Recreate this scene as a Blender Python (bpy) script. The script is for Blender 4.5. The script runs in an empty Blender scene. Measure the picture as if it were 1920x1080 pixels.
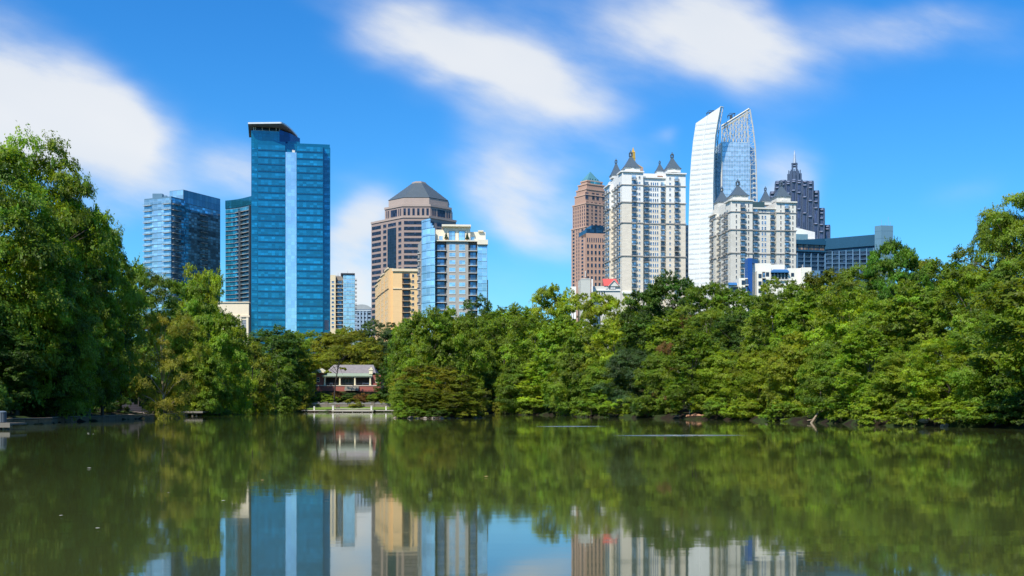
import bpy, math, random
import numpy as np
from math import sin, cos, radians, pi, sqrt, atan2

S = bpy.context.scene
COL = S.collection
random.seed(7)

# ---------------------------------------------------------------- camera, sky, sun, exposure
F = 2133.0          # focal length in photo pixels (photo is 1920 wide)
HZ = 763.0          # horizon row in the photo
CH = 1.6            # camera height above the water
cam = bpy.data.cameras.new('camera')
cam.sensor_width = 36.0
cam.lens = 36.0 * F / 1920.0
cam.shift_y = (HZ - 540.0) / 1920.0
cam.clip_start = 0.1
cam.clip_end = 30000
camo = bpy.data.objects.new('camera', cam)
camo.location = (0, 0, CH)
camo.rotation_euler = (radians(90), 0, 0)
COL.objects.link(camo)
S.camera = camo

SUN_EL = 51.0
SUN_AZ = (-0.52, -0.85)      # horizontal direction towards the sun: behind the camera, to the left
sl = bpy.data.lights.new('sun', 'SUN')
sl.energy = 4.6
sl.angle = radians(0.5)
sl.color = (1.0, 0.93, 0.80)
so = bpy.data.objects.new('sun', sl)
_h = math.hypot(*SUN_AZ)
sd = (SUN_AZ[0] / _h * cos(radians(SUN_EL)), SUN_AZ[1] / _h * cos(radians(SUN_EL)), sin(radians(SUN_EL)))
from mathutils import Vector, Matrix
so.rotation_euler = Vector(sd).to_track_quat('Z', 'Y').to_euler()
COL.objects.link(so)

S.view_settings.view_transform = 'Standard'
S.view_settings.look = 'None'
S.view_settings.exposure = 0.38
S.view_settings.gamma = 1.0
S.cycles.max_bounces = 8
S.cycles.diffuse_bounces = 5
S.cycles.glossy_bounces = 3
S.cycles.transmission_bounces = 4
S.cycles.transparent_max_bounces = 6
S.cycles.caustics_reflective = False
S.cycles.caustics_refractive = False


class NT:
    """small helper around a node tree"""
    def __init__(self, tree):
        self.t = tree
    def n(self, kind, **kw):
        nd = self.t.nodes.new(kind)
        for k, v in kw.items():
            setattr(nd, k, v)
        return nd
    def put(self, sock, v):
        if isinstance(v, bpy.types.NodeSocket):
            self.t.links.new(v, sock)
        else:
            sock.default_value = v
    def m(self, op, a, b=0.0, c=None, clamp=False):
        nd = self.n('ShaderNodeMath', operation=op)
        nd.use_clamp = clamp
        self.put(nd.inputs[0], a)
        self.put(nd.inputs[1], b)
        if c is not None:
            self.put(nd.inputs[2], c)
        return nd.outputs[0]
    def mix(self, fac, a, b, blend='MIX'):
        nd = self.n('ShaderNodeMix', data_type='RGBA', blend_type=blend)
        self.put(nd.inputs[0], fac)
        self.put(nd.inputs[6], a)
        self.put(nd.inputs[7], b)
        return nd.outputs[2]
    def noise(self, vec, scale, detail=3, rough=0.55):
        nd = self.n('ShaderNodeTexNoise')
        if vec is not None:
            self.put(nd.inputs['Vector'], vec)
        nd.inputs['Scale'].default_value = scale
        nd.inputs['Detail'].default_value = detail
        nd.inputs['Roughness'].default_value = rough
        return nd
    def smooth(self, x, lo, hi):
        nd = self.n('ShaderNodeMapRange', interpolation_type='SMOOTHSTEP')
        self.put(nd.inputs[0], x)
        nd.inputs[1].default_value = lo
        nd.inputs[2].default_value = hi
        return nd.outputs[0]
    def comb(self, x, y, z=0.0):
        nd = self.n('ShaderNodeCombineXYZ')
        self.put(nd.inputs[0], x); self.put(nd.inputs[1], y); self.put(nd.inputs[2], z)
        return nd.outputs[0]


world = bpy.data.worlds.new('World')
S.world = world
world.use_nodes = True
wt = world.node_tree
wt.nodes.clear()
W = NT(wt)
SKY_STRENGTH = 0.12
sky = W.n('ShaderNodeTexSky', sky_type='NISHITA')
sky.sun_disc = False
sky.sun_elevation = radians(SUN_EL)
sky.sun_rotation = atan2(SUN_AZ[0], SUN_AZ[1])
sky.altitude = 300
sky.air_density = 1.0
sky.dust_density = 1.0
sky.ozone_density = 2.2
hs = W.n('ShaderNodeHueSaturation')
hs.inputs['Hue'].default_value = 0.5
hs.inputs['Saturation'].default_value = 1.36
hs.inputs['Value'].default_value = 1.0
W.put(hs.inputs['Color'], sky.outputs[0])
tc = W.n('ShaderNodeTexCoord')
sp = W.n('ShaderNodeSeparateXYZ')
W.put(sp.inputs[0], tc.outputs['Generated'])
yy = W.m('MAXIMUM', sp.outputs[1], 0.04)
cu = W.m('DIVIDE', sp.outputs[0], yy)
cv = W.m('DIVIDE', sp.outputs[2], yy)
nz = W.noise(W.comb(cu, W.m('MULTIPLY', cv, 1.8)), 5.0, 3, 0.5)
ns = W.n('ShaderNodeSeparateColor')
W.put(ns.inputs[0], nz.outputs['Color'])
wu = W.m('ADD', cu, W.m('MULTIPLY', W.m('SUBTRACT', ns.outputs[0], 0.5), 0.16))
wv = W.m('ADD', cv, W.m('MULTIPLY', W.m('SUBTRACT', ns.outputs[1], 0.5), 0.085))
# cloud banks, each (photo x, photo y, half length, half height, tilt clockwise, weight)
CLOUDS = [
    (30, 205, 200, 62, 8, 1.15), (205, 225, 110, 52, 28, 0.95), (-40, 120, 150, 75, 30, 0.75), (80, 270, 170, 36, 8, 0.4), (60, 60, 110, 60, 35, 0.3),
    (740, 30, 130, 34, 26, 0.62), (875, 72, 165, 56, 17, 1.0), (970, 168, 132, 62, 12, 1.05), (1050, 130, 70, 50, 30, 0.35), (840, 150, 70, 40, 40, 0.3),
    (1275, 62, 148, 52, 8, 0.78), (1415, 84, 135, 56, 8, 0.95), (1350, 20, 180, 30, 5, 0.45),
    (1755, 58, 90, 30, -4, 0.72), (1620, 20, 70, 34, 20, 0.3), (1890, 95, 60, 24, 0, 0.2),
    (1243, 248, 24, 17, 15, 0.35), (450, 320, 62, 52, -20, 0.95), (648, 430, 56, 62, 40, 1.15), (960, 335, 95, 40, 18, 0.8), (1010, 425, 100, 44, 18, 1.0), (690, 545, 80, 60, 0, 0.8),
    (1160, 285, 70, 30, 10, 0.3), (1440, 335, 58, 62, 30, 0.95), (240, 380, 90, 44, 5, 0.62), (1840, 345, 70, 34, 0, 0.22), (680, 540, 70, 60, 0, 0.5), (900, 560, 120, 40, 0, 0.25),
]
dens = None
for (px, py, a, b, tilt, wgt) in CLOUDS:
    u0, v0 = (px - 960) / F, (HZ - py) / F
    al = -radians(tilt)
    du = W.m('SUBTRACT', wu, u0)
    dv = W.m('SUBTRACT', wv, v0)
    p = W.m('MULTIPLY_ADD', du, cos(al) * F / a, W.m('MULTIPLY', dv, sin(al) * F / a))
    q = W.m('MULTIPLY_ADD', du, -sin(al) * F / (b * 1.25), W.m('MULTIPLY', dv, cos(al) * F / (b * 1.25)))
    r2 = W.m('MULTIPLY_ADD', p, p, W.m('MULTIPLY', q, q))
    g = W.m('MULTIPLY', W.m('EXPONENT', W.m('MULTIPLY', r2, -0.75)), wgt)
    dens = g if dens is None else W.m('ADD', dens, g)
# wispy streaks inside the banks (long exposure drift), running down to the right
ca, sa = cos(radians(-18)), sin(radians(-18))
su = W.m('MULTIPLY_ADD', cu, ca, W.m('MULTIPLY', cv, sa))
sv = W.m('MULTIPLY_ADD', cu, -sa, W.m('MULTIPLY', cv, ca))
st = W.noise(W.comb(W.m('MULTIPLY', su, 4.0), W.m('MULTIPLY', sv, 11.0)), 1.6, 7, 0.58)
dens = W.m('MULTIPLY', dens, W.m('MULTIPLY_ADD', st.outputs[0], 1.9, 0.0))
# unseen clouds added behind the camera and overhead, for reflections
bn = W.noise(tc.outputs['Generated'], 2.6, 5, 0.55)
back = W.m('MULTIPLY', W.smooth(bn.outputs[0], 0.52, 0.75), W.smooth(sp.outputs[1], 0.25, -0.1))
dens = W.m('MAXIMUM', W.m('MULTIPLY', dens, W.smooth(sp.outputs[1], 0.02, 0.15)), W.m('MULTIPLY', back, 0.8))
mask = W.m('MULTIPLY', W.smooth(dens, 0.03, 1.28), 0.91)
shade = W.noise(W.comb(W.m('MULTIPLY', su, 6.0), W.m('MULTIPLY', sv, 14.0)), 1.0, 2, 0.5)
cloudc = W.mix(shade.outputs[0], (4.7, 5.1, 5.6, 1), (6.2, 6.15, 6.0, 1))
skyc = W.mix(mask, W.mix(1.0, hs.outputs[0], (0.48, 0.96, 1.22, 1), 'MULTIPLY'), cloudc)
bg = W.n('ShaderNodeBackground')
bg.inputs['Strength'].default_value = SKY_STRENGTH
W.put(bg.inputs['Color'], skyc)
wo = W.n('ShaderNodeOutputWorld')
W.put(wo.inputs[0], bg.outputs[0])

# ---------------------------------------------------------------- photo geometry
def pt(px, d):
    return ((px - 960.0) / F * d, d)
def zz(py, d):
    return CH + (HZ - py) / F * d
def along(p, ang, px):
    k = (px - 960.0) / F
    tx, ty = cos(radians(ang)), sin(radians(ang))
    u = (k * p[1] - p[0]) / (tx - k * ty)
    return (p[0] + u * tx, p[1] + u * ty)

# ---------------------------------------------------------------- materials
MATS = {}
def new_mat(name):
    m = bpy.data.materials.new(name)
    m.use_nodes = True
    t = NT(m.node_tree)
    bs = m.node_tree.nodes['Principled BSDF']
    return m, t, bs

def M(name, col, rough=0.65, metal=0.0, noise=0.14, nscale=0.35, spec=0.4, bands=None, objvar=0.0, streak=0.05, brick=None):
    """plain surface with uneven weathering; bands=(period, share, colour) are horizontal courses"""
    if name in MATS:
        return MATS[name]
    m, t, bs = new_mat(name)
    c = t.n('ShaderNodeTexCoord').outputs['Object']
    n1 = t.noise(c, nscale, 4, 0.6).outputs[0]
    k = t.m('MULTIPLY_ADD', n1, 2 * noise, 1 - noise)
    if streak:
        sx = t.n('ShaderNodeMapping')
        t.put(sx.inputs[0], c)
        sx.inputs['Scale'].default_value = (1.2, 1.2, 0.06)
        k = t.m('MULTIPLY', k, t.m('MULTIPLY_ADD', t.noise(sx.outputs[0], 1.0, 3).outputs[0], 2 * streak, 1 - streak))
    if objvar:
        k = t.m('MULTIPLY', k, t.m('MULTIPLY_ADD', t.n('ShaderNodeObjectInfo').outputs['Random'], 2 * objvar, 1 - objvar))
    base = (*col, 1)
    if bands:
        s = t.n('ShaderNodeSeparateXYZ'); t.put(s.inputs[0], c)
        fr = t.m('FRACT', t.m('DIVIDE', s.outputs[2], bands[0]))
        base = t.mix(t.m('LESS_THAN', fr, bands[1]), base, (*bands[2], 1))
    if brick:
        br = t.n('ShaderNodeTexBrick')
        s2 = t.n('ShaderNodeSeparateXYZ'); t.put(s2.inputs[0], c)
        t.put(br.inputs['Vector'], t.comb(t.m('ADD', s2.outputs[0], s2.outputs[1]), s2.outputs[2]))
        br.inputs['Scale'].default_value = 1.0
        br.inputs['Brick Width'].default_value = brick[0]
        br.inputs['Row Height'].default_value = brick[1]
        br.inputs['Mortar Size'].default_value = brick[2]
        br.inputs['Color1'].default_value = (*col, 1)
        br.inputs['Color2'].default_value = (*[x * 0.88 for x in col], 1)
        br.inputs['Mortar'].default_value = (*brick[3], 1)
        base = br.outputs[0]
    t.put(bs.inputs['Base Color'], t.mix(1.0, base, t.comb(k, k, k), 'MULTIPLY'))
    bs.inputs['Roughness'].default_value = rough
    bs.inputs['Metallic'].default_value = metal
    bs.inputs['Specular IOR Level'].default_value = spec
    MATS[name] = m
    return m

def G(name, col, rough=0.12, pane=(1.5, 3.2), var=0.5, mortar=None, msize=0.05, metal=0.35, spec=0.6, objvar=0.25, bump=0.02):
    """glass facade: panes differ a little from each other in tint and tilt"""
    if name in MATS:
        return MATS[name]
    m, t, bs = new_mat(name)
    c = t.n('ShaderNodeTexCoord').outputs['Object']
    oi = t.n('ShaderNodeObjectInfo')
    s = t.n('ShaderNodeSeparateXYZ'); t.put(s.inputs[0], c)
    br = t.n('ShaderNodeTexBrick')
    br.offset = 0.0
    rnd = t.m('MULTIPLY', oi.outputs['Random'], 40.0)
    fx = t.m('FLOOR', t.m('DIVIDE', s.outputs[0], pane[0]))
    fz = t.m('FLOOR', t.m('DIVIDE', s.outputs[2], pane[1]))
    wn = t.n('ShaderNodeTexWhiteNoise', noise_dimensions='3D')
    t.put(wn.inputs['Vector'], t.comb(fx, fz, t.m('FLOOR', rnd)))
    t.put(br.inputs['Vector'], t.comb(s.outputs[0], s.outputs[2]))
    br.inputs['Scale'].default_value = 1.0
    br.inputs['Brick Width'].default_value = pane[0]
    br.inputs['Row Height'].default_value = pane[1]
    br.inputs['Mortar Size'].default_value = msize
    br.inputs['Mortar Smooth'].default_value = 0.0
    k = t.m('MULTIPLY_ADD', t.m('POWER', wn.outputs['Value'], 2.0), 2 * var, 1 - var * 0.6)
    k = t.m('MULTIPLY', k, t.m('MULTIPLY_ADD', oi.outputs['Random'], 2 * objvar, 1 - objvar))
    refl_drift = t.noise(c, 0.05, 3).outputs[0]  # broad tone drift in the colour, standing in for uneven reflections
    k = t.m('MULTIPLY', k, t.m('MULTIPLY_ADD', refl_drift, 0.9, 0.55))
    g = t.mix(1.0, (*col, 1), t.comb(k, k, k), 'MULTIPLY')
    mc = mortar or tuple(x * 0.5 for x in col)
    t.put(bs.inputs['Base Color'], t.mix(br.outputs['Fac'], g, (*mc, 1)))
    bs.inputs['Roughness'].default_value = rough
    bs.inputs['Metallic'].default_value = metal
    bs.inputs['Specular IOR Level'].default_value = spec
    if bump:
        geo = t.n('ShaderNodeNewGeometry')
        off = t.n('ShaderNodeVectorMath', operation='MULTIPLY_ADD')
        t.put(off.inputs[0], wn.outputs['Color'])
        off.inputs[1].default_value = (2 * bump,) * 3
        off.inputs[2].default_value = (-bump,) * 3
        ad = t.n('ShaderNodeVectorMath', operation='ADD')
        t.put(ad.inputs[0], geo.outputs['Normal']); t.put(ad.inputs[1], off.outputs[0])
        nm = t.n('ShaderNodeVectorMath', operation='NORMALIZE')
        t.put(nm.inputs[0], ad.outputs[0])
        t.put(bs.inputs['Normal'], nm.outputs[0])
    MATS[name] = m
    return m

# ---------------------------------------------------------------- mesh builder
class MB:
    def __init__(s):
        s.v, s.f, s.mi = [], [], []
        s.o, s.c, s.s = (0, 0, 0), 1.0, 0.0
    def at(s, loc=(0, 0, 0), ang=0.0):
        s.o, s.c, s.s = loc, cos(ang), sin(ang)
        return s
    def add(s, verts, faces, mi=0):
        b = len(s.v)
        for (x, y, z) in verts:
            s.v.append((s.o[0] + x * s.c - y * s.s, s.o[1] + x * s.s + y * s.c, s.o[2] + z))
        for f in faces:
            s.f.append([b + i for i in f]); s.mi.append(mi)
        return s
    def box(s, x0, x1, y0, y1, z0, z1, mi=0):
        return s.add([(x0, y0, z0), (x1, y0, z0), (x1, y1, z0), (x0, y1, z0), (x0, y0, z1), (x1, y0, z1), (x1, y1, z1), (x0, y1, z1)],
                     [(0, 3, 2, 1), (4, 5, 6, 7), (0, 1, 5, 4), (1, 2, 6, 5), (2, 3, 7, 6), (3, 0, 4, 7)], mi)
    def prism(s, poly, z0, z1, mi=0, mtop=None):
        """z1 may be a list of heights, one per corner"""
        n = len(poly)
        zt = z1 if isinstance(z1, (list, tuple)) else [z1] * n
        area = sum(poly[i][0] * poly[(i + 1) % n][1] - poly[(i + 1) % n][0] * poly[i][1] for i in range(n))
        idx = list(range(n)) if area > 0 else list(range(n))[::-1]
        vs = [(poly[i][0], poly[i][1], z0) for i in idx] + [(poly[i][0], poly[i][1], zt[i]) for i in idx]
        fs = [(i, (i + 1) % n, n + (i + 1) % n, n + i) for i in range(n)]
        s.add(vs, fs + [tuple(range(n))[::-1]], mi)
        s.add(vs[n:], [tuple(range(n))], mi if mtop is None else mtop)
        return s
    def loft(s, rings, mi=0, cap=True):
        n = len(rings[0])
        vs = [p for r in rings for p in r]
        fs = []
        for k in range(len(rings) - 1):
            for i in range(n):
                j = (i + 1) % n
                fs.append((k * n + i, k * n + j, (k + 1) * n + j, (k + 1) * n + i))
        if cap:
            fs.append(tuple(range(n))[::-1])
            fs.append(tuple((len(rings) - 1) * n + i for i in range(n)))
        return s.add(vs, fs, mi)
    def lathe(s, prof, n=12, mi=0, cx=0, cy=0, ph=0.0):
        return s.loft([[(cx + r * cos(ph + 2 * pi * i / n), cy + r * sin(ph + 2 * pi * i / n), z) for i in range(n)] for (r, z) in prof], mi)
    def tube(s, path, radii, n=6, mi=0):
        rings = []
        P = [Vector(p) for p in path]
        for i, p in enumerate(P):
            d = (P[min(i + 1, len(P) - 1)] - P[max(i - 1, 0)]).normalized()
            a = d.cross(Vector((0.31, 0.95, 0.1)))
            if a.length < 1e-4:
                a = d.cross(Vector((1, 0, 0)))
            a.normalize(); b = d.cross(a)
            rings.append([tuple(p + (a * cos(2 * pi * k / n) + b * sin(2 * pi * k / n)) * radii[i]) for k in range(n)])
        return s.loft(rings, mi)
    def bar(s, p, q, r, mi=0, n=4):
        return s.tube([p, q], [r, r], n, mi)
    def mesh(s, name, mats, smooth=False):
        me = bpy.data.meshes.new(name)
        me.from_pydata(s.v, [], s.f)
        for m in mats:
            me.materials.append(m)
        if len(mats) > 1:
            me.polygons.foreach_set('material_index', s.mi)
        if smooth:
            me.polygons.foreach_set('use_smooth', [True] * len(me.polygons))
        me.update()
        return me

def link(name, me, parent=None, loc=(0, 0, 0), rz=0.0, label=None, kind=None):
    o = bpy.data.objects.new(name, me)
    COL.objects.link(o)
    o.parent = parent
    o.location = loc
    o.rotation_euler = (0, 0, rz)
    if label: o['label'] = label
    if kind: o['kind'] = kind
    return o
def thing(name, label, cat, loc=(0, 0, 0), rz=0.0, group=None, me=None):
    o = link(name, me, None, loc, rz, label)
    o['category'] = cat
    if group: o['group'] = group
    return o

# ---------------------------------------------------------------- terrain and water
C0 = np.array((-15.0, 130.0))
_sh = [pt(-60, 78), pt(-10, 92), pt(32, 101), pt(100, 107), pt(200, 131), pt(290, 155), pt(345, 190), pt(385, 213), pt(400, 284), pt(480, 310), pt(560, 341), pt(650, 341), pt(743, 341),
       pt(830, 300), pt(905, 262), pt(1000, 227), pt(1100, 180), pt(1200, 163), pt(1290, 148), pt(1400, 136), pt(1500, 118), pt(1600, 103), pt(1700, 95), pt(1800, 90), pt(1920, 83),
       (46, 60), (55, 30), (60, 0), (58, -40), (30, -60), (-20, -64), (-60, -40), (-62, 0), (-52, 40)]
_a = np.array([atan2(y - C0[1], x - C0[0]) for x, y in _sh])
_r = np.array([math.hypot(x - C0[0], y - C0[1]) for x, y in _sh])
_o = np.argsort(_a)
_a, _r = _a[_o], _r[_o]
_ax = np.concatenate([_a - 2 * pi, _a, _a + 2 * pi])
_rx = np.concatenate([_r, _r, _r])
def shore_r(a):
    return np.interp(a, _ax, _rx) + 0.30 * np.sin(a * 53) + 0.16 * np.sin(a * 131 + 1.0) + 0.08 * np.sin(a * 297 + 2.0)
def hgt(e):
    e = np.asarray(e, float)
    def ss(lo, hi):
        t = np.clip((e - lo) / (hi - lo), 0, 1)
        return t * t * (3 - 2 * t)
    return np.where(e < 0, np.maximum(-2.5, 0.7 * e), 0.42 * np.clip(e / 0.7, 0, 1) + 0.4 * ss(0.7, 5) + 6.2 * ss(6, 24) + 3.0 * ss(24, 130))
def ground(x, y):
    a = atan2(y - C0[1], x - C0[0])
    e = math.hypot(x - C0[0], y - C0[1]) - float(shore_r(a))
    return float(hgt(e))
def bank(px, off=0.0):
    """point on the shoreline seen at photo column px, pushed outward by off metres"""
    d = 60.0
    k = (px - 960) / F
    best = None
    for d in np.arange(60, 420, 0.5):
        x = k * d
        a = atan2(d - C0[1], x - C0[0])
        e = math.hypot(x - C0[0], d - C0[1]) - float(shore_r(a))
        if e >= off and best is None and d > 78:
            best = (x, d)
            break
    return best or (k * 340, 340)

def terrain():
    NA = 900
    ang = np.linspace(0, 2 * pi, NA, endpoint=False)
    es = [-60, -25, -8, -3, -1, 0, 0.3, 0.7, 1.4, 2.5, 4, 6, 8, 10, 12, 14, 16, 19, 22, 26, 32, 42, 60, 90, 140, 220, 400, 800, 2000, 6000, 16000]
    rs = shore_r(ang)
    V, Fc = [], []
    rng = np.random.default_rng(3)
    for e in es:
        h = hgt(e) + (rng.normal(0, 0.07, NA) if 0.5 < e < 200 else 0)
        rr = np.maximum(rs + e, 2.0) if e < 0 else rs + e
        V.append(np.stack([C0[0] + rr * np.cos(ang), C0[1] + rr * np.sin(ang), np.full(NA, 0.0) + h], 1))
    V = np.concatenate(V)
    for k in range(len(es) - 1):
        for i in range(NA):
            j = (i + 1) % NA
            Fc.append((k * NA + i, k * NA + j, (k + 1) * NA + j, (k + 1) * NA + i))
    Fc.append(tuple(range(NA))[::-1])
    me = bpy.data.meshes.new('ground')
    me.from_pydata(V.tolist(), [], Fc)
    m, t, bs = new_mat('ground soil')
    c = t.n('ShaderNodeTexCoord').outputs['Object']
    n1 = t.noise(c, 0.35, 5, 0.65).outputs[0]
    n2 = t.noise(c, 3.0, 4, 0.6).outputs[0]
    soil = t.mix(n2, (0.008, 0.006, 0.004, 1), (0.030, 0.020, 0.013, 1))
    grass = t.mix(n2, (0.012, 0.026, 0.006, 1), (0.035, 0.055, 0.012, 1))
    t.put(bs.inputs['Base Color'], t.mix(t.smooth(n1, 0.42, 0.6), soil, grass))
    bs.inputs['Roughness'].default_value = 0.95
    bs.inputs['Specular IOR Level'].default_value = 0.15
    me.materials.append(m)
    me.polygons.foreach_set('use_smooth', [True] * len(me.polygons))
    o = link('ground', me); o['kind'] = 'structure'
terrain()

def water():
    m, t, bs = new_mat('lake water')
    c = t.n('ShaderNodeTexCoord').outputs['Object']
    n1 = t.noise(c, 0.05, 3).outputs[0]
    t.put(bs.inputs['Base Color'], t.mix(n1, (0.036, 0.047, 0.014, 1), (0.057, 0.069, 0.020, 1)))
    bs.inputs['IOR'].default_value = 1.333
    bs.inputs['Specular IOR Level'].default_value = 0.5
    ln = t.n('ShaderNodeMapping'); t.put(ln.inputs[0], c); ln.inputs['Scale'].default_value = (0.012, 0.11, 1.0); ln.inputs['Rotation'].default_value = (0, 0, radians(6))
    t.put(bs.inputs['Roughness'], t.m('MULTIPLY_ADD', t.smooth(t.noise(ln.outputs[0], 1.0, 4, 0.6).outputs[0], 0.45, 0.7), 0.030, 0.033))
    mp = t.n('ShaderNodeMapping'); t.put(mp.inputs[0], c)
    mp.inputs['Scale'].default_value = (1.0, 2.6, 1.0)
    a = t.noise(mp.outputs[0], 0.5, 3, 0.5)
    bp = t.n('ShaderNodeBump')
    bp.inputs['Strength'].default_value = 0.03
    bp.inputs['Distance'].default_value = 0.04
    t.put(bp.inputs['Height'], a.outputs[0])
    t.put(bs.inputs['Normal'], bp.outputs[0])
    mb = MB()
    rs = []
    for i in range(240):
        an = 2 * pi * i / 240
        r = float(np.interp(an if an <= pi else an - 2 * pi, _ax, _rx)) + 1.2
        rs.append((C0[0] + r * cos(an), C0[1] + r * sin(an), 0.0))
    mb.add(rs, [tuple(range(240))])
    link('water', mb.mesh('water', [m]))['kind'] = 'structure'
water()

# ---------------------------------------------------------------- building kit
class Face:
    """one upright facade from plan point p0 to p1 (left to right as the viewer sees it)"""
    def __init__(s, p0, p1):
        s.p0, s.p1 = p0, p1
        s.L = math.hypot(p1[0] - p0[0], p1[1] - p0[1])
        s.t = ((p1[0] - p0[0]) / s.L, (p1[1] - p0[1]) / s.L)
        s.n = (s.t[1], -s.t[0])
        s.rz = atan2(s.t[1], s.t[0])
    def U(s, px):
        k = (px - 960.0) / F
        return (k * s.p0[1] - s.p0[0]) / (s.t[0] - k * s.t[1])
    def P(s, u, out=0.0):
        return (s.p0[0] + s.t[0] * u + s.n[0] * out, s.p0[1] + s.t[1] * u + s.n[1] * out)
    def shift(s, out):
        return Face(s.P(0, out), s.P(s.L, out))

BLDS = {}
class Bld:
    def __init__(s, name, label, cat, p, group=None, z=None):
        s.z = ground(*p) - 0.3 if z is None else z
        s.p = p
        s.root = thing(name, label, cat, (p[0], p[1], s.z), 0, group)
        s.cache = {}
        s.tops = []
        BLDS.setdefault(name, []).append(s)
    def rel(s, x, y, z):
        return (x - s.p[0], y - s.p[1], z - s.z)
    def solid(s, name, poly, z0, z1, mat, parent=None, label=None, mtop=None):
        """upright prism given in world coordinates"""
        mb = MB()
        z1 = [a - s.z for a in z1] if isinstance(z1, (list, tuple)) else z1 - s.z
        mb.prism([(x - s.p[0], y - s.p[1]) for x, y in poly], (s.z if z0 is None else z0) - s.z, z1, 0, 1 if mtop else None)
        return link(name, mb.mesh(name, [mat] + ([mtop] if mtop else [])), parent or s.root, label=label)
    def wall(s, poly, z0, z1, mat, **kw):
        s.tops.append((poly, min(z1) if isinstance(z1, (list, tuple)) else z1))
        return s.solid('wall', poly, z0, z1, mat, **kw)
    def on(s, name, face, u, z, mb, mats, parent=None, label=None, out=0.0, smooth=False):
        """a part built in facade coordinates (x along the wall, -y outwards) and set at (u, z)"""
        x, y = face.P(u, out)
        par = parent or s.root
        loc = s.rel(x, y, z)
        rz = face.rz
        o = link(name, mb.mesh(name, mats, smooth), s.root, loc, rz, label)
        return o
    def rep(s, name, face, fn, items, mats, cap=100, out=0.0, field=None):
        """repeated parts: items (u centre, z centre, w, h); past cap the rest is one stuff part"""
        done = s.cache.setdefault(('n', name), 0)
        rest = []
        for (u, z, w, h) in items:
            if s.cache[('n', name)] >= cap:
                rest.append((u, z, w, h)); continue
            key = (name, id(fn), round(w, 2), round(h, 2), tuple(m.name for m in mats))
            if key not in s.cache:
                mb = MB(); fn(mb, w, h)
                s.cache[key] = mb.mesh(name, mats)
            x, y = face.P(u, out)
            link(name, s.cache[key], s.root, s.rel(x, y, z), face.rz)
            s.cache[('n', name)] += 1
        if rest:
            mb = MB()
            for (u, z, w, h) in rest:
                x, y = face.P(u, out)
                mb.at(s.rel(x, y, z), face.rz); fn(mb, w, h)
            link(field or name, mb.mesh(name, mats), s.root, kind='stuff')

def w_plain(mb, w, h):                       # glass set in a thin frame; material 0 glass, 1 frame
    a = min(0.16, w * 0.1)
    mb.box(-w / 2 + a, w / 2 - a, -0.05, 0.12, -h / 2 + a, h / 2 - a, 0)
    mb.box(-w / 2, w / 2, -0.1, 0.1, h / 2 - a, h / 2, 1).box(-w / 2, w / 2, -0.13, 0.1, -h / 2 - a, -h / 2 + a, 1)
    mb.box(-w / 2, -w / 2 + a, -0.1, 0.1, -h / 2 + a, h / 2 - a, 1).box(w / 2 - a, w / 2, -0.1, 0.1, -h / 2 + a, h / 2 - a, 1)
def w_sash(mb, w, h):                        # with a meeting rail
    w_plain(mb, w, h)
    mb.box(-w / 2 + 0.16, w / 2 - 0.16, -0.08, 0.1, -0.06, 0.06, 1)
def w_band(mb, w, h):                        # ribbon window, panes come from the glass material
    mb.box(-w / 2, w / 2, -0.12, 0.3, -h / 2, h / 2, 0)
def w_bare(mb, w, h):                        # dark deep-set glass with a sill only
    mb.box(-w / 2, w / 2, -0.06, 0.3, -h / 2, h / 2, 0)
    mb.box(-w / 2 - 0.1, w / 2 + 0.1, -0.16, 0.2, -h / 2 - 0.16, -h / 2, 1)
def balc(mb, w, h):                          # 0 glass door, 1 slab, 2 railing; the balcony hangs in front of the wall
    mb.box(-w / 2 + 0.15, w / 2 - 0.15, -0.06, 0.2, -h / 2 + 0.2, h / 2 - 0.35, 0)
    mb.box(-w / 2, w / 2, -1.5, 0.15, -h / 2, -h / 2 + 0.18, 1)
    y0 = -1.47
    mb.box(-w / 2 + 0.03, w / 2 - 0.03, y0, y0 + 0.05, -h / 2 + 1.12, -h / 2 + 1.2, 2)
    n = max(4, int(w / 0.28))
    for i in range(n + 1):
        x = -w / 2 + 0.06 + (w - 0.12) * i / n
        mb.box(x - 0.035, x + 0.035, y0 + 0.005, y0 + 0.045, -h / 2 + 0.18, -h / 2 + 1.12, 2)
    for sx in (-1, 1):
        x = sx * (w / 2 - 0.06)
        for k in range(4):
            yb = -1.25 + k * 0.36
            mb.box(x - 0.03, x + 0.03, yb, yb + 0.05, -h / 2 + 0.18, -h / 2 + 1.12, 2)
        mb.box(x - 0.03, x + 0.03, y0 + 0.06, 0.1, -h / 2 + 1.12, -h / 2 + 1.2, 2)
def loggia(mb, w, h):                        # balcony bay: 0 glass, 1 slab, 2 rail, 3 panel painted as recess shade
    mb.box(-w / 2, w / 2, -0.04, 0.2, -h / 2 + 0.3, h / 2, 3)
    mb.box(-w * 0.28, w * 0.34, -0.1, 0.1, -h / 2 + 0.4, h / 2 - 0.5, 0)
    mb.box(-w / 2 - 0.1, w / 2 + 0.1, -1.5, 0.15, -h / 2, -h / 2 + 0.28, 1)
    mb.box(-w / 2, w / 2, -1.46, -1.40, -h / 2 + 1.2, -h / 2 + 1.28, 2)
    n = max(4, int(w / 0.35))
    for i in range(n + 1):
        x = -w / 2 + 0.05 + (w - 0.1) * i / n
        mb.box(x - 0.03, x + 0.03, -1.45, -1.41, -h / 2 + 0.28, -h / 2 + 1.2, 2)

def storeys(z_top, step, n, u, w, h):
    return [(u, z_top - i * step - h / 2, w, h) for i in range(n)]

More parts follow.
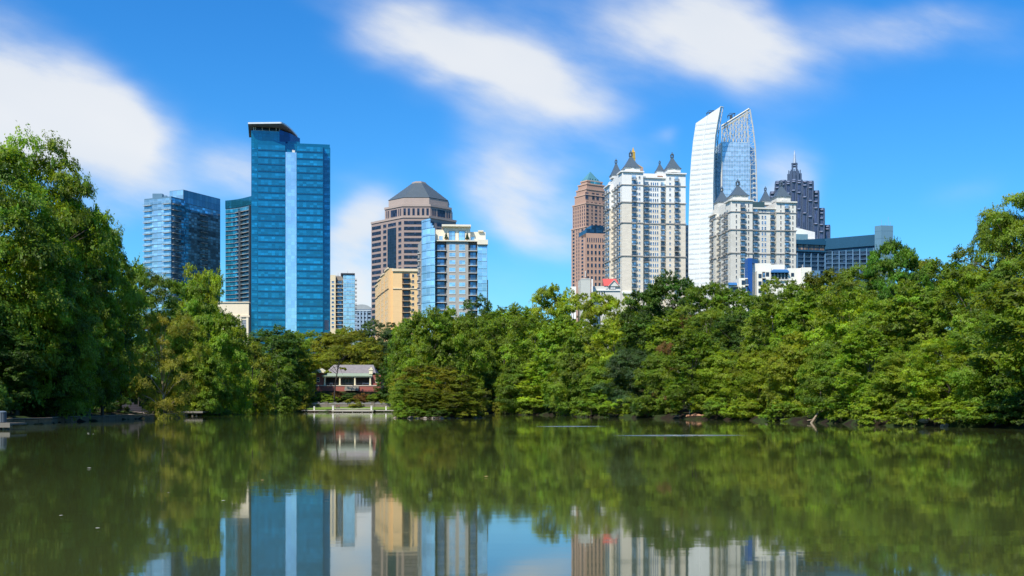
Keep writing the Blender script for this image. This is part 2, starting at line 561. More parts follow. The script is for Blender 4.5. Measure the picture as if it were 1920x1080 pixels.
dark_glass = G('dark window glass', (0.02, 0.035, 0.06), pane=(1.4, 3.0), rough=0.08, metal=0.2, objvar=0.5, spec=0.6)
blue_glass = G('blue window glass', (0.10, 0.22, 0.36), pane=(1.4, 3.0), rough=0.08, metal=0.35, objvar=0.45)
sky_glass = G('sky blue curtain glass', (0.34, 0.56, 0.70), pane=(1.9, 3.26), rough=0.1, metal=0.55, var=0.25, objvar=0.15, mortar=(0.5, 0.62, 0.68), msize=0.07)
white_frame = M('white window frame', (0.72, 0.70, 0.64), noise=0.05)
dark_rail = M('dark railing', (0.085, 0.095, 0.11), rough=0.4, metal=0.3)
slab_grey = M('pale balcony slab', (0.52, 0.50, 0.47), noise=0.1)
roof_grey = M('flat roof gravel', (0.22, 0.21, 0.20), rough=0.9)
slate = M('slate blue roof', (0.095, 0.13, 0.16), rough=0.42, metal=0.25, noise=0.2, nscale=0.8)

# ---- paired glass apartment block, far left
def left_glass():
    d = 700
    th = 65
    n1 = pt(321, d)
    l1 = along(n1, th + 90, 270.5)
    r1 = along(n1, th, 347)
    back = (l1[0] + r1[0] - n1[0], l1[1] + r1[1] - n1[1])
    b = Bld('apartment_tower', 'pale blue glass apartment tower with balconies down its corner, left of the tallest blue tower', 'tower', n1)
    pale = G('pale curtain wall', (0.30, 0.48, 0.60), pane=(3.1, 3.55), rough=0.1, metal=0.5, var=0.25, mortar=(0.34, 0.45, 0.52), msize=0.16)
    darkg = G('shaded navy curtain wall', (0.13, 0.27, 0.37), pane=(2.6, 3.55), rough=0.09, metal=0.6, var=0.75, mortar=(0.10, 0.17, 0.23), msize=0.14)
    zt = zz(368, d)
    base = M('steel blue cladding', (0.13, 0.23, 0.32), rough=0.4, metal=0.2)
    b.wall([l1, n1, r1, back], None, zt, base, mtop=roof_grey)
    fl, fr = Face(l1, n1), Face(n1, r1)
    H = 3.55
    items = [(fl.L / 2, zt - 0.9 - i * H - 1.5, fl.L - 0.5, 3.0) for i in range(22)]
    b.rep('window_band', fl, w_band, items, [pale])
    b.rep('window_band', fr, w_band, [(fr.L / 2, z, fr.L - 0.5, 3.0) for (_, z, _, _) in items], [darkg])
    ub = (fl.U(272), fl.U(284))
    glassrail = M('glass balustrade', (0.42, 0.58, 0.66), rough=0.15, metal=0.3)
    for px0, px1 in ((270.5, 285), (307, 321)):
        w = fl.U(px1) - fl.U(px0)
        b.rep('balcony', fl, balc, [(fl.U(px0) + w / 2, zt - 1.2 - i * H - 1.75, w, 3.5) for i in range(20)], [pale, slab_grey, glassrail])
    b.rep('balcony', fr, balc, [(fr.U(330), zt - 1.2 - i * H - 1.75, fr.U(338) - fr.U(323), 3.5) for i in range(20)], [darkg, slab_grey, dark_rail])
    # taller rear volume
    n2 = pt(344, d + 14)
    l2 = along(n2, th + 90, 318)
    r2 = along(n2, th, 413)
    bk = (l2[0] + r2[0] - n2[0], l2[1] + r2[1] - n2[1])
    z2 = zz(355.5, d + 14)
    b.wall([l2, n2, r2, bk], None, z2, base, mtop=roof_grey)
    fl2, fr2 = Face(l2, n2), Face(n2, r2)
    b.rep('window_band', fl2, w_band, [(fl2.L / 2, z2 - 3.4, fl2.L - 0.4, 6.2)], [pale])
    b.rep('window_band', fr2, w_band, [(fr2.L / 2, z2 - 4.2, fr2.L - 0.3, 8.0)], [G('parapet glass', (0.10, 0.20, 0.28), pane=(2.8, 4.0), metal=0.6, var=0.2, msize=0.1)])
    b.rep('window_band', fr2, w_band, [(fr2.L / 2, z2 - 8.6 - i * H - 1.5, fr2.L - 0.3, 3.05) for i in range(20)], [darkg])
    w = fr2.U(387) - fr2.U(374)
    b.rep('balcony', fr2, balc, [(fr2.U(374) + w / 2, z2 - 10.2 - i * H - 1.75, w, 3.5) for i in range(18)], [darkg, slab_grey, dark_rail])
    pm = MB().box(-3, 3, -2, 2, 0, 3.2).box(4, 5.5, -1, 1, 0, 2.2)
    link('plant_room', pm.mesh('plant_room', [base]), b.root, b.rel((n1[0] + back[0]) / 2 - 4, (n1[1] + back[1]) / 2, zt))
left_glass()

# ---- curved tower with stacked balconies
def curved_tower():
    d = 722
    N = 9
    pts = [pt(423 + (472 - 423) * i / N, d + 6 - 16 * (i / N) + 2.5 * sin(pi * i / N)) for i in range(N + 1)]
    b = Bld('balcony_tower', 'curved blue glass tower with thin stacked balconies, half behind the tallest blue tower', 'tower', pts[0])
    zt = zz(373, d)
    bright = G('turquoise glass', (0.03, 0.30, 0.48), pane=(1.8, 2.9), metal=0.5, var=0.5, rough=0.1, msize=0.06)
    deep = G('deep blue glass', (0.05, 0.23, 0.36), pane=(1.8, 2.9), metal=0.4, var=0.8, rough=0.1)
    back = [(x + 1, y + 32) for x, y in (pts[-1], pts[0])]
    b.wall(pts + back, None, zt - 5.2, M('blue grey concrete', (0.10, 0.20, 0.28)), mtop=roof_grey)
    crown = MB()
    for i in range(N):
        f = Face(pts[i], pts[i + 1])
        x, y = f.P(0, 0.3)
        crown.at(b.rel(x, y, zt - 5.2), f.rz).box(-0.05, f.L + 0.05, 0, 0.6, 0, 5.2)
    link('crown_screen', crown.mesh('crown_screen', [G('teal screen glass', (0.02, 0.17, 0.26), pane=(2.6, 6), metal=0.5, var=0.2)]), b.root)
    H = 2.72
    for k in range(26):
        z = zt - 6.0 - H * (k + 1)
        g, s = MB(), MB()
        for i in range(N):
            f = Face(pts[i], pts[i + 1])
            x, y = f.P(0, 0.1)
            g.at(b.rel(x, y, z), f.rz).box(0.02, f.L - 0.02, 0, 0.5, 0.25, H - 0.06, 0 if i < 4 else 1)
            x, y = f.P(0, 1.5)
            s.at(b.rel(x, y, z), f.rz)
            s.box(-0.08, f.L + 0.08, 0 if i > 3 else 0.9, 1.45, 0, 0.2 if i > 3 else 0.13, 0)
            if i > 3:
                s.box(0, f.L, 0.03, 0.07, 1.05, 1.12, 1)
                for q in range(5):
                    s.box(f.L * q / 5, f.L * q / 5 + 0.06, 0.035, 0.065, 0.22, 1.05, 1)
        link('window_band', g.mesh('window_band', [bright, deep]), b.root)
        link('balcony', s.mesh('balcony', [M('beige slab edge', (0.44, 0.42, 0.40)), M('blue glass rail', (0.16, 0.32, 0.42), rough=0.2)]), b.root)
    f = Face(pts[5], pts[6])
    b.on('pier', f, f.L * 0.5, zt - 80, MB().box(-0.9, 0.9, -1.7, 0.3, -80, 72), [M('dark pier', (0.05, 0.07, 0.09))])
    f = Face(pts[8], pts[9])
    b.on('pier', f, f.L * 0.9, zt - 80, MB().box(-0.5, 0.5, -1.7, 0.3, -80, 74), [M('dark pier', (0.05, 0.07, 0.09))])
curved_tower()

# ---- the tallest blue tower
def blue_tower():
    d = 680
    th = 11.0
    p0 = pt(483.4, d)
    tealw = M('teal spandrel glass', (0.008, 0.15, 0.27), rough=0.12, metal=0.35, noise=0.12, nscale=0.12, objvar=0.0, bands=(4.22, 0.14, (0.02, 0.17, 0.28)))
    band = G('teal vision glass', (0.011, 0.20, 0.35), pane=(2.1, 3.2), rough=0.09, metal=0.4, var=0.30, objvar=0.26, mortar=(0.009, 0.165, 0.28), msize=0.05, bump=0.012)
    navy = G('navy glass', (0.006, 0.06, 0.20), pane=(2, 4), metal=0.4, var=0.2)
    stripe = G('pale sky stripe glass', (0.36, 0.62, 0.82), pane=(2.2, 2.1), rough=0.1, metal=0.5, var=0.12, mortar=(0.30, 0.52, 0.70), msize=0.05, objvar=0)
    b = Bld('office_tower', 'tallest blue glass tower with a pale vertical stripe and a white curved roof canopy', 'tower', p0)
    def Q(px, out=0.0):
        q = along(p0, th, px)
        return (q[0] + out * sin(radians(th)), q[1] - out * cos(radians(th)))
    def block(x0, x1, o, depth, ytop, mat=tealw, z0=None):
        a, c = Q(x0, o), Q(x1, o)
        e, f = Q(x1, o - depth), Q(x0, o - depth)
        # keep the block square: push straight back
        bx, by = -sin(radians(th)) * depth, cos(radians(th)) * depth
        poly = [a, c, (c[0] + bx, c[1] + by), (a[0] + bx, a[1] + by)]
        b.wall(poly, z0, zz(ytop, d), mat, mtop=roof_grey)
        return Face(a, c)
    fl = block(470.8, 483.3, -1.8, 30, 262.5)
    fL = block(483.4, 535, 0, 32, 263.7)
    fs = block(535.1, 556.3, -1.0, 31, 266)
    fR = block(556.4, 605.7, 0, 32, 265.4)
    fr = block(605.8, 619.8, -4.5, 26, 268)
    block(592, 619, -6, 18, 261, z0=zz(272, d))
    block(539, 562, -8, 14, 256.6, z0=zz(272, d))
    H = 4.22
    z0 = zz(270.5, d)
    for i in range(27):
        zc = z0 - i * H - 1.55
        for f in (fL, fR):
            b.rep('window_band', f, w_band, [(f.L / 2, zc, f.L - 0.35, 2.65)], [band])
        b.rep('corner_window', fl, w_band, [(fl.L / 2, zc, fl.L - 0.7, 2.5)], [band])
        b.rep('corner_window', fr, w_band, [(fr.L * 0.56, zc, fr.L * 0.7, 2.5)], [band])
        # thin metal sill line per storey
        lm = MB().box(-fL.L / 2, fL.L / 2, -0.22, 0.1, -0.09, 0.09)
        if i < 27:
            for f in (fL, fR):
                b.rep('sill', f, lambda mb, w, h: mb.box(-w / 2, w / 2, -0.3, 0.1, -h / 2, h / 2), [(f.L / 2, zc - 1.75, f.L - 0.1, 0.2)], [M('steel blue sill', (0.05, 0.20, 0.30), rough=0.3, metal=0.5)])
    zs0, zs1 = b.z + 1, zz(283, d)
    b.on('glass_stripe', fs, fs.L / 2, zs0, MB().box(-fs.L / 2 + 0.1, fs.L / 2 - 0.1, -1.15, 0.4, 0, zs1 - zs0), [stripe])
    b.on('roof_hatch', fs, fs.L * 0.72, zs1, MB().box(-0.8, 0.8, -1.05, -0.1, 0, 1.3).box(-0.5, -0.3, -0.9, -0.7, 1.3, 1.7), [white_frame])
    fb = MB().box(-fr.L * 0.28, fr.L * 0.28, -0.4, 0.3, 0, 6)
    for k in range(4):
        fb.box(-fr.L * 0.28, fr.L * 0.28, -0.5, -0.4, 0.6 + k * 1.5, 0.85 + k * 1.5)
    b.on('louvre', fr, fr.L * 0.5, zz(616, d), fb, [M('grey louvre', (0.30, 0.36, 0.42))])
    # crown: penthouse block and quarter-round canopy
    a, c = Q(470.8, -1.6), Q(524, -1.6)
    bx, by = -sin(radians(th)) * 24, cos(radians(th)) * 24
    r_ = pt(546, d + 22)
    arc = [c] + [(c[0] + (r_[0] - c[0]) * sin(t), c[1] + (r_[1] - c[1]) * (1 - cos(t))) for t in [radians(q) for q in (20, 40, 60, 75, 90)]]
    zc0, zc1 = zz(264, d), zz(243.6, d)
    teal2 = G('penthouse glass', (0.008, 0.19, 0.30), pane=(2.2, 2.0), metal=0.45, var=0.12, objvar=0)
    b.wall([a, c, (c[0] + bx, c[1] + by), (a[0] + bx, a[1] + by)], zc0 - 4, zc1, teal2, mtop=roof_grey)
    b.wall([(c[0] + bx * 0.02, c[1] + by * 0.02), (c[0] + 4.6, c[1] + 9.5), (c[0] + 8.2, c[1] + 22), (c[0] + bx, c[1] + by)], zc0 - 4, zz(240, d), navy, mtop=roof_grey)
    fp = Face(a, c)
    zw0, zw1 = zc1, zz(233, d)
    b.solid('penthouse_core', [fp.P(1.5, -1.2), fp.P(fp.L - 0.6, -1.2), (c[0] + bx * .9 + 5, c[1] + by * .9), (a[0] + bx * .9, a[1] + by * .9)], zw0, zw1 + 1.0, M('dark penthouse glass', (0.02, 0.05, 0.09), rough=0.15, metal=0.2))
    fr_ = MB()
    hgtw = zw1 - zw0
    fr_.box(1.2, fp.L, -0.1, 0.3, 0, 0.3).box(1.2, fp.L, -0.1, 0.3, hgtw - 0.75, hgtw + 0.2)
    for u in (1.2, 2.3, 6.2, 10.4, 14.4, fp.L - 0.3):
        fr_.box(u, u + 0.45, -0.1, 0.3, 0.3, hgtw - 0.75)
    x, y = fp.P(0, -0.8)
    link('penthouse_frame', fr_.mesh('penthouse_frame', [white_frame]), b.root, b.rel(x, y, zw0), fp.rz)
    # canopy plate
    zt = zz(229.4, d - 4)
    e0, e1 = pt(465, d - 4), pt(526.5, d - 5)
    far = pt(558, d + 29)
    edge = [e0, e1]
    for q in range(1, 13):
        t = radians(90 * q / 12)
        edge.append((e1[0] + (far[0] - e1[0]) * sin(t), e1[1] + (far[1] - e1[1]) * (1 - cos(t))))
    edge += [(far[0] - 12, far[1] + 6), pt(467, d + 30)]
    b.solid('roof_canopy', edge, zt - 0.9, zt, M('white canopy edge', (0.62, 0.66, 0.70), rough=0.4))
    sof = []
    cx = sum(p[0] for p in edge) / len(edge); cy = sum(p[1] for p in edge) / len(edge)
    inner = [(cx + (x - cx) * 0.80, cy + (y - cy) * 0.86) for x, y in edge]
    mb = MB()
    n = len(edge)
    top = [b.rel(cx + (x - cx) * 0.995, cy + (y - cy) * 0.995, zt - 0.9) for x, y in edge]
    low = [b.rel(x, y, zt - 1.25) for x, y in inner]
    mb.loft([low, top])
    link('canopy_soffit', mb.mesh('canopy_soffit', [M('grey canopy soffit', (0.30, 0.30, 0.31), rough=0.6)]), b.root)
blue_tower()

# ---- beige podium left of the blue tower
def podium():
    d = 640
    p0, p1 = pt(408, d), pt(466.5, d)
    b = Bld('podium_building', 'low beige block with a cornice at the foot of the tallest blue tower', 'building', p0)
    bg_ = M('beige precast', (0.78, 0.66, 0.48), noise=0.08)
    zt, zm = zz(567, d), zz(593, d)
    b.wall([p0, p1, (p1[0] * 1.035, p1[1] * 1.035), (p0[0] * 1.035, p0[1] * 1.035)], None, zt, bg_, mtop=roof_grey)
    f = Face(p0, p1)
    b.on('cornice', f, f.L / 2, zm, MB().box(-f.L / 2, f.L / 2 + 0.5, -0.6, 0.1, -0.5, 0.5), [M('beige cornice', (0.70, 0.58, 0.42))])
    b.on('cornice', f, f.L / 2, zt, MB().box(-f.L / 2, f.L / 2 + 0.4, -0.5, 3.0, -0.25, 0.35), [M('beige cornice', (0.70, 0.58, 0.42))])
    b.rep('pilaster', f, lambda mb, w, h: mb.box(-w / 2, w / 2, -0.45, 0.1, -h / 2, h / 2), [(f.U(449), zm - 9, 2.4, 17), (f.U(464), zm - 9, 1.2, 17), (f.U(432), zm - 9, 2.4, 17)], [bg_])
    def louv(mb, w, h):
        mb.box(-w / 2, w / 2, -0.06, 0.2, -h / 2, h / 2, 0)
        for k in range(int(h / 0.9)):
            mb.box(-w / 2, w / 2, -0.18, -0.06, -h / 2 + k * 0.9, -h / 2 + k * 0.9 + 0.3, 1)
    b.rep('louvre', f, louv, [(f.U(457), zm - 7, 2.9, 10), (f.U(441), zm - 7, 2.4, 10)], [M('shadow grey louvre', (0.16, 0.18, 0.20)), M('louvre blade', (0.42, 0.45, 0.47))])
podium()

# ---- slim cream and glass condo right of the blue tower
def slim_condo():
    d = 850
    th = 8
    p0 = pt(612, d)
    q1, q2, q3 = along(p0, th, 629.3), along(p0, th, 643.3), along(p0, th, 665.5)
    cream = M('cream render', (0.82, 0.69, 0.46), noise=0.07)
    b = Bld('condo_tower', 'slim cream and pale glass condo tower standing right of the tallest blue tower', 'tower', p0)
    bk = lambda p, k: (p[0] - sin(radians(th)) * k, p[1] + cos(radians(th)) * k)
    b.wall([p0, q1, bk(q1, 20), bk(p0, 20)], None, zz(515.5, d), cream, mtop=roof_grey)
    b.wall([bk(q1, 2), bk(q2, 2), bk(q2, 20), bk(q1, 20)], None, zz(517.5, d), M('shadow taupe wall', (0.30, 0.25, 0.20)), mtop=roof_grey)
    b.wall([q2, q3, bk(q3, 20), bk(q2, 20)], None, zz(514, d), M('pale grey spandrel', (0.50, 0.62, 0.68), rough=0.3), mtop=roof_grey)
    b.solid('roof_cap', [bk(along(p0, th, 639), -0.8), bk(q3, -0.8), bk(q3, 20), bk(along(p0, th, 639), 20)], zz(513.8, d), zz(511.6, d), M('dark roof cap', (0.06, 0.07, 0.09)))
    H = 7.65 / F * d
    zt = zz(525, d)
    fa, fbk, fc = Face(p0, q1), Face(bk(q1, 2), bk(q2, 2)), Face(q2, q3)
    for i in range(12):
        z = zt - i * H - 1.4
        b.rep('window', fa, w_plain, [(fa.U(624), z, 2.0, 1.7)], [blue_glass, white_frame])
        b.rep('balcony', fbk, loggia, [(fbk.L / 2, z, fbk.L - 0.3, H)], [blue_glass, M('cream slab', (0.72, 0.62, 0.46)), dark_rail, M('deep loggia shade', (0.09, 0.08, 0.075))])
    sg = G('condo curtain glass', (0.36, 0.58, 0.70), pane=(1.9, 3.05), rough=0.1, metal=0.5, var=0.2, mortar=(0.62, 0.70, 0.74), msize=0.09, objvar=0.12)
    for i in range(14):
        b.rep('window_band', fc, w_band, [(fc.L / 2, zz(515.5, d) - i * H - 1.4, fc.L - 0.3, 2.55)], [sg])
    fd = Face(q3, bk(q3, 20))
    b.rep('balcony', fd, balc, [(3.5, zt + 3 - i * H - 1.4, 6.0, H) for i in range(13)], [dark_glass, slab_grey, dark_rail])
slim_condo()

# ---- small blue-grey block with an arched roof
def arched_block():
    d = 905
    p0, p1 = pt(660, d), pt(696, d)
    b = Bld('arched_block', 'small distant blue grey block with a grey barrel roof, between two taller buildings', 'building', p0)
    bl = M('blue grey wall', (0.30, 0.42, 0.56), noise=0.08)
    zt = zz(580, d)
    b.wall([p0, p1, (p1[0], p1[1] + 20), (p0[0], p0[1] + 20)], None, zt, bl, mtop=roof_grey)
    f = Face(p0, p1)
    w = f.L
    mb = MB()
    prof = [(0.3 * w + 0.5 * w * cos(pi - pi * k / 16) * 1.0 + 0.2 * w, 3.9 * sin(pi * k / 16)) for k in range(17)]
    ring = lambda y: [(x, y, z) for x, z in prof]
    mb.loft([ring(-0.3), ring(20.0)])
    b.on('roof', f, 0, zt, mb, [M('grey barrel roof', (0.36, 0.40, 0.42), rough=0.5)])
    b.on('cornice', f, w / 2, zt - 1.0, MB().box(-w / 2, w / 2, -0.6, 0.1, -0.5, 0.5), [M('pale parapet', (0.45, 0.53, 0.60))])
    b.rep('pier', f, lambda mb, ww, h: mb.box(-ww / 2, ww / 2, -0.7, 0.1, -h / 2, h / 2), [(f.U(675), zt - 10, 1.2, 16.5), (f.U(681), zt - 10, 1.4, 16.5), (f.U(687.5), zt - 10, 1.2, 16.5)], [bl])
    for px in (672, 678, 684.5, 692.5):
        b.rep('window', f, w_plain, [(f.U(px), zt - 3.6 - i * 3.1, 2.0 if px != 692.5 else 2.6, 1.9) for i in range(5)], [dark_glass, M('blue frame', (0.35, 0.45, 0.55))])
arched_block()

# ---- pink granite tower with an octagonal crown
def octagon_tower():
    d = 800
    pk = M('pink granite', (0.36, 0.27, 0.235), rough=0.5, noise=0.08, nscale=0.2)
    pk2 = M('pale pink granite', (0.43, 0.335, 0.285), rough=0.5, noise=0.06)
    dg = G('bronze black glass', (0.022, 0.026, 0.045), pane=(1.5, 3.9), rough=0.09, metal=0.25, var=0.8, objvar=0.25)
    p1, p2 = pt(756.3, d), pt(804, d)
    p0 = along(p1, 180 - 47, 696.4)
    p3 = along(p2, 47, 855)
    s = 14
    poly = [p0, p1, p2, p3, (p3[0] - s * .7, p3[1] + s * .7), (p0[0] + s * .7, p0[1] + s * .7)]
    b = Bld('granite_tower', 'pink granite office tower with an octagonal crown and a ribbed grey pyramid roof', 'tower', p1)
    zt = zz(406, d)
    b.wall(poly, None, zt, pk, mtop=roof_grey)
    fL, fC, fR = Face(p0, p1), Face(p1, p2), Face(p2, p3)
    H = 10.75 / F * d
    zw = zt - 3.1
    n = 26
    def seg(f, x0, x1, cnt, first=0, h=2.35):
        u0, u1 = f.U(x0), f.U(x1)
        return [((u0 + u1) / 2, zw - i * H * (1.0) - h / 2, u1 - u0, h) for i in range(first, cnt)]
    b.rep('window_band', fL, w_band, seg(fL, 697.5, 714.3, n), [dg])
    b.rep('window_band', fC, w_band, seg(fC, 757.5, 803, 16), [dg])
    b.rep('window_band', fR, w_band, seg(fR, 819, 851, 10), [dg])
    for x0, x1 in ((718.5, 724.5), (747, 752.5)):
        b.rep('window', fL, w_bare, seg(fL, x0, x1, 18), [dg, pk2])
    b.rep('window', fL, w_bare, seg(fL, 727.5, 742.5, 1), [dg, pk2])
    b.rep('window', fR, w_bare, seg(fR, 807, 814, 8), [dg, pk2])
    u0, u1 = fL.U(727), fL.U(743)
    zs1, zs0 = zw - H + 0.4, zw - 18 * H
    b.on('glass_shaft', fL, (u0 + u1) / 2, zs0, MB().box(-(u1 - u0) / 2, (u1 - u0) / 2, -0.25, 0.3, 0, zs1 - zs0), [G('navy shaft glass', (0.018, 0.03, 0.05), pane=(2.6, 2.0), metal=0.3, var=0.5, mortar=(0.03, 0.04, 0.06), msize=0.1)])
    for f in (fL, fC, fR):
        b.on('cornice', f, f.L / 2, zt - 0.4, MB().box(-f.L / 2 - 0.2, f.L / 2 + 0.2, -0.5, 0.2, -0.5, 0.9), [pk2])
    # crown drum, ring, roof: octagon facing the camera
    c = ((p1[0] + p2[0]) / 2, 0)
    face = Face(p1, p2)
    def octa(half_l, half_r, side_r, inset):
        """front facet from p1..p2 scaled, 45 degree shoulders"""
        mid = face.P(face.L / 2, -inset)
        r = half_l
        cx, cy = mid[0] - face.n[0] * r, mid[1] - face.n[1] * r
        R = r / cos(pi / 8)
        return [(cx + R * cos(face.rz - pi / 2 - pi / 8 + pi / 4 * k), cy + R * sin(face.rz - pi / 2 - pi / 8 + pi / 4 * k)) for k in range(8)], (cx, cy)
    w1 = 128 / F * d / 2 / cos(pi / 8) * 0.94
    o1, cc = octa(w1 * 0.975, 0, 0, 2.6)
    z1 = zz(383, d)
    b.wall(o1, zt, z1, pk, mtop=roof_grey)
    faces = [Face(o1[k], o1[(k + 1) % 8]) for k in range(8)]
    for k in (7, 0, 1):
        f = faces[k]
        b.on('cornice', f, f.L / 2, z1 - 0.2, MB().box(-f.L / 2 - 0.2, f.L / 2 + 0.2, -0.5, 0.2, -0.9, 0.6), [pk2])
        hz = z1 - zt - 3.6
        if k == 0:
            xs = [(u, 1.2) for u in (2.2, 5.2, 7.6, 10.2, 12.6, 15.2, 17.6)]
            xs = [(f.L * q, f.L * 0.085) for q in (0.08, 0.23, 0.40, 0.57, 0.74, 0.9)]
        else:
            xs = [(f.L * 0.12, f.L * .05), (f.L * 0.22, f.L * .05), (f.L * 0.52, f.L * .36), (f.L * 0.80, f.L * .05), (f.L * 0.90, f.L * .05)]
        b.rep('crown_window', f, w_bare, [(u, zt + 1.2 + hz / 2, w, hz) for u, w in xs], [dg, pk2])
    o2, cc2 = octa(w1 * 0.87, 0, 0, 5.4)
    z2 = zz(370.5, d + 5)
    b.wall(o2, z1, z2, pk2, mtop=roof_grey)
    z3 = zz(343.5, d + 22)
    R0 = w1 * 0.88 / cos(pi / 8)
    R1 = R0 * 0.235
    mb = MB()
    NS = 12
    for q in range(NS):
        a0, a1 = q / NS, (q + 1) / NS
        ra = R0 + (R1 - R0) * a0
        rb = R0 + (R1 - R0) * a1
        za, zb = z2 + 0.2 + (z3 - z2) * a0, z2 + 0.2 + (z3 - z2) * a1
        def rg(r, z):
            return [b.rel(cc2[0] + r * cos(face.rz - pi / 2 - pi / 8 + pi / 4 * k), cc2[1] + r * sin(face.rz - pi / 2 - pi / 8 + pi / 4 * k), z) for k in range(8)]
        mb.loft([rg(ra, za), rg(ra, za + 0.28), rg(rb + 0.12, zb)])
    link('roof', mb.mesh('roof', [M('grey green ribbed roof', (0.125, 0.15, 0.165), rough=0.4, metal=0.3)]), b.root)
    mb = MB()
    mb.loft([rg(R1 * 1.02, z3), rg(R1 * 1.02, z3 + 0.9), rg(R1 * 0.8, z3 + 0.9), rg(R1 * 0.8, z3 + 1.5)])
    link('roof_cap', mb.mesh('roof_cap', [pk2]), b.root)
octagon_tower()

# ---- peach coloured condo
def peach_condo():
    d = 612
    n0 = pt(737, d)
    th = 4
    r = along(n0, th, 787)
    l = along(n0, th + 100, 708)
    b = Bld('condo_block', 'peach orange condo block with a brown balcony column, in front of the pink granite tower', 'building', n0)
    pe = M('peach render', (0.80, 0.53, 0.26), noise=0.07, bands=(3.06, 0.02, (0.64, 0.42, 0.21)))
    cr = M('cream trim', (0.74, 0.60, 0.40))
    zt = zz(507, d)
    off = (r[0] - n0[0], r[1] - n0[1])
    b.wall([l, n0, r, (l[0] + off[0], l[1] + off[1])], None, zt, pe, mtop=roof_grey)
    fL, fR = Face(l, n0), Face(n0, r)
    b.on('cornice', fR, fR.L / 2, zt, MB().box(-fR.L / 2 - 0.6, fR.L / 2, -0.7, 0.2, -0.5, 0.9), [cr])
    b.on('cornice', fR, fR.L / 2, zz(541, d), MB().box(-fR.L / 2 - 0.3, fR.L / 2, -0.4, 0.2, -0.25, 0.25), [cr])
    H = 10.7 / F * d
    u0, u1 = fR.U(754), fR.U(768.5)
    zw = zz(511.5, d)
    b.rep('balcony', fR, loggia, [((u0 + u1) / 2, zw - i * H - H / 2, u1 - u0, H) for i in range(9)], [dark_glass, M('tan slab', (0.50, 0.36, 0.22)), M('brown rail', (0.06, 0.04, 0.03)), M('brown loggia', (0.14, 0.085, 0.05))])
    b.rep('window', fR, w_plain, [(fR.U(774.5), zw - i * H - H / 2, 1.3, 1.8) for i in range(9)], [dark_glass, cr])
    # stepped bays along the receding left side
    k = 0
    for (a0, a1, out, zk) in ((0.02, 0.22, 1.6, 3.4), (0.27, 0.46, 2.2, 2.0), (0.52, 0.70, 2.4, 1.0), (0.76, 0.97, 2.4, 0.0)):
        A, B_ = fL.P(fL.L * a0, out), fL.P(fL.L * a1, out)
        A0, B0 = fL.P(fL.L * a0, -0.5), fL.P(fL.L * a1, -0.5)
        b.solid('bay', [A, B_, B0, A0], None, zt + 1.4 - zk, pe, mtop=roof_grey)
        fb = Face(A, B_)
        b.on('cornice', fb, fb.L / 2, zt + 1.4 - zk, MB().box(-fb.L / 2 - 0.3, fb.L / 2 + 0.3, -0.4, 0.3, -0.5, 0.4), [cr])
        b.on('cornice', fb, fb.L / 2, zz(541, d), MB().box(-fb.L / 2 - 0.2, fb.L / 2 + 0.2, -0.3, 0.3, -0.2, 0.2), [M('dark trim', (0.22, 0.16, 0.11))])
        fe = Face(B_, B0)
        b.rep('window', fb, w_plain, [(fb.L * q, zw - 1 - i * H - H / 2, 1.6, 1.8) for i in range(8) for q in (0.25, 0.7)], [dark_glass, cr])
    b.rep('window', fL, w_plain, [(fL.L * q, zw - i * H - H / 2, 1.8, 1.8) for i in range(8) for q in (0.245, 0.49, 0.73)], [dark_glass, cr])
peach_condo()

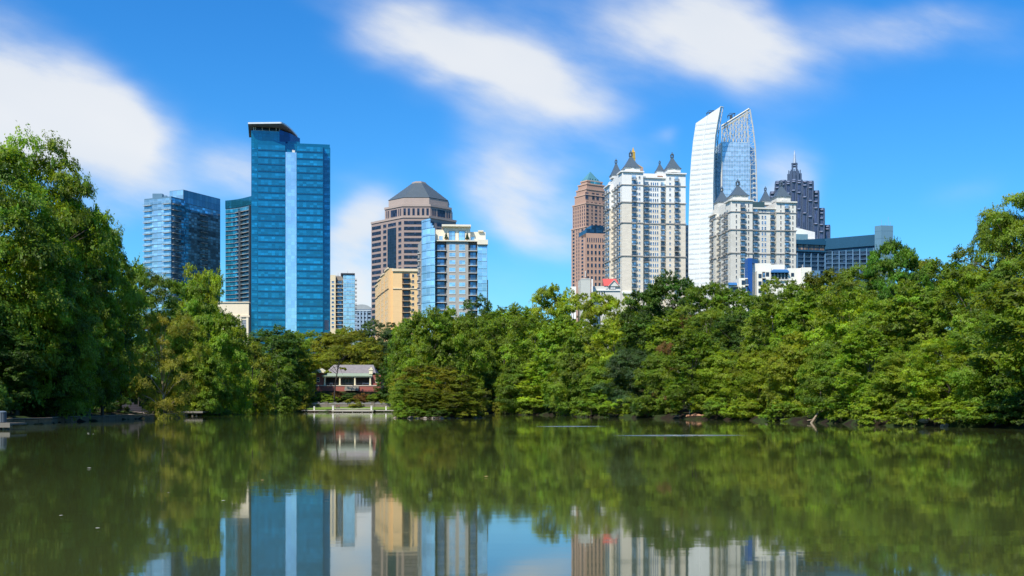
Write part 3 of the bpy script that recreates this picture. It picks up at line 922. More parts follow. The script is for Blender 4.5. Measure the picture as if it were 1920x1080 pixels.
# ---- grey condo with a rounded glass corner
def grey_condo():
    d = 505
    th = 4
    p0 = pt(815.3, d)
    b = Bld('condo_tower', 'grey and cream condo tower with a rounded pale glass corner and rooftop planters', 'tower', p0)
    grey = M('warm grey panel', (0.40, 0.365, 0.32), noise=0.08, bands=(3.29, 0.025, (0.30, 0.27, 0.24)))
    cream = M('cream penthouse', (0.78, 0.71, 0.56), noise=0.06)
    back = lambda p, k: (p[0] - sin(radians(th)) * k, p[1] + cos(radians(th)) * k)
    Q = lambda px, o=0.0: back(along(p0, th, px), -o)
    H = 13.9 / F * d
    zroof = zz(453, d)
    # main wall
    b.wall([Q(815), Q(837), back(Q(837), 22), back(Q(815), 22)], None, zroof, M('loggia taupe', (0.17, 0.15, 0.135)), mtop=roof_grey)
    b.wall([Q(837, .9), Q(878, .9), back(Q(878), 22), back(Q(837), 22)], None, zroof, grey, mtop=roof_grey)
    b.wall([Q(878), Q(894.8), back(Q(894.8), 22), back(Q(878), 22)], None, zroof, M('loggia taupe', (0.17, 0.15, 0.135)), mtop=roof_grey)
    b.wall([Q(894.8, .9), Q(913.3, .9), back(Q(913.3), 22), back(Q(894.8), 22)], None, zz(459, d), M('pale blue spandrel', (0.36, 0.52, 0.62), rough=0.3), mtop=roof_grey)
    b.wall([back(Q(913.4), 4), back(Q(916), 4), back(Q(916), 20), back(Q(913.4), 20)], None, zz(522, d), M('peach flank', (0.75, 0.50, 0.28)))
    f1, f2, f3, f4 = Face(Q(815), Q(837)), Face(Q(837, .9), Q(878, .9)), Face(Q(878), Q(894.8)), Face(Q(894.8, .9), Q(913.3, .9))
    z0 = zz(457, d)
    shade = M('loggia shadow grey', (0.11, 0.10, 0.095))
    for i in range(10):
        zc = z0 - i * H - H / 2
        for f in (f1, f3):
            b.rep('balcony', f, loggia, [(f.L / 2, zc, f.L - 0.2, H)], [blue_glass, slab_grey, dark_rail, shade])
        for px in (848, 866.5):
            u0, u1 = f2.U(px - 6.2), f2.U(px + 6.2)
            tall = 2.9 if i == 0 else 1.95
            b.rep('window', f2, w_plain, [((u0 + u1) / 2, zc - (0 if i else 0.0), u1 - u0, tall)], [sky_glass, M('pale frame', (0.55, 0.55, 0.52))])
        if i < 9:
            b.rep('window_band', f4, w_band, [(f4.L / 2, zc - 1.2, f4.L - 0.2, H * 0.92)], [sky_glass])
    # rounded glass corner, one band a storey
    n = 8
    pts = [pt(790.5 + 25 * i / n, d + 8 * (1 - sin(radians(12 + 78 * i / n))) - 3) for i in range(n + 1)]
    ztc = [zz(411 + (0 if i < 5 else 4.5 * (i - 4)), d) for i in range(n + 1)]
    nb = 14
    core = pts + [back(pts[-1], 14), back(pts[0], 14)]
    b.wall([(x, y + 0.35) for x, y in pts] + core[n + 1:], None, [z - 0.8 for z in ztc] + [ztc[-1] - .8, ztc[0] - .8], M('pale corner spandrel', (0.34, 0.52, 0.62), rough=0.25), mtop=roof_grey)
    for k in range(nb):
        mb = MB()
        for i in range(n):
            f = Face(pts[i], pts[i + 1])
            za = z0 - (k - 4) * H - H * 0.96
            zb = za + H * 0.93
            zb = min(zb, ztc[i] if i < 5 else ztc[i + 1])
            if zb - za < 0.5:
                continue
            x, y = f.P(0, 0)
            mb.at(b.rel(x, y, za), f.rz).box(0.0, f.L, 0, 0.5, 0, zb - za)
        if mb.v:
            link('window_band', mb.mesh('window_band', [sky_glass]), b.root)
    # left return with rounded balconies
    fl = Face(along(pts[0], 100, 783.5), pts[0])
    b.wall([fl.p0, fl.p1, back(fl.p1, 10), back(fl.p0, 4)], None, zz(447, d), grey, mtop=roof_grey)
    def rb(mb, w, h):
        mb.prism([(-w / 2, 0.2), (-w / 2, -0.6), (-w / 4, -1.3), (w / 4, -1.3), (w / 2, -0.6), (w / 2, 0.2)], -h / 2, -h / 2 + 0.35, 0)
        mb.prism([(-w / 2, -0.55), (-w / 4, -1.25), (w / 4, -1.25), (w / 2, -0.55), (w / 4, -1.18), (-w / 4, -1.18)], -h / 2 + 0.36, -h / 2 + 1.3, 1)
    b.rep('rounded_balcony', fl, rb, [(fl.L * 0.6, z0 - H * (i + 0.5), 4.2, H) for i in range(8)], [slab_grey, dark_rail])
    # penthouse
    zp = zz(428, d)
    b.wall([Q(817, -3), Q(832, -3), back(Q(832), 18), back(Q(817), 18)], zroof, zz(428.5, d), cream, mtop=roof_grey)
    b.wall([Q(832, -1.5), Q(882, -1.5), back(Q(882), 18), back(Q(832), 18)], zroof, zz(424, d), cream, mtop=roof_grey)
    b.wall([Q(882, -3), Q(911, -3), back(Q(911), 18), back(Q(882), 18)], zroof, zz(432, d), cream, mtop=roof_grey)
    b.solid('roof_slab', [Q(828.5, 0.3), Q(883, 0.3), back(Q(883), 19), back(Q(828.5), 19)], zz(424, d), zz(420.5, d), cream)
    b.solid('cornice', [Q(815, 1.8), Q(894.5, 1.8), back(Q(894.5), 1.2), back(Q(815), 1.2)], zz(453, d), zz(451, d), cream)
    b.solid('cornice', [Q(894.6, 2.0), Q(914.5, 2.0), back(Q(914.5), 6), back(Q(894.6), 6)], zz(458.5, d), zz(449.5, d), cream)
    b.solid('cornice', [Q(897, -2), Q(907, -2), back(Q(907), 12), back(Q(897), 12)], zz(432, d), zz(429.5, d), cream)
    fp = Face(Q(832, -1.5), Q(882, -1.5))
    for px in (847.5, 866):
        u0, u1 = fp.U(px - 6), fp.U(px + 6)
        b.rep('penthouse_window', fp, w_sash, [((u0 + u1) / 2, zz(441, d), u1 - u0, 4.4)], [sky_glass, M('bronze frame', (0.16, 0.11, 0.08))])
    fq = Face(Q(817, -3), Q(832, -3))
    b.rep('penthouse_window', fq, w_sash, [(fq.L * 0.66, zz(444.5, d), 1.9, 2.0)], [sky_glass, white_frame])
    fq = Face(Q(882, -3), Q(911, -3))
    b.rep('penthouse_window', fq, w_sash, [(fq.U(886), zz(446, d), 1.9, 2.2)], [sky_glass, white_frame])
    return Q, zz(451, d)
gcQ, gcZ = grey_condo()
for px, lab in ((836.5, 'small potted conifer on the condo roof terrace, beside the left penthouse window'), (876, 'small potted conifer on the condo roof terrace, beside the right penthouse window')):
    x, y = gcQ(px, -0.3)
    t_ = thing('potted_conifer', lab, 'potted tree', (x, y, gcZ + 0.02), 0, 'potted conifers on the roof terrace')
    link('pot', MB().lathe([(0.35, 0), (0.5, 0.7), (0.42, 0.7)], 10).mesh('pot', [M('clay pot', (0.3, 0.14, 0.08))]), t_)
    rg = random.Random(px)
    mb = MB()
    for k in range(420):
        h = rg.random(); a = rg.uniform(0, 2 * pi); r = (1 - h) * 0.85 * rg.uniform(0.5, 1.0) + 0.05
        c = (r * cos(a), r * sin(a), 0.75 + h * 2.9)
        s = 0.16
        mb.add([(c[0] - s * rg.random(), c[1] - s, c[2] - .1), (c[0] + s, c[1] + s * rg.random(), c[2] - .12), (c[0] + r * cos(a) * .1, c[1] + r * sin(a) * .1, c[2] + s)], [(0, 1, 2)])
    link('crown', mb.mesh('crown', [M('conifer green', (0.03, 0.075, 0.02))]), t_)

# ---------------------------------------------------------------- right hand group of towers
def pyramid_turret(b, px, d_front, half, y_base, y_apex, y_drum, rz, col, depth_off=0.0, pediment=False, parent=None):
    """square drum, flared slate pyramid and a ball finial; half is in photo pixels"""
    hw = half / F * d_front * 0.92
    x, y = pt(px, d_front)
    x, y = x - sin(rz) * hw, y + cos(rz) * hw
    zb, za, zd = zz(y_base, d_front), zz(y_apex, d_front), zz(y_drum, d_front)
    mb = MB().box(-hw * 0.97, hw * 0.97, -hw * 0.97, hw * 0.97, 0, zb - zd)
    mb.box(-hw * 1.06, hw * 1.06, -hw * 1.06, hw * 1.06, zb - zd, zb - zd + 0.35)
    if pediment:
        pw = hw * 0.45
        mb.prism([(-pw, -hw * 1.0), (pw, -hw * 1.0), (pw, -hw * 0.9), (-pw, -hw * 0.9)], 0, 0.6)
        mb.add([(-pw, -hw * 1.13, 0), (pw, -hw * 1.13, 0), (0, -hw * 1.13, hw * .42), (-pw, -hw * .9, 0), (pw, -hw * .9, 0), (0, -hw * .9, hw * .42)],
               [(0, 1, 2), (5, 4, 3), (0, 3, 4, 1), (1, 4, 5, 2), (2, 5, 3, 0)])
    t = link('turret', mb.mesh('turret', [col]), b.root, b.rel(x, y, zd), rz)
    rb = MB()
    h = za - zb
    rings = []
    for q, r in ((0.0, 1.12), (0.12, 0.90), (0.35, 0.64), (0.65, 0.34), (0.88, 0.15), (0.93, 0.17), (0.96, 0.08)):
        rings.append([(sx * hw * r, sy * hw * r, zb - zd + 0.36 + h * q) for sx, sy in ((-1, -1), (1, -1), (1, 1), (-1, 1))])
    rb.loft(rings)
    ro = link('roof', rb.mesh('roof', [slate]), t)
    fz = zb - zd + 0.36 + h * 0.95
    s = hw * 0.17
    fb = MB()
    for sx, sy in ((-1, -1), (1, -1), (1, 1), (-1, 1)):
        fb.box(sx * s - s * .25, sx * s + s * .25, sy * s - s * .25, sy * s + s * .25, fz - 0.2, fz + s * 2.2)
    fb.box(-s * 1.25, s * 1.25, -s * 1.25, s * 1.25, fz + s * 2.2, fz + s * 2.5)
    fb.loft([[(sx * s * 1.2 * q, sy * s * 1.2 * q, fz + s * 2.5 + s * 1.6 * (1 - q)) for sx, sy in ((-1, -1), (1, -1), (1, 1), (-1, 1))] for q in (1, 0.4, 0.12)])
    fb.lathe([(0.01, fz + s * 3.8), (s * .4, fz + s * 4.3), (0.01, fz + s * 4.9)], 8)
    link('finial', fb.mesh('finial', [slate]), t)

def cornice_ring(b, faces, z, out, h, mat):
    for f in faces:
        b.on('cornice', f, f.L / 2, z, MB().box(-f.L / 2 - out * 0.9, f.L / 2 + out * 0.9, -out, 0.2, -h / 2, h / 2), [mat])

# ---- brown postmodern tower with a teal pyramid
def brown_tower():
    d = 950
    th = 33
    br = M('brown pink granite', (0.47, 0.295, 0.22), noise=0.08, nscale=0.2)
    br2 = M('light brown granite', (0.56, 0.37, 0.28), noise=0.06)
    tealr = M('teal copper roof', (0.11, 0.30, 0.35), rough=0.45, metal=0.2)
    n0 = pt(1099, d)
    b = Bld('granite_tower', 'slender brown stepped granite tower with a teal pyramid top', 'tower', n0)
    def tier(xl, xm, xr, ytop, z0y=None, dd=0.0):
        n = pt(xm, d + dd)
        l, r = along(n, th + 90, xl), along(n, th, xr)
        bk = (l[0] + r[0] - n[0], l[1] + r[1] - n[1])
        b.wall([l, n, r, bk], None if z0y is None else zz(z0y, d), zz(ytop, d), br, mtop=br2)
        fl, fr = Face(l, n), Face(n, r)
        cornice_ring(b, (fl, fr), zz(ytop, d), 0.4, 1.0, br2)
        return fl, fr
    A = tier(1071.3, 1098, 1150, 425)
    B_ = tier(1073.5, 1098.5, 1140, 380, 426, 1.5)
    C = tier(1077.5, 1099, 1139, 363, 381, 3)
    D = tier(1080.5, 1099.5, 1137, 352, 364, 4.5)
    E = tier(1084, 1100.5, 1133, 341.5, 353, 6.5)
    E2 = tier(1089, 1101, 1129.5, 334.5, 342, 9)
    H = 6.75 / F * d
    fl, fr = A
    for px in (1075.5, 1092):
        b.rep('window', fl, w_bare, [(fl.U(px), zz(430, d) - i * H, 2.6, 1.7) for i in range(17)], [dark_glass, br2])
    for px in (1081.5, 1085.5):
        b.rep('slot_window', fl, w_bare, [(fl.U(px), zz(428, d) - i * H, 1.0, 2.0) for i in range(15)], [dark_glass, br])
    fl, fr = B_
    for px in (1076, 1080, 1084, 1088, 1092, 1096):
        b.rep('slot_window', fl, w_bare, [(fl.U(px), zz(386, d) - i * H, 1.0, 1.9) for i in range(6)], [dark_glass, br])
    for px, w in ((1101.5, 2.3), (1110, 1.3), (1117.5, 2.4), (1125, 1.3), (1132.5, 2.0)):
        b.rep('window', fr, w_bare, [(fr.U(px), zz(379, d) - i * H, w, 1.6) for i in range(9)], [dark_glass, br2])
    fl, fr = C
    for px, w in ((1100.5, 3.0), (1112.5, 2.6), (1120.5, 2.6), (1132, 3.0)):
        b.rep('tall_window', fr, w_bare, [(fr.U(px), zz(366, d) + 0.3, w, 5.6)], [dark_glass, br2])
    fl, fr = E
    for px in (1112, 1120):
        b.rep('crown_window', fr, w_bare, [(fr.U(px), zz(353, d), 3.2, 1.8)], [dark_glass, br2])
    # teal pyramid
    n = pt(1101, d + 11)
    l, r = along(n, th + 90, 1088.5), along(n, th, 1125)
    bk = (l[0] + r[0] - n[0], l[1] + r[1] - n[1])
    zb, za = zz(334.5, d), zz(313.5, d)
    cx, cy = (l[0] + r[0]) / 2, (l[1] + r[1]) / 2
    rg = lambda q, z: [b.rel(cx + (x - cx) * q, cy + (y - cy) * q, z) for x, y in (l, n, r, bk)]
    mb = MB().loft([rg(1.08, zb), rg(1.05, zb + 0.5), rg(0.03, za)])
    ro = link('roof', mb.mesh('roof', [tealr]), b.root)
    f = Face(n, r)
    teal_glass = G('teal attic glass', (0.10, 0.42, 0.52), pane=(1.6, 2.4), metal=0.3)
    b.rep('attic_window', f, w_band, [(f.L * 0.52, zz(339, d), f.L * 0.75, 3.4)], [teal_glass], out=2.2)
    # dormer eyes in the roof slope
    db = MB()
    for i, q in enumerate((0.25, 0.45, 0.65, 0.85)):
        x, y = f.P(f.L * q, -1.2)
        db.at(b.rel(x, y, zb + 1.9), f.rz).box(-0.4, 0.4, -0.9, 1.0, 0, 0.7)
    link('dormer', db.mesh('dormer', [dark_glass]), b.root)
brown_tower()

def brown_office():
    d = 820
    p0, p1 = pt(1098.8, d), pt(1150, d + 4)
    b = Bld('office_block', 'brown office block with a dark blue glass top storey, below the teal pyramid', 'building', p0)
    br = M('tan brown precast', (0.48, 0.30, 0.215), noise=0.07)
    zt = zz(437, d)
    b.wall([p0, p1, (p1[0] + 3, p1[1] + 30), (p0[0] + 3, p0[1] + 30)], None, zt, br, mtop=roof_grey)
    f = Face(p0, p1)
    ng = G('navy band glass', (0.012, 0.045, 0.085), pane=(1.5, 2.0), metal=0.4, var=0.6)
    za, zb = zz(436.5, d), zz(429, d)
    b.solid('top_storey', [f.P(0.4, -0.6), f.P(f.L, -0.6), f.P(f.L, -22), f.P(0.4, -22)], za, zb, ng, mtop=roof_grey)
    b.solid('top_storey', [f.P(f.U(1111), -3), f.P(f.L, -3), f.P(f.L, -22), f.P(f.U(1111), -22)], zb, zz(420.5, d), ng, mtop=roof_grey)
    b.rep('slot_window', f, w_bare, [(f.U(1101.5 + 4.1 * i), zz(449.5, d), 0.7, 2.9) for i in range(10)], [dark_glass, br])
    for r in range(9):
        b.rep('window', f, w_plain, [(f.U(1102.5 + 7.15 * i), zz(461.5 + 11.95 * r, d), 1.75, 3.1) for i in range(6)], [dark_glass, br])
    b.on('mast', f, f.U(1097), zz(520, d), MB().box(-0.25, 0.25, -1.0, -0.5, 0, 4.5), [white_frame])
brown_office()

def gold_spire():
    d = 1120
    x, y = pt(1187, d)
    b = Bld('spire_tower', 'thin gold spire of a distant tower rising behind the white turreted tower', 'tower', (x, y))
    mb = MB()
    zt = zz(318, d)
    b.wall([(x - 9, y - 9), (x + 9, y - 9), (x + 9, y + 9), (x - 9, y + 9)], None, zt, M('rose granite', (0.42, 0.29, 0.24)))
    gold = M('gold leaf', (0.72, 0.42, 0.08), rough=0.3, metal=0.55)
    z = lambda py: zz(py, d) - b.z
    w = 3.2 / F * d
    mb.loft([[(sx * r, sy * r, zq) for sx, sy in ((-1, -1), (1, -1), (1, 1), (-1, 1))] for r, zq in ((9, z(318)), (w * 1.25, z(306)), (w * 1.2, z(297.5)), (w * 1.35, z(297.2)), (w * 1.35, z(296)), (w * .85, z(295.8)), (w * .8, z(286.5)), (w * .95, z(286.2)), (w * .72, z(284)), (w * .1, z(276.5)))])
    link('spire', mb.mesh('spire', [gold]), b.root)
    mb = MB()
    for sx in (-1, 1):
        for sy in (-1, 1):
            mb.box(sx * w - 0.3, sx * w + 0.3, sy * w - .3, sy * w + .3, z(296), z(285))
    link('spire_post', mb.mesh('spire_post', [gold]), b.root)
gold_spire()

def dark_sliver():
    d = 790
    p0, p1 = pt(1270, d), pt(1290.7, d)
    b = Bld('office_block', 'narrow dark slate slab block between the white turreted tower and the white fin', 'building', p0)
    dk = M('dark slate panel', (0.05, 0.075, 0.10), rough=0.35, bands=(3.6, 0.2, (0.09, 0.12, 0.15)))
    b.wall([p0, p1, (p1[0], p1[1] + 25), (p0[0], p0[1] + 25)], None, zz(422, d), dk, mtop=roof_grey)
    f = Face(p0, p1)
    b.rep('window_band', f, w_band, [(f.L / 2, zz(426, d) - i * 3.6 - 1.5, f.L - 0.6, 1.9) for i in range(13)], [dark_glass])
dark_sliver()

# ---- the two white turreted residential towers
CRM = M('cream brick', (0.77, 0.69, 0.57), noise=0.05, brick=(2.4, 0.62, 0.03, (0.68, 0.62, 0.52)))
WHT = M('white stucco', (0.82, 0.80, 0.75), noise=0.06)
SHD = M('grey moulding', (0.40, 0.37, 0.34), noise=0.1)
BALG = G('balcony door glass', (0.26, 0.35, 0.42), pane=(1.2, 3), metal=0.3, objvar=0.6, var=0.5)
def white_tower_a():
    d = 650
    th = 9.0
    n0 = pt(1168, d)
    r0 = along(n0, th, 1285.5)
    l0 = along(n0, th + 90, 1140)
    b = Bld('residential_tower', 'tall white and cream residential tower with slate pyramid turrets, beside the brown towers', 'tower', n0)
    bk = lambda p, k: (p[0] - sin(radians(th)) * k, p[1] + cos(radians(th)) * k)
    Q = lambda px, o=0.0: bk(along(n0, th, px), -o)
    LD = math.hypot(l0[0] - n0[0], l0[1] - n0[1])
    zsplit = zz(378.6, d)
    zc, zb = zz(325.5, d), zz(321.0, d)
    IN = 1.6
    # centre body, then the two end bays proud of it
    for (x0, x1, o, top) in ((1206.01, 1249.0, -IN, 330), (1168, 1206, 0, 320.5), (1249.01, 1285.5, 0, 321.5)):
        poly = [Q(x0, o), Q(x1, o), bk(Q(x1), LD), bk(Q(x0), LD)]
        b.wall(poly, None, zsplit, CRM)
        b.wall(poly, zsplit, zz(top, d), WHT, mtop=roof_grey)
    # left side bays (far bay stands a little proud to the left)
    lb = lambda k, o=0.0: (n0[0] - sin(radians(th)) * k - cos(radians(th)) * o, n0[1] + cos(radians(th)) * k - sin(radians(th)) * o)
    for (k0, k1, o, top) in ((LD * 0.66, LD, 1.9, 331), (0.02, LD * 0.24, 0.5, 320.6)):
        poly = [lb(k1, o), lb(k0, o), lb(k0, -0.5), lb(k1, -0.5)]
        b.wall(poly, None, zsplit, CRM)
        b.wall(poly, zsplit, zz(top, d), WHT, mtop=roof_grey)
    f1, f2, f3 = Face(Q(1168), Q(1206)), Face(Q(1206, -IN), Q(1249, -IN)), Face(Q(1249), Q(1285.5))
    s1, s2, s3 = Face(lb(LD, 1.9), lb(LD * 0.66, 1.9)), Face(lb(LD * 0.66), lb(LD * 0.24)), Face(lb(LD * 0.24, .5), lb(0.02, .5))
    H = 10.23 / F * d
    zt = zz(326.8, d)
    N = 22
    for f, px, w in ((f1, 1188.5, 9.0), (f2, 1212, 9.0), (f3, 1268.5, 8.6), (f2, 1242.5, 8.4)):
        w_ = w / F * d
        b.rep('balcony', f, balc, [(f.U(px), zt - H * (i + (1 if f is f2 else 0)) - H / 2, w_, H) for i in range(N - (1 if f is f2 else 0))], [BALG, slab_grey, dark_rail])
    for f, us in ((s1, (0.3, 0.75)), (s2, (0.25, 0.75)), (s3, (0.35,))):
        for q in us:
            b.rep('side_balcony', f, balc, [(f.L * q, zt - H * (i + 1) - H / 2, min(3.0, f.L * 0.36), H) for i in range(N - 4)], [BALG, slab_grey, dark_rail])
    for f, px in ((f1, 1199), (f3, 1256.3)):
        b.rep('window', f, w_sash, [(f.U(px), zt - H * i - H / 2, 1.25, 1.5) for i in range(N)], [blue_glass, white_frame])
    for f, q in ((s1, 0.52), (s2, 0.5), (s3, .78)):
        b.rep('side_window', f, w_sash, [(f.L * q, zt - H * (i + 1) - H / 2, 0.9, 1.5) for i in range(N - 4)], [blue_glass, white_frame])
    for k in range(4):
        b.rep('narrow_window', f2, w_plain, [(f2.U(1221 + 4.0 * k), zt - H * (i + 1) - H / 2, 0.85, 1.9) for i in range(N - 1)], [blue_glass, white_frame], field='narrow_window')
    for py, h in ((346, 0.4), (378.6, 0.6), (417, 0.55), (479.4, 0.55)):
        for f in (f1, f3, s1, s3, f2, s2):
            b.on('cornice', f, f.L / 2, zz(py, d), MB().box(-f.L / 2 - (0.5 if f not in (f2, s2) else 0), f.L / 2 + (0.5 if f not in (f2, s2) else 0), -0.42, 0.2, -h / 2, h / 2), [SHD])
    for f, py in ((f1, 321.5), (f3, 322.5), (f2, 330.5), (s3, 321.5), (s1, 331.5)):
        b.on('cornice', f, f.L / 2, zz(py, d), MB().box(-f.L / 2 - 0.4, f.L / 2 + 0.4, -0.9, 0.2, -0.3, 0.4), [WHT])
    b.on('cornice', f1, f1.L / 2, zz(549, d), MB().box(-f1.L / 2 - 0.6, f1.L / 2 + 0.6, -1.0, 0.2, -0.5, 0.5), [WHT])
    b.solid('parapet', [Q(1206.02, -4), Q(1249, -4), bk(Q(1249), LD - 2), bk(Q(1206.02), LD - 2)], zz(330.2, d), zz(321, d), WHT, mtop=roof_grey)
    b.solid('roof_terrace', [Q(1236, -3.2), Q(1246, -3.2), Q(1246, -3.9), Q(1236, -3.9)], zz(330, d), zz(325, d), M('terracotta screen', (0.30, 0.16, 0.10)))
    rz = radians(th)
    pyramid_turret(b, 1186.5, d + 1.2, 15.8, 315, 289.5, 321, rz, WHT, pediment=True)
    pyramid_turret(b, 1264, d + 7.0, 14.2, 317, 292.5, 323, rz, WHT, pediment=True)
    pyramid_turret(b, 1157.5, d + 22, 11, 329, 303, 333.5, rz, WHT)
    pyramid_turret(b, 1239, d + 36, 8.2, 321.5, 305, 326, rz, WHT)
white_tower_a()

def white_tower_b():
    d = 600
    th = 8.0
    n0 = pt(1372, d)
    r0 = along(n0, th, 1492.5)
    l0 = along(n0, th + 90, 1336)
    b = Bld('residential_tower', 'shorter grey cream residential tower with four slate turrets, in front of the white fin tower', 'tower', n0)
    bk = lambda p, k: (p[0] - sin(radians(th)) * k, p[1] + cos(radians(th)) * k)
    Q = lambda px, o=0.0: bk(along(n0, th, px), -o)
    LD = math.hypot(l0[0] - n0[0], l0[1] - n0[1])
    GC = M('grey cream stucco', (0.68, 0.64, 0.56), noise=0.06, brick=(2.2, 1.0, 0.03, (0.56, 0.52, 0.46)))
    GW = M('pale grey stucco', (0.72, 0.69, 0.62), noise=0.07)
    IN = 1.6
    zsp = zz(430, d)
    for (x0, x1, o, top) in ((1411.01, 1456.0, -IN, 387.5), (1372, 1411, 0, 374.5), (1456.01, 1492.5, 0, 376)):
        poly = [Q(x0, o), Q(x1, o), bk(Q(x1), LD), bk(Q(x0), LD)]
        b.wall(poly, None, zsp, GC)
        b.wall(poly, zsp, zz(top, d), GW, mtop=roof_grey)
    lb = lambda k, o=0.0: (n0[0] - sin(radians(th)) * k - cos(radians(th)) * o, n0[1] + cos(radians(th)) * k - sin(radians(th)) * o)
    for (k0, k1, o, top) in ((LD * 0.68, LD, 1.6, 387.5), (0.02, LD * 0.26, 0.5, 374.6)):
        poly = [lb(k1, o), lb(k0, o), lb(k0, -0.5), lb(k1, -0.5)]
        b.wall(poly, None, zsp, GC)
        b.wall(poly, zsp, zz(top, d), GW, mtop=roof_grey)
    f1, f2, f3 = Face(Q(1372), Q(1411)), Face(Q(1411, -IN), Q(1456, -IN)), Face(Q(1456), Q(1492.5))
    s1, s2, s3 = Face(lb(LD, 1.6), lb(LD * 0.68, 1.6)), Face(lb(LD * 0.68), lb(LD * 0.26)), Face(lb(LD * 0.26, .5), lb(0.02, .5))
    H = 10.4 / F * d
    zt = zz(379, d)
    N = 17
    for f, px, w in ((f1, 1392.5, 9.5), (f3, 1475, 8.5), (f2, 1416.5, 8.6), (f2, 1448, 8.6)):
        sk = 1 if f is f2 else 0
        b.rep('balcony', f, balc, [(f.U(px), zt - H * (i + sk) - H / 2, w / F * d, H) for i in range(N - sk)], [BALG, slab_grey, dark_rail])
    for f, pxs in ((f1, (1380.5, 1403.5)), (f3, (1464, 1486.5))):
        for px in pxs:
            b.rep('window', f, w_sash, [(f.U(px), zt - H * i - H / 2, 0.8, 1.7) for i in range(N)], [dark_glass, white_frame])
    for px in (1429.5, 1434.8):
        b.rep('paired_window', f2, w_sash, [(f2.U(px), zt - H * (i + 1) - H / 2, 1.15, 1.9) for i in range(N - 1)], [blue_glass, white_frame])
    for f, qs in ((s1, (0.5,)), (s2, (0.2, 0.8)), (s3, (0.3,))):
        for q in qs:
            b.rep('side_balcony', f, balc, [(f.L * q, zt - H * (i + 1) - H / 2, min(3.0, f.L * 0.4), H) for i in range(N - 2)], [BALG, slab_grey, dark_rail])
    for f, qs in ((s1, (0.18, 0.84)), (s2, (0.5,)), (s3, (0.72,))):
        for q in qs:
            b.rep('side_window', f, w_sash, [(f.L * q, zt - H * (i + 1) - H / 2, 0.9, 1.7) for i in range(N - 2)], [dark_glass, white_frame])
    for py, h in ((396.5, 0.35), (430, 0.55), (474, 0.5)):
        for f in (f1, f3, s1, s3, f2, s2):
            e = 0.5 if f not in (f2, s2) else 0
            b.on('cornice', f, f.L / 2, zz(py, d), MB().box(-f.L / 2 - e, f.L / 2 + e, -0.42, 0.2, -h / 2, h / 2), [SHD])
    for f, py in ((f1, 375.4), (f3, 376.5), (f2, 388.5), (s3, 375.5), (s1, 388)):
        b.on('cornice', f, f.L / 2, zz(py, d), MB().box(-f.L / 2 - 0.4, f.L / 2 + 0.4, -0.9, 0.2, -0.3, 0.4), [GW])
    b.solid('roof_pavilion', [Q(1411.02, -5), Q(1440, -5), bk(Q(1440), LD - 4), bk(Q(1411.02), LD - 4)], zz(387.4, d), zz(374, d), M('dark teal roof block', (0.045, 0.085, 0.095), rough=0.4), mtop=roof_grey)
    rz = radians(th)
    pyramid_turret(b, 1388.5, d + 1.2, 16.8, 367.5, 344.5, 375, rz, GW, pediment=True)
    pyramid_turret(b, 1469.5, d + 6.5, 15.2, 369.5, 346, 377, rz, GW, pediment=True)
    pyramid_turret(b, 1357, d + 23, 12.6, 379.5, 356, 389, rz, GW)
    pyramid_turret(b, 1438.5, d + 32, 10.4, 378, 355, 384, rz, GW)
white_tower_b()

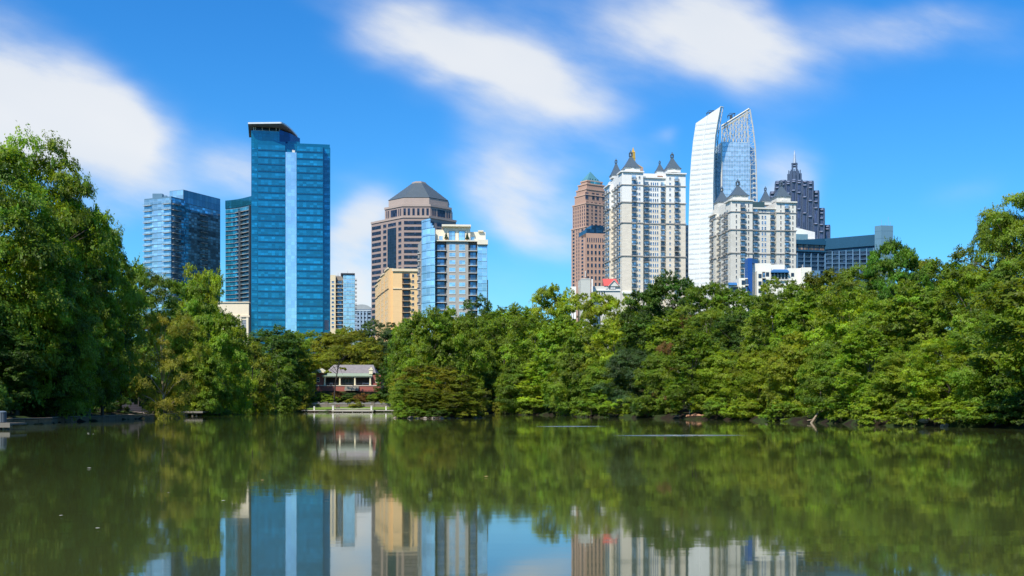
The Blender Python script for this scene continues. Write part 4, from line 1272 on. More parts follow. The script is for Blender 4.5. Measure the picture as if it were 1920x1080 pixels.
# ---- white fin tower with roof lattice
def fin_tower():
    d = 960
    nb = pt(1337, d)
    b = Bld('fin_tower', 'white curved fin tower with a pale blue glass body and open lattice crown', 'tower', nb)
    b2 = b
    white = M('white metal panel', (0.72, 0.72, 0.68), rough=0.45, noise=0.04, bands=(4.2, 0.12, (0.70, 0.70, 0.68)))
    steel = M('white steel lattice', (0.62, 0.60, 0.53), rough=0.4)
    fa = 100.0    # the fin runs back to the left
    fa = 150.0
    # outline of the fin face: photo points, left edge and right edge by height
    left = [(1289.5, 560), (1290, 500), (1291, 430), (1293, 345), (1296, 300), (1299.5, 265), (1304.7, 231)]
    right = [(1337, 560), (1337, 500), (1337, 345), (1338.5, 290), (1341, 255), (1345.5, 228), (1350.8, 200)]
    ang = radians(fa)
    def onp(px, py):
        q = along(nb, fa, px)
        return q[0], q[1], zz(py, q[1])
    # plane of the fin: through nb, direction fa. thickness 3 m backwards
    nx, ny = sin(ang), -cos(ang)
    if ny > 0: nx, ny = -nx, -ny
    L3 = [onp(*p) for p in left]
    R3 = [onp(*p) for p in right]
    L3[0] = (L3[0][0], L3[0][1], b.z); R3[0] = (R3[0][0], R3[0][1], b.z)
    mb = MB()
    rel = lambda p, o=0: b.rel(p[0] + nx * o, p[1] + ny * o, p[2])
    rings = [[rel(l), rel(r), rel(r, -3.0), rel(l, -3.0)] for l, r in zip(L3, R3)]
    mb.loft(rings)
    link('fin', mb.mesh('fin', [white]), b.root)
    # raised mullion and storey ribs on the fin
    tb = MB()
    def interp(arr, z):
        for a, c in zip(arr, arr[1:]):
            if a[2] <= z <= c[2]:
                t = (z - a[2]) / (c[2] - a[2])
                return tuple(a[i] + (c[i] - a[i]) * t for i in range(3))
        return arr[-1]
    z = b.z + 25
    k = 0
    ztop = min(L3[-1][2], R3[-1][2])
    while z < ztop - 2:
        l, r = interp(L3, z), interp(R3, z)
        m_ = tuple(l[i] + (r[i] - l[i]) * 0.48 for i in range(3))
        for (a, c) in ((l, m_), (m_, r)):
            g = MB()
            u = 0.04
            A = tuple(a[i] + (c[i] - a[i]) * u for i in range(3)); C_ = tuple(a[i] + (c[i] - a[i]) * (1 - u) for i in range(3))
            g.loft([[rel((*A[:2], z), -0.2), rel((*C_[:2], z), -0.2), rel((*C_[:2], z), 0.12), rel((*A[:2], z), 0.12)][::-1],
                    [rel((*A[:2], z + 1.5), -0.2), rel((*C_[:2], z + 1.5), -0.2), rel((*C_[:2], z + 1.5), 0.12), rel((*A[:2], z + 1.5), 0.12)][::-1]])
            if k < 100:
                link('window_band', g.mesh('window_band', [G('frosted white glass', (0.66, 0.67, 0.65), pane=(1.4, 3), metal=0.1, var=0.06, rough=0.3, mortar=(0.60, 0.61, 0.59), objvar=0.06)]), b.root)
            k += 1
        z += 4.2
    mp = [tuple(l[i] + (r[i] - l[i]) * 0.48 for i in range(3)) for l, r in zip(L3, R3)]
    tb.loft([[rel(p, 0.45), rel((p[0] + 0.5, p[1], p[2]), 0.45), rel((p[0] + 0.5, p[1], p[2]), -0.2), rel(p, -0.2)] for p in mp])
    link('mullion', tb.mesh('mullion', [M('white mullion', (0.80, 0.80, 0.78))]), b.root)
    # glass body: recessed strip and main front
    gl = G('pale blue curtain wall', (0.44, 0.60, 0.70), pane=(2.25, 4.1), rough=0.09, metal=0.45, var=0.22, mortar=(0.74, 0.79, 0.80), msize=0.16, objvar=0.05)
    th = 6
    g0 = pt(1338, d + 22)
    g1 = along(g0, th, 1354)
    m0 = pt(1353, d + 14)
    m1 = along(m0, th, 1406.5)
    def blk(a, c, ytop, dep):
        bx, by = -sin(radians(th)) * dep, cos(radians(th)) * dep
        zt = zz(ytop, a[1])
        b.wall([a, c, (c[0] + bx, c[1] + by), (a[0] + bx, a[1] + by)], None, zt, M('blue grey spandrel', (0.34, 0.48, 0.58), rough=0.3), mtop=roof_grey)
        f = Face(a, c)
        k = 0
        zc = zt
        while zc - 4.1 > zz(590, d) and k < 60:
            b.rep('window_band', f, w_band, [(f.L / 2, zc - 2.05, f.L - 0.2, 3.7)], [gl], cap=140)
            zc -= 4.1; k += 1
        return f
    blk(g0, g1, 287, 25)
    fm = blk(m0, m1, 266, 34)
    # narrow pale corner rib
    b.solid('corner_rib', [pt(1351.5, d + 12.5), pt(1354.5, d + 12.5), pt(1354.5, d + 15), pt(1351.5, d + 15)], None, zz(268, d + 13), steel)
    # curved right edge: lattice screen with small balconies
    edge = [(1420.3, 600), (1420.3, 480), (1420, 420), (1419.3, 360), (1417.8, 310), (1416, 275), (1412, 240), (1406, 205)]
    inner = [(1407, 600), (1407, 480), (1407, 420), (1407, 360), (1407, 310), (1405, 275), (1402.5, 240), (1399, 209)]
    D1 = d + 17
    P3 = lambda q, dd=0.0: (*pt(q[0], D1 + dd), zz(q[1], D1))
    sg = MB()
    E3, I3 = [P3(q) for q in edge], [P3(q) for q in inner]
    E3[0] = (*E3[0][:2], b.z); I3[0] = (*I3[0][:2], b.z)
    sg.loft([[b.rel(i[0], i[1] + 1.5, i[2]), b.rel(e[0], e[1] + 4.5, e[2]), b.rel(e[0], e[1] + 10, e[2]), b.rel(i[0], i[1] + 10, i[2])] for i, e in zip(I3[:6], E3[:6])])
    link('side_glass', sg.mesh('side_glass', [G('edge glass', (0.30, 0.50, 0.66), pane=(2, 4.1), metal=0.5, var=0.3, mortar=(0.6, 0.68, 0.72), msize=0.12)]), b.root)
    lat = MB()
    for a, c in zip(E3, E3[1:]):
        lat.bar(b.rel(*a), b.rel(*c), 0.55)
    for a, c in zip(I3, I3[1:]):
        lat.bar(b.rel(*a), b.rel(*c), 0.3)
    zq = zz(560, D1)
    q = 0
    while zq < E3[-1][2] - 2:
        e, i = interp(E3, zq), interp(I3, zq)
        e2, i2 = interp(E3, zq + 4.1), interp(I3, zq + 4.1)
        lat.bar(b.rel(*e), b.rel(*i), 0.16)
        if zq > zz(310, D1):
            lat.bar(b.rel(*(e if q % 2 else i)), b.rel(*(i2 if q % 2 else e2)), 0.18)
        q += 1
        zq += 4.1
    link('edge_lattice', lat.mesh('edge_lattice', [steel]), b.root)
    bb = MB()
    def small_balc(mb, w, h):
        mb.box(-w / 2, w / 2, -1.2, 0.2, 0, 0.25).box(-w / 2, w / 2, -1.2, -1.1, 0.3, 1.2)
        for sx in (-w / 2, w / 2 - 0.1):
            mb.box(sx, sx + 0.1, -1.1, 0.2, 0.3, 1.1)
    zq = zz(540, D1)
    while zq < zz(320, D1):
        e, i = interp(E3, zq), interp(I3, zq)
        f = Face((i[0], i[1] + 1.5), (e[0], e[1] + 4.5))
        b.rep('balcony', f, small_balc, [(f.L * 0.72, zq, 2.2, 4)], [M('white balcony', (0.72, 0.72, 0.70))])
        zq += 4.1
    # roof lattice between the glass top and the sloping crown beam
    rl = MB()
    c0, c1 = (1353, 236.5), (1405, 204)
    DR = d + 20
    PP = lambda px, py, dd=0: b.rel(*pt(px, DR + dd), zz(py, DR))
    rl.bar(PP(*c0), PP(*c1), 0.85)
    rl.bar(PP(c0[0], c0[1] + 5), PP(c1[0] - 2, c1[1] + 6), 0.4)
    rl.bar(PP(c0[0], c0[1], 12), PP(c1[0], c1[1], 12), 0.5)
    nB = 9
    for k in range(nB + 1):
        px = c0[0] + (c1[0] - 3 - c0[0]) * k / nB
        pyt = c0[1] + (c1[1] - c0[1]) * k / nB
        rl.bar(PP(px, pyt), PP(px, 267), 0.33)
        rl.bar(PP(px, pyt, 12), PP(px, 267, 12), 0.28)
        rl.bar(PP(px, pyt), PP(px, pyt, 12), 0.25)
        if k < nB:
            px2 = c0[0] + (c1[0] - 3 - c0[0]) * (k + 1) / nB
            pyt2 = c0[1] + (c1[1] - c0[1]) * (k + 1) / nB
            rows = max(2, int((267 - pyt) / 12))
            for r in range(rows):
                ya = pyt + (267 - pyt) * r / rows; yb = pyt2 + (267 - pyt2) * (r + 1) / rows
                ya2 = pyt2 + (267 - pyt2) * r / rows; yb1 = pyt + (267 - pyt) * (r + 1) / rows
                if (k + r) % 2:
                    rl.bar(PP(px, ya), PP(px2, yb), 0.24)
                    rl.bar(PP(px2, ya2, 12), PP(px, yb1, 12), 0.25)
                else:
                    rl.bar(PP(px2, ya2), PP(px, yb1), 0.24)
                    rl.bar(PP(px, ya, 12), PP(px2, yb, 12), 0.25)
                rl.bar(PP(px, yb1), PP(px2, yb), 0.16)
                rl.bar(PP(px, yb1), PP(px, yb1 - 3, 12), 0.2)
    link('roof_lattice', rl.mesh('roof_lattice', [steel]), b.root)
    # truss behind the fin's right edge
    tr = MB()
    RE = [tuple(p) for p in R3[2:]]
    off = [(1345, 300), (1346, 262), (1349, 238), (1352, 222), (1356, 201)]
    OE = [(*pt(px, d + 14), zz(py, d + 14)) for px, py in off]
    for a, c in zip(OE, OE[1:]):
        tr.bar(b.rel(*a), b.rel(*c), 0.35)
    for k in range(14):
        za = R3[2][2] + (R3[-1][2] - R3[2][2]) * k / 14
        zb_ = za + (R3[-1][2] - R3[2][2]) / 14
        a, c = interp(RE, za), interp(RE, zb_)
        a2, c2 = interp(OE, max(OE[0][2], za)), interp(OE, max(OE[0][2], zb_))
        if za > OE[0][2] - 6:
            tr.bar(b.rel(*a), b.rel(*a2), 0.2)
            tr.bar(b.rel(*(a if k % 2 else a2)), b.rel(*(c2 if k % 2 else c)), 0.2)
    tr.bar(b.rel(*R3[-1]), b.rel(*OE[-1]), 0.5)
    link('fin_truss', tr.mesh('fin_truss', [steel]), b.root)
    # window cleaning cranes on both roofs
    cr = MB()
    for (px, py, dd) in ((1332, 213, 4), (1371, 218, 22)):
        x, y, z_ = *pt(px, d + dd), zz(py, d + dd)
        o = b.rel(x, y, z_)
        cr.at(o).bar((-3.5, 0, 0), (3.5, 0, 2.6), 0.3).bar((-3, 0, -2), (-3, 0, 0.2), 0.25).bar((3, 0, -1), (3, 0, 2.4), 0.25).bar((-3.5, 0, 0), (-1, 0, 2.6), 0.2).bar((-1, 0, 2.6), (3.5, 0, 2.6), 0.2).box(-1.2, 1, -0.8, 0.8, -2.4, 0.8)
    link('cleaning_crane', cr.mesh('cleaning_crane', [M('dark crane steel', (0.06, 0.07, 0.09), rough=0.4)]), b.root)
fin_tower()

# ---- dark stepped tower with a needle
def stepped_tower():
    d = 1040
    x0, y0c = pt(1489.7, d)
    b = Bld('stepped_tower', 'dark blue grey stepped tower with a lantern and needle spire, behind the shorter turreted tower', 'tower', (x0, y0c))
    ang = radians(-16)
    ax, ay = (cos(ang), sin(ang)), (-sin(ang), cos(ang))
    dk = M('dark purple granite', (0.060, 0.082, 0.140), rough=0.3, noise=0.15, nscale=0.2, spec=0.6)
    dk2 = M('dark rib granite', (0.085, 0.11, 0.175), rough=0.3)
    wg = G('violet grey glass', (0.05, 0.055, 0.10), pane=(1.2, 3.9), metal=0.45, var=0.5, rough=0.08)
    pxm = d / F
    # ring radii (px) and tops from the right hand silhouette
    steps = [(19, 337.5), (28, 340), (37, 357), (42, 375), (47, 390.5), (52, 410), (57, 428)]
    def shaft(cx, cy, w, top, nm='wall'):
        x, y = x0 + ax[0] * cx + ay[0] * cy, y0c + ax[1] * cx + ay[1] * cy
        mb = MB()
        h = zz(top, y) - b.z
        c = w * 0.22
        P = [(-w, -w + c), (-w + c, -w), (w - c, -w), (w, -w + c), (w, w - c), (w - c, w), (-w + c, w), (-w, w - c)]
        mb.prism(P, 0, h)
        o = link(nm, mb.mesh(nm, [dk]), b.root, b.rel(x, y, b.z), ang)
        rb = MB()
        n = 2
        zlo = max(0, zz(470, d) - b.z)
        for q in range(n + 1):
            u = -w + c + (2 * w - 2 * c) * q / n
            rb.box(u - 0.16, u + 0.16, -w - 0.3, -w + 0.1, zlo, h - 0.8)
            rb.box(-w - 0.3, -w + 0.1, u - 0.16, u + 0.16, zlo, h - 0.8)
            rb.box(w - 0.1, w + 0.3, u - 0.16, u + 0.16, zlo, h - 0.8)
        link('rib', rb.mesh('rib', [dk2]), o)
        wb = MB()
        wb.box(-w * 0.42, w * 0.42, -w - 0.2, -w + 0.1, max(zlo, h - 45), h - 3)
        link('bay_glass', wb.mesh('bay_glass', [wg]), o)
        lb = MB().prism([(-w * .8, -w + .2), (-w * 0.45, -w - 1.6), (w * 0.45, -w - 1.6), (w * .8, -w + .2)], h - 1.4, h - 0.5)
        link('ledge', lb.mesh('ledge', [M('pale violet ledge', (0.30, 0.30, 0.38), rough=0.3, metal=0.4)]), o)
    u = 4.9
    for i in range(-6, 7):
        for j in range(-6, 2):
            e = math.hypot(i * 0.93, j * 0.93) * 9.9 * 0.62 + max(abs(i), abs(j)) * 9.9 * 0.38
            if e > 60:
                continue
            top = float(np.interp(e, [0, 24, 31, 38, 43, 48, 53, 58, 62], [337, 338.5, 343, 358, 375, 391, 410, 428, 440]))
            top += 1.6 * (((i * 7 + j * 3) % 3) - 1)
            if j > 0 and e < 30:
                continue
            shaft(i * 9.9 * pxm, j * 9.9 * pxm, 4.85 * pxm, top)
    # lantern cluster
    lan = MB()
    Z = lambda py: zz(py, d) - b.z
    for k in range(8):
        a = ang + pi / 4 * k
        r = 10.5 * pxm if k % 2 == 0 else 8.5 * pxm
        X, Y = r * cos(a), r * sin(a)
        lan.at((X, Y, 0), ang).box(-1.3, 1.3, -1.3, 1.3, Z(340), Z(326 if k % 2 == 0 else 322)).box(-.4, .4, -.4, .4, Z(326), Z(319))
    lan.at((0, 0, 0), ang)
    lan.box(-3.2, 3.2, -3.2, 3.2, Z(340), Z(322))
    for sx in (-1, 1):
        for sy in (-1, 1):
            lan.box(sx * 1.8 - .75, sx * 1.8 + .75, sy * 1.8 - .75, sy * 1.8 + .75, Z(324), Z(307.5))
    lan.box(-2.6, 2.6, -2.6, 2.6, Z(313), Z(311.5)).box(-2.7, 2.7, -2.7, 2.7, Z(308.5), Z(306.5))
    link('lantern', lan.mesh('lantern', [dk]), b.root)
    nd = MB().lathe([(1.7, Z(307)), (1.3, Z(298)), (1.1, Z(297.6)), (0.8, Z(290)), (0.3, Z(282.5))], 8)
    link('needle', nd.mesh('needle', [M('pale needle', (0.45, 0.50, 0.55), rough=0.35, metal=0.4)]), b.root)
stepped_tower()

# ---- white block behind the hotel
def white_block():
    d = 770
    p0, p1 = pt(1480, d), pt(1528, d + 3)
    b = Bld('office_block', 'plain white block behind the blue hotel, under the dark stepped tower', 'building', p0)
    b.wall([p0, p1, (p1[0], p1[1] + 20), (p0[0], p0[1] + 20)], None, [zz(423.5, d), zz(434, d), zz(434, d), zz(423.5, d)], WHT)
    f = Face(p0, p1)
    b.on('plant_room', f, f.U(1500), zz(452, d), MB().box(-6, f.U(1509) - f.U(1500), -5, 0.1, 0, zz(440.5, d) - zz(452, d)), [M('teal grey panel', (0.15, 0.27, 0.33), rough=0.4)])
    b.on('parapet', f, f.L / 2, zz(447, d), MB().box(-f.L / 2, f.L / 2, -0.4, 0.1, -0.3, 0.3), [M('pale edge', (0.6, 0.6, 0.58))])
white_block()

# ---- long blue hotel with an end tower
def blue_hotel():
    d = 715
    p0 = pt(1488, d)
    pm = pt(1547.5, d + 6)
    p1 = pt(1641, d - 12)
    b = Bld('hotel_block', 'long navy blue hotel block with gridded facade and grey blue end tower', 'building', p0)
    bl = M('navy blue panel', (0.016, 0.075, 0.14), rough=0.4, noise=0.1)
    grid = M('blue concrete grid', (0.10, 0.21, 0.34), rough=0.6, noise=0.06)
    H = 8.35 / F * d
    for (a, c, ya, yc) in ((p0, pm, 450.5, 447), (pm, p1, 449, 441)):
        b.wall([a, c, (c[0] + 4, c[1] + 24), (a[0] + 4, a[1] + 24)], None, [zz(ya, a[1]), zz(yc, c[1]), zz(yc, c[1]), zz(ya, a[1])], bl, mtop=roof_grey)
    fa, fb = Face(p0, pm), Face(pm, p1)
    b.on('fascia', fa, fa.L / 2, zz(454, d), MB().box(-fa.L / 2, fa.L / 2 + 0.6, -1.3, 0.1, -1.2, 1.5), [bl])
    b.on('fascia', fb, fb.L / 2, zz(458, d), MB().box(-fb.L / 2, fb.L / 2, -1.0, 0.1, -2.6, 4.2), [bl])
    b.on('ledge', fa, fa.L / 2, zz(469.5, d), MB().box(-fa.L / 2, fa.L / 2, -1.4, 0.1, -0.6, 0.4), [bl])
    # curtained loggia of the left wing
    cur = G('brown curtained glass', (0.20, 0.125, 0.085), pane=(1.7, 5), metal=0.0, var=0.9, rough=0.2, mortar=(0.03, 0.05, 0.08), msize=0.12)
    b.rep('lounge_window', fa, w_band, [(fa.U(1496 + 10.0 * k + 5), zz(462, d), 3.0, 3.6) for k in range(5)], [cur])
    shade = G('hotel room glass', (0.018, 0.03, 0.055), pane=(1.5, 2.8), metal=0.25, var=0.9, objvar=0.5, rough=0.1)
    def room(mb, w, h):
        mb.box(-w / 2, w / 2, -0.05, 0.2, -h / 2, h / 2, 0)
        mb.box(-w / 2, w / 2, -0.75, 0.1, -h / 2 - 0.12, -h / 2 + 0.15, 1)
        mb.box(-w / 2, w / 2, -0.72, -0.66, -h / 2 + 0.75, -h / 2 + 0.85, 1)
        mb.box(-w / 2, w / 2, -0.3, 0.1, h / 2 - 0.1, h / 2 + 0.05, 1)
    cols_a = [1494 + 12.9 * k for k in range(5)]
    cols_b = [1548.5 + 12.9 * k for k in range(8)]
    for f, cols, ytop in ((fa, cols_a, 474), (fb, cols_b, 470)):
        for k, px in enumerate(cols[:-1]):
            u0, u1 = f.U(px), f.U(cols[k + 1])
            for r in range(7 if f is fa else 6):
                b.rep('room_window', f, room, [((u0 + u1) / 2, zz(ytop, f.P(u0)[1]) - H * r - H / 2 - 0.2, u1 - u0 - 0.6, H - 0.45)], [shade, grid])
        for px in cols:
            b.rep('pier', f, lambda mb, w, h: mb.box(-w / 2, w / 2, -0.95, 0.1, -h / 2, h / 2), [(f.U(px), zz(ytop, d) - 11.5, 0.6, 23)], [grid])
    # end tower
    t0 = pt(1652, d - 22)
    tl, tr = along(t0, 130, 1640), along(t0, 8, 1674.5)
    tw = M('grey blue tower panel', (0.12, 0.235, 0.32), rough=0.4, noise=0.08, bands=(4.5, 0.04, (0.06, 0.13, 0.19)))
    b.solid('stair_tower', [tl, t0, tr, (tr[0] + tl[0] - t0[0], tr[1] + 12)], None, zz(422.5, d - 22), tw, mtop=roof_grey)
    an = MB()
    o = b.rel((t0[0] + tr[0]) / 2, t0[1] + 5, zz(422.5, d - 22))
    for k, (xx, hh) in enumerate(((-2, 4.5), (0.5, 2.5), (2.2, 6.0), (3.5, 3.0))):
        an.at(o).bar((xx, 0, -0.2), (xx, 0, hh), 0.06)
    link('antenna', an.mesh('antenna', [M('thin antenna', (0.35, 0.38, 0.42), rough=0.4)]), b.root)
blue_hotel()

# ---- white stepped apartments with blue accents
def white_apartments():
    d = 455
    p0 = pt(1366, d)
    b = Bld('apartment_block', 'low white stepped apartment block with a tall blue panel and blue canopies', 'building', p0)
    wh = M('bright white render', (0.80, 0.76, 0.66), noise=0.05)
    bl = M('royal blue panel', (0.012, 0.075, 0.30), rough=0.4, noise=0.08)
    th = 0
    def seg(x0, x1, yt, dd, dep=14, mat=wh, nm='wall'):
        a, c = pt(x0, d + dd), pt(x1, d + dd)
        b.solid(nm, [a, c, (c[0], c[1] + dep), (a[0], a[1] + dep)], None, zz(yt, d), mat, mtop=roof_grey)
        return Face(a, c)
    blk = seg(1402, 1410.5, 483.3, 1.0, 6, bl, 'blue_panel')
    a, c = pt(1410.5, d + 1), pt(1421, d + 8)
    b.solid('blue_panel', [a, c, (c[0], c[1] + 2), (a[0], a[1] + 4)], zz(492, d), zz(483.5, d), bl)
    s1 = seg(1410.6, 1446, 491.5, 4, 16)
    s1b = seg(1446, 1471, 492, 7, 14)
    s2 = seg(1419.5, 1445, 508, 0.0, 8)
    s3 = seg(1385, 1402, 521, 0.5, 12)
    s4 = seg(1366, 1385, 531, 2.0, 12)
    s5 = seg(1477, 1503, 502.5, 0.5, 14)
    s6 = seg(1503.1, 1521.5, 502, -1.0, 14)
    s7 = seg(1445.1, 1476.9, 524, 0.8, 12)
    dg = [dark_glass, M('navy frame', (0.03, 0.05, 0.09))]
    for px, py in ((1425, 517), (1425, 531), (1425, 545), (1439, 514), (1439, 528), (1439, 542)):
        b.rep('window', s2, w_plain, [(s2.U(px), zz(py, d), 1.3, 1.5)], dg)
    for px, py, f in ((1394, 529, s3), (1394, 542, s3), (1374, 541, s4), (1380, 541, s4)):
        b.rep('window', f, w_plain, [(f.U(px), zz(py, d), 1.5, 1.6)], dg)
    for px, py, f in ((1486, 514.5, s5), (1512, 514.5, s6), (1486, 528, s5), (1512, 528, s6)):
        b.rep('window', f, w_plain, [(f.U(px), zz(py, d), 1.2, 1.3)], dg)
    # stair strip beside the panel, dark openings painted as shade
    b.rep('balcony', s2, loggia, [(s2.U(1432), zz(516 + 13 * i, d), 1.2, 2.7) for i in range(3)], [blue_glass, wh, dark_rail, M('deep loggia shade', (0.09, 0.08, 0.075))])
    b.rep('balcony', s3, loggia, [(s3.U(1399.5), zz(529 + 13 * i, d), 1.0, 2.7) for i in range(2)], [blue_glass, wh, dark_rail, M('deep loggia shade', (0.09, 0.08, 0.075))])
    # glazed pavilion with blue curved canopy
    f7 = s7.shift(-1.2)
    zc = zz(511.5, d)
    b.solid('pavilion', [s7.P(0.3, -0.8), s7.P(s7.L - 0.1, -0.8), s7.P(s7.L - 0.1, -8), s7.P(0.3, -8)], zz(524, d), zc, dark_glass)
    mb = MB()
    w = s7.L / 2 + 0.2
    rg = lambda q, z: [(-w * q, -1.6 * q - 0.2, z), (w * q, -1.6 * q - 0.2, z), (w * q, 8.5, z), (-w * q, 8.5, z)]
    mb.loft([rg(1.0, 0), rg(1.0, 0.35), rg(0.9, 0.9), rg(0.72, 1.3)])
    b.on('canopy', s7, s7.L / 2, zc, mb, [M('blue canopy', (0.03, 0.14, 0.34), rough=0.45)])
    pil = MB()
    for k in range(6):
        u = s7.L * k / 5
        pil.box(u - 0.1, u + 0.1, -0.1, 0.15, 0, zc - zz(524, d))
    pil.box(0, s7.L, -0.35, 0.1, -0.3, 0.15)
    b.on('railing', s7, 0, zz(524, d), pil, [M('pale railing', (0.5, 0.5, 0.47))], out=0.5)
    mb = MB().loft([[(-1.9, -1.3, 0), (1.9, -1.3, 0), (1.9, 0.2, 0), (-1.9, 0.2, 0)], [(-1.6, -0.4, 1.1), (1.6, -0.4, 1.1), (1.6, 0.2, 1.1), (-1.6, 0.2, 1.1)]])
    b.on('canopy', s4, s4.U(1373), zz(534, d), mb, [M('blue canopy', (0.03, 0.14, 0.34), rough=0.45)])
    vb = MB()
    for px, hh in ((1462, 2.6), (1466, 1.4), (1455, 1.0), (1505, 2.2)):
        x, y = pt(px, d + 9)
        vb.at(b.rel(x, y, zz(492 if px < 1500 else 502, d) - 0.1)).lathe([(0.22, 0), (0.22, hh), (0.3, hh), (0.3, hh + 0.2)], 8)
    link('roof_vent', vb.mesh('roof_vent', [M('vent grey', (0.4, 0.4, 0.4))]), b.root)
    a = pt(1524, d + 6)
    b.solid('roof_unit', [pt(1522, d + 6), pt(1538, d + 6), pt(1538, d + 12), pt(1522, d + 12)], zz(530, d), zz(504.5, d), M('blue grey roof unit', (0.10, 0.22, 0.36)))
white_apartments()

# ---- red roofed villa with a grey lift housing
def red_roof():
    d = 520
    p0 = pt(1112, d)
    b = Bld('villa', 'cream house with a red hipped roof and small gable, below the tall white tower', 'house', p0)
    wl = M('pale stone render', (0.62, 0.60, 0.54))
    f = Face(p0, pt(1163, d))
    b.wall([f.P(0), f.P(f.L), f.P(f.L, -12), f.P(0, -12)], None, zz(536.5, d), wl, mtop=roof_grey)
    b.on('cornice', f, f.L / 2, zz(544.5, d), MB().box(-f.L / 2 - 0.3, f.L / 2 + 0.3, -0.5, 0.1, -0.2, 0.25), [WHT])
    b.rep('window', f, w_plain, [(f.U(1124 + 4.6 * k), zz(550, d), 0.75, 1.7) for k in range(3)], [dark_glass, WHT])
    red = M('red metal roof', (0.56, 0.09, 0.075), rough=0.5, noise=0.06)
    zb, za = zz(536, d), zz(521, d)
    u0, u1 = f.U(1132.5), f.U(1161.5)
    v0, v1 = f.U(1130.8), f.U(1156.5)
    mb = MB()
    mb.add([(u0, -0.4, 0), (u1, -0.4, 0), (u1, 8, 0), (u0, 8, 0), (v0, 3.6, za - zb), (v1, 3.6, za - zb)], [(0, 1, 5, 4), (1, 2, 5), (2, 3, 4, 5), (3, 0, 4), (0, 3, 2, 1)])
    b.on('roof', f, 0, zb, mb, [red])
    g0, g1, gm = f.U(1141), f.U(1161), f.U(1151)
    gz = zz(526.8, d) - zz(537, d)
    mb = MB().add([(g0, -0.9, 0), (g1, -0.9, 0), (gm, -0.9, gz), (g0, 3, 0), (g1, 3, 0), (gm, 3, gz)], [(0, 1, 2), (5, 4, 3), (0, 3, 4, 1), (1, 4, 5, 2), (2, 5, 3, 0)])
    gb = b.on('gable', f, 0, zz(537, d), mb, [wl])
    mb = MB()
    for a, c in (((g0 - .3, -0.3), (gm, gz + 0.12)), ((gm, gz + 0.12), (g1 + .3, -0.3))):
        mb.loft([[(a[0], -1.3, a[1]), (a[0], 3, a[1]), (a[0], 3, a[1] + 0.3), (a[0], -1.3, a[1] + 0.3)], [(c[0], -1.3, c[1]), (c[0], 3, c[1]), (c[0], 3, c[1] + 0.3), (c[0], -1.3, c[1] + 0.3)]])
    b.on('gable_trim', f, 0, zz(537, d), mb, [M('grey verge', (0.45, 0.42, 0.40))])
    uv = MB()
    for px in (1137, 1146, 1149, 1152):
        uv.box(f.U(px) - 0.3, f.U(px) + 0.3, -0.6, -0.1, 0, 1.0 if px < 1140 else 1.6)
    b.on('roof_vent', f, 0, zz(542.5, d), uv, [M('vent pale', (0.6, 0.6, 0.6))])
    # lift housing
    q0 = pt(1089, d - 6)
    b2 = Bld('lift_housing', 'plain grey rooftop lift housing box left of the red roofed house', 'building', q0)
    l = pt(1084, d + 3)
    r = pt(1107, d - 6)
    gy = M('light grey panel', (0.52, 0.52, 0.47), noise=0.05)
    b2.wall([l, q0, r, (r[0] - .5, r[1] + 9)], None, zz(526.3, d), gy, mtop=roof_grey)
    f2 = Face(q0, r)
    b2.on('parapet', f2, f2.L / 2, zz(526.3, d), MB().box(-f2.L / 2, f2.L / 2, -0.15, 0.2, -0.1, 0.25), [white_frame])
    b2.solid('chimney', [pt(1109, d - 6), pt(1111.6, d - 6), pt(1111.6, d), pt(1109, d)], None, zz(526, d), WHT)
    b2.solid('annex', [pt(1070, d - 4), pt(1080, d - 4), pt(1080, d + 4), pt(1070, d + 4)], None, zz(539, d), WHT)
red_roof()

def rooftop_gear():
    gm = M('roof plant grey', (0.34, 0.35, 0.36), noise=0.15)
    rg = random.Random(31)
    for nm, idx in (('condo_tower', 0), ('condo_block', 0), ('office_block', 0), ('residential_tower', 0), ('residential_tower', 1), ('hotel_block', 0), ('apartment_block', 0)):
        b = BLDS[nm][idx]
        if not b.tops:
            continue
        for poly, z in (b.tops[-2:] if nm != 'residential_tower' else b.tops[1:2]):
            cx = sum(p[0] for p in poly) / len(poly); cy = sum(p[1] for p in poly) / len(poly)
            mb = MB()
            for k in range(3):
                q = rg.uniform(-0.3, 0.3)
                x = cx + (poly[1][0] - poly[0][0]) * q; y = cy + (poly[1][1] - poly[0][1]) * q
                mb.at(b.rel(x, y, z - 0.05)).box(-rg.uniform(.8, 1.6), rg.uniform(.8, 1.6), -1, 1, 0, rg.uniform(0.9, 2.0))
                mb.bar((0.3, 0, 0.4), (0.3, 0, rg.uniform(2.5, 4.5)), 0.07)
            link('roof_unit', mb.mesh('roof_unit', [gm]), b.root)
rooftop_gear()

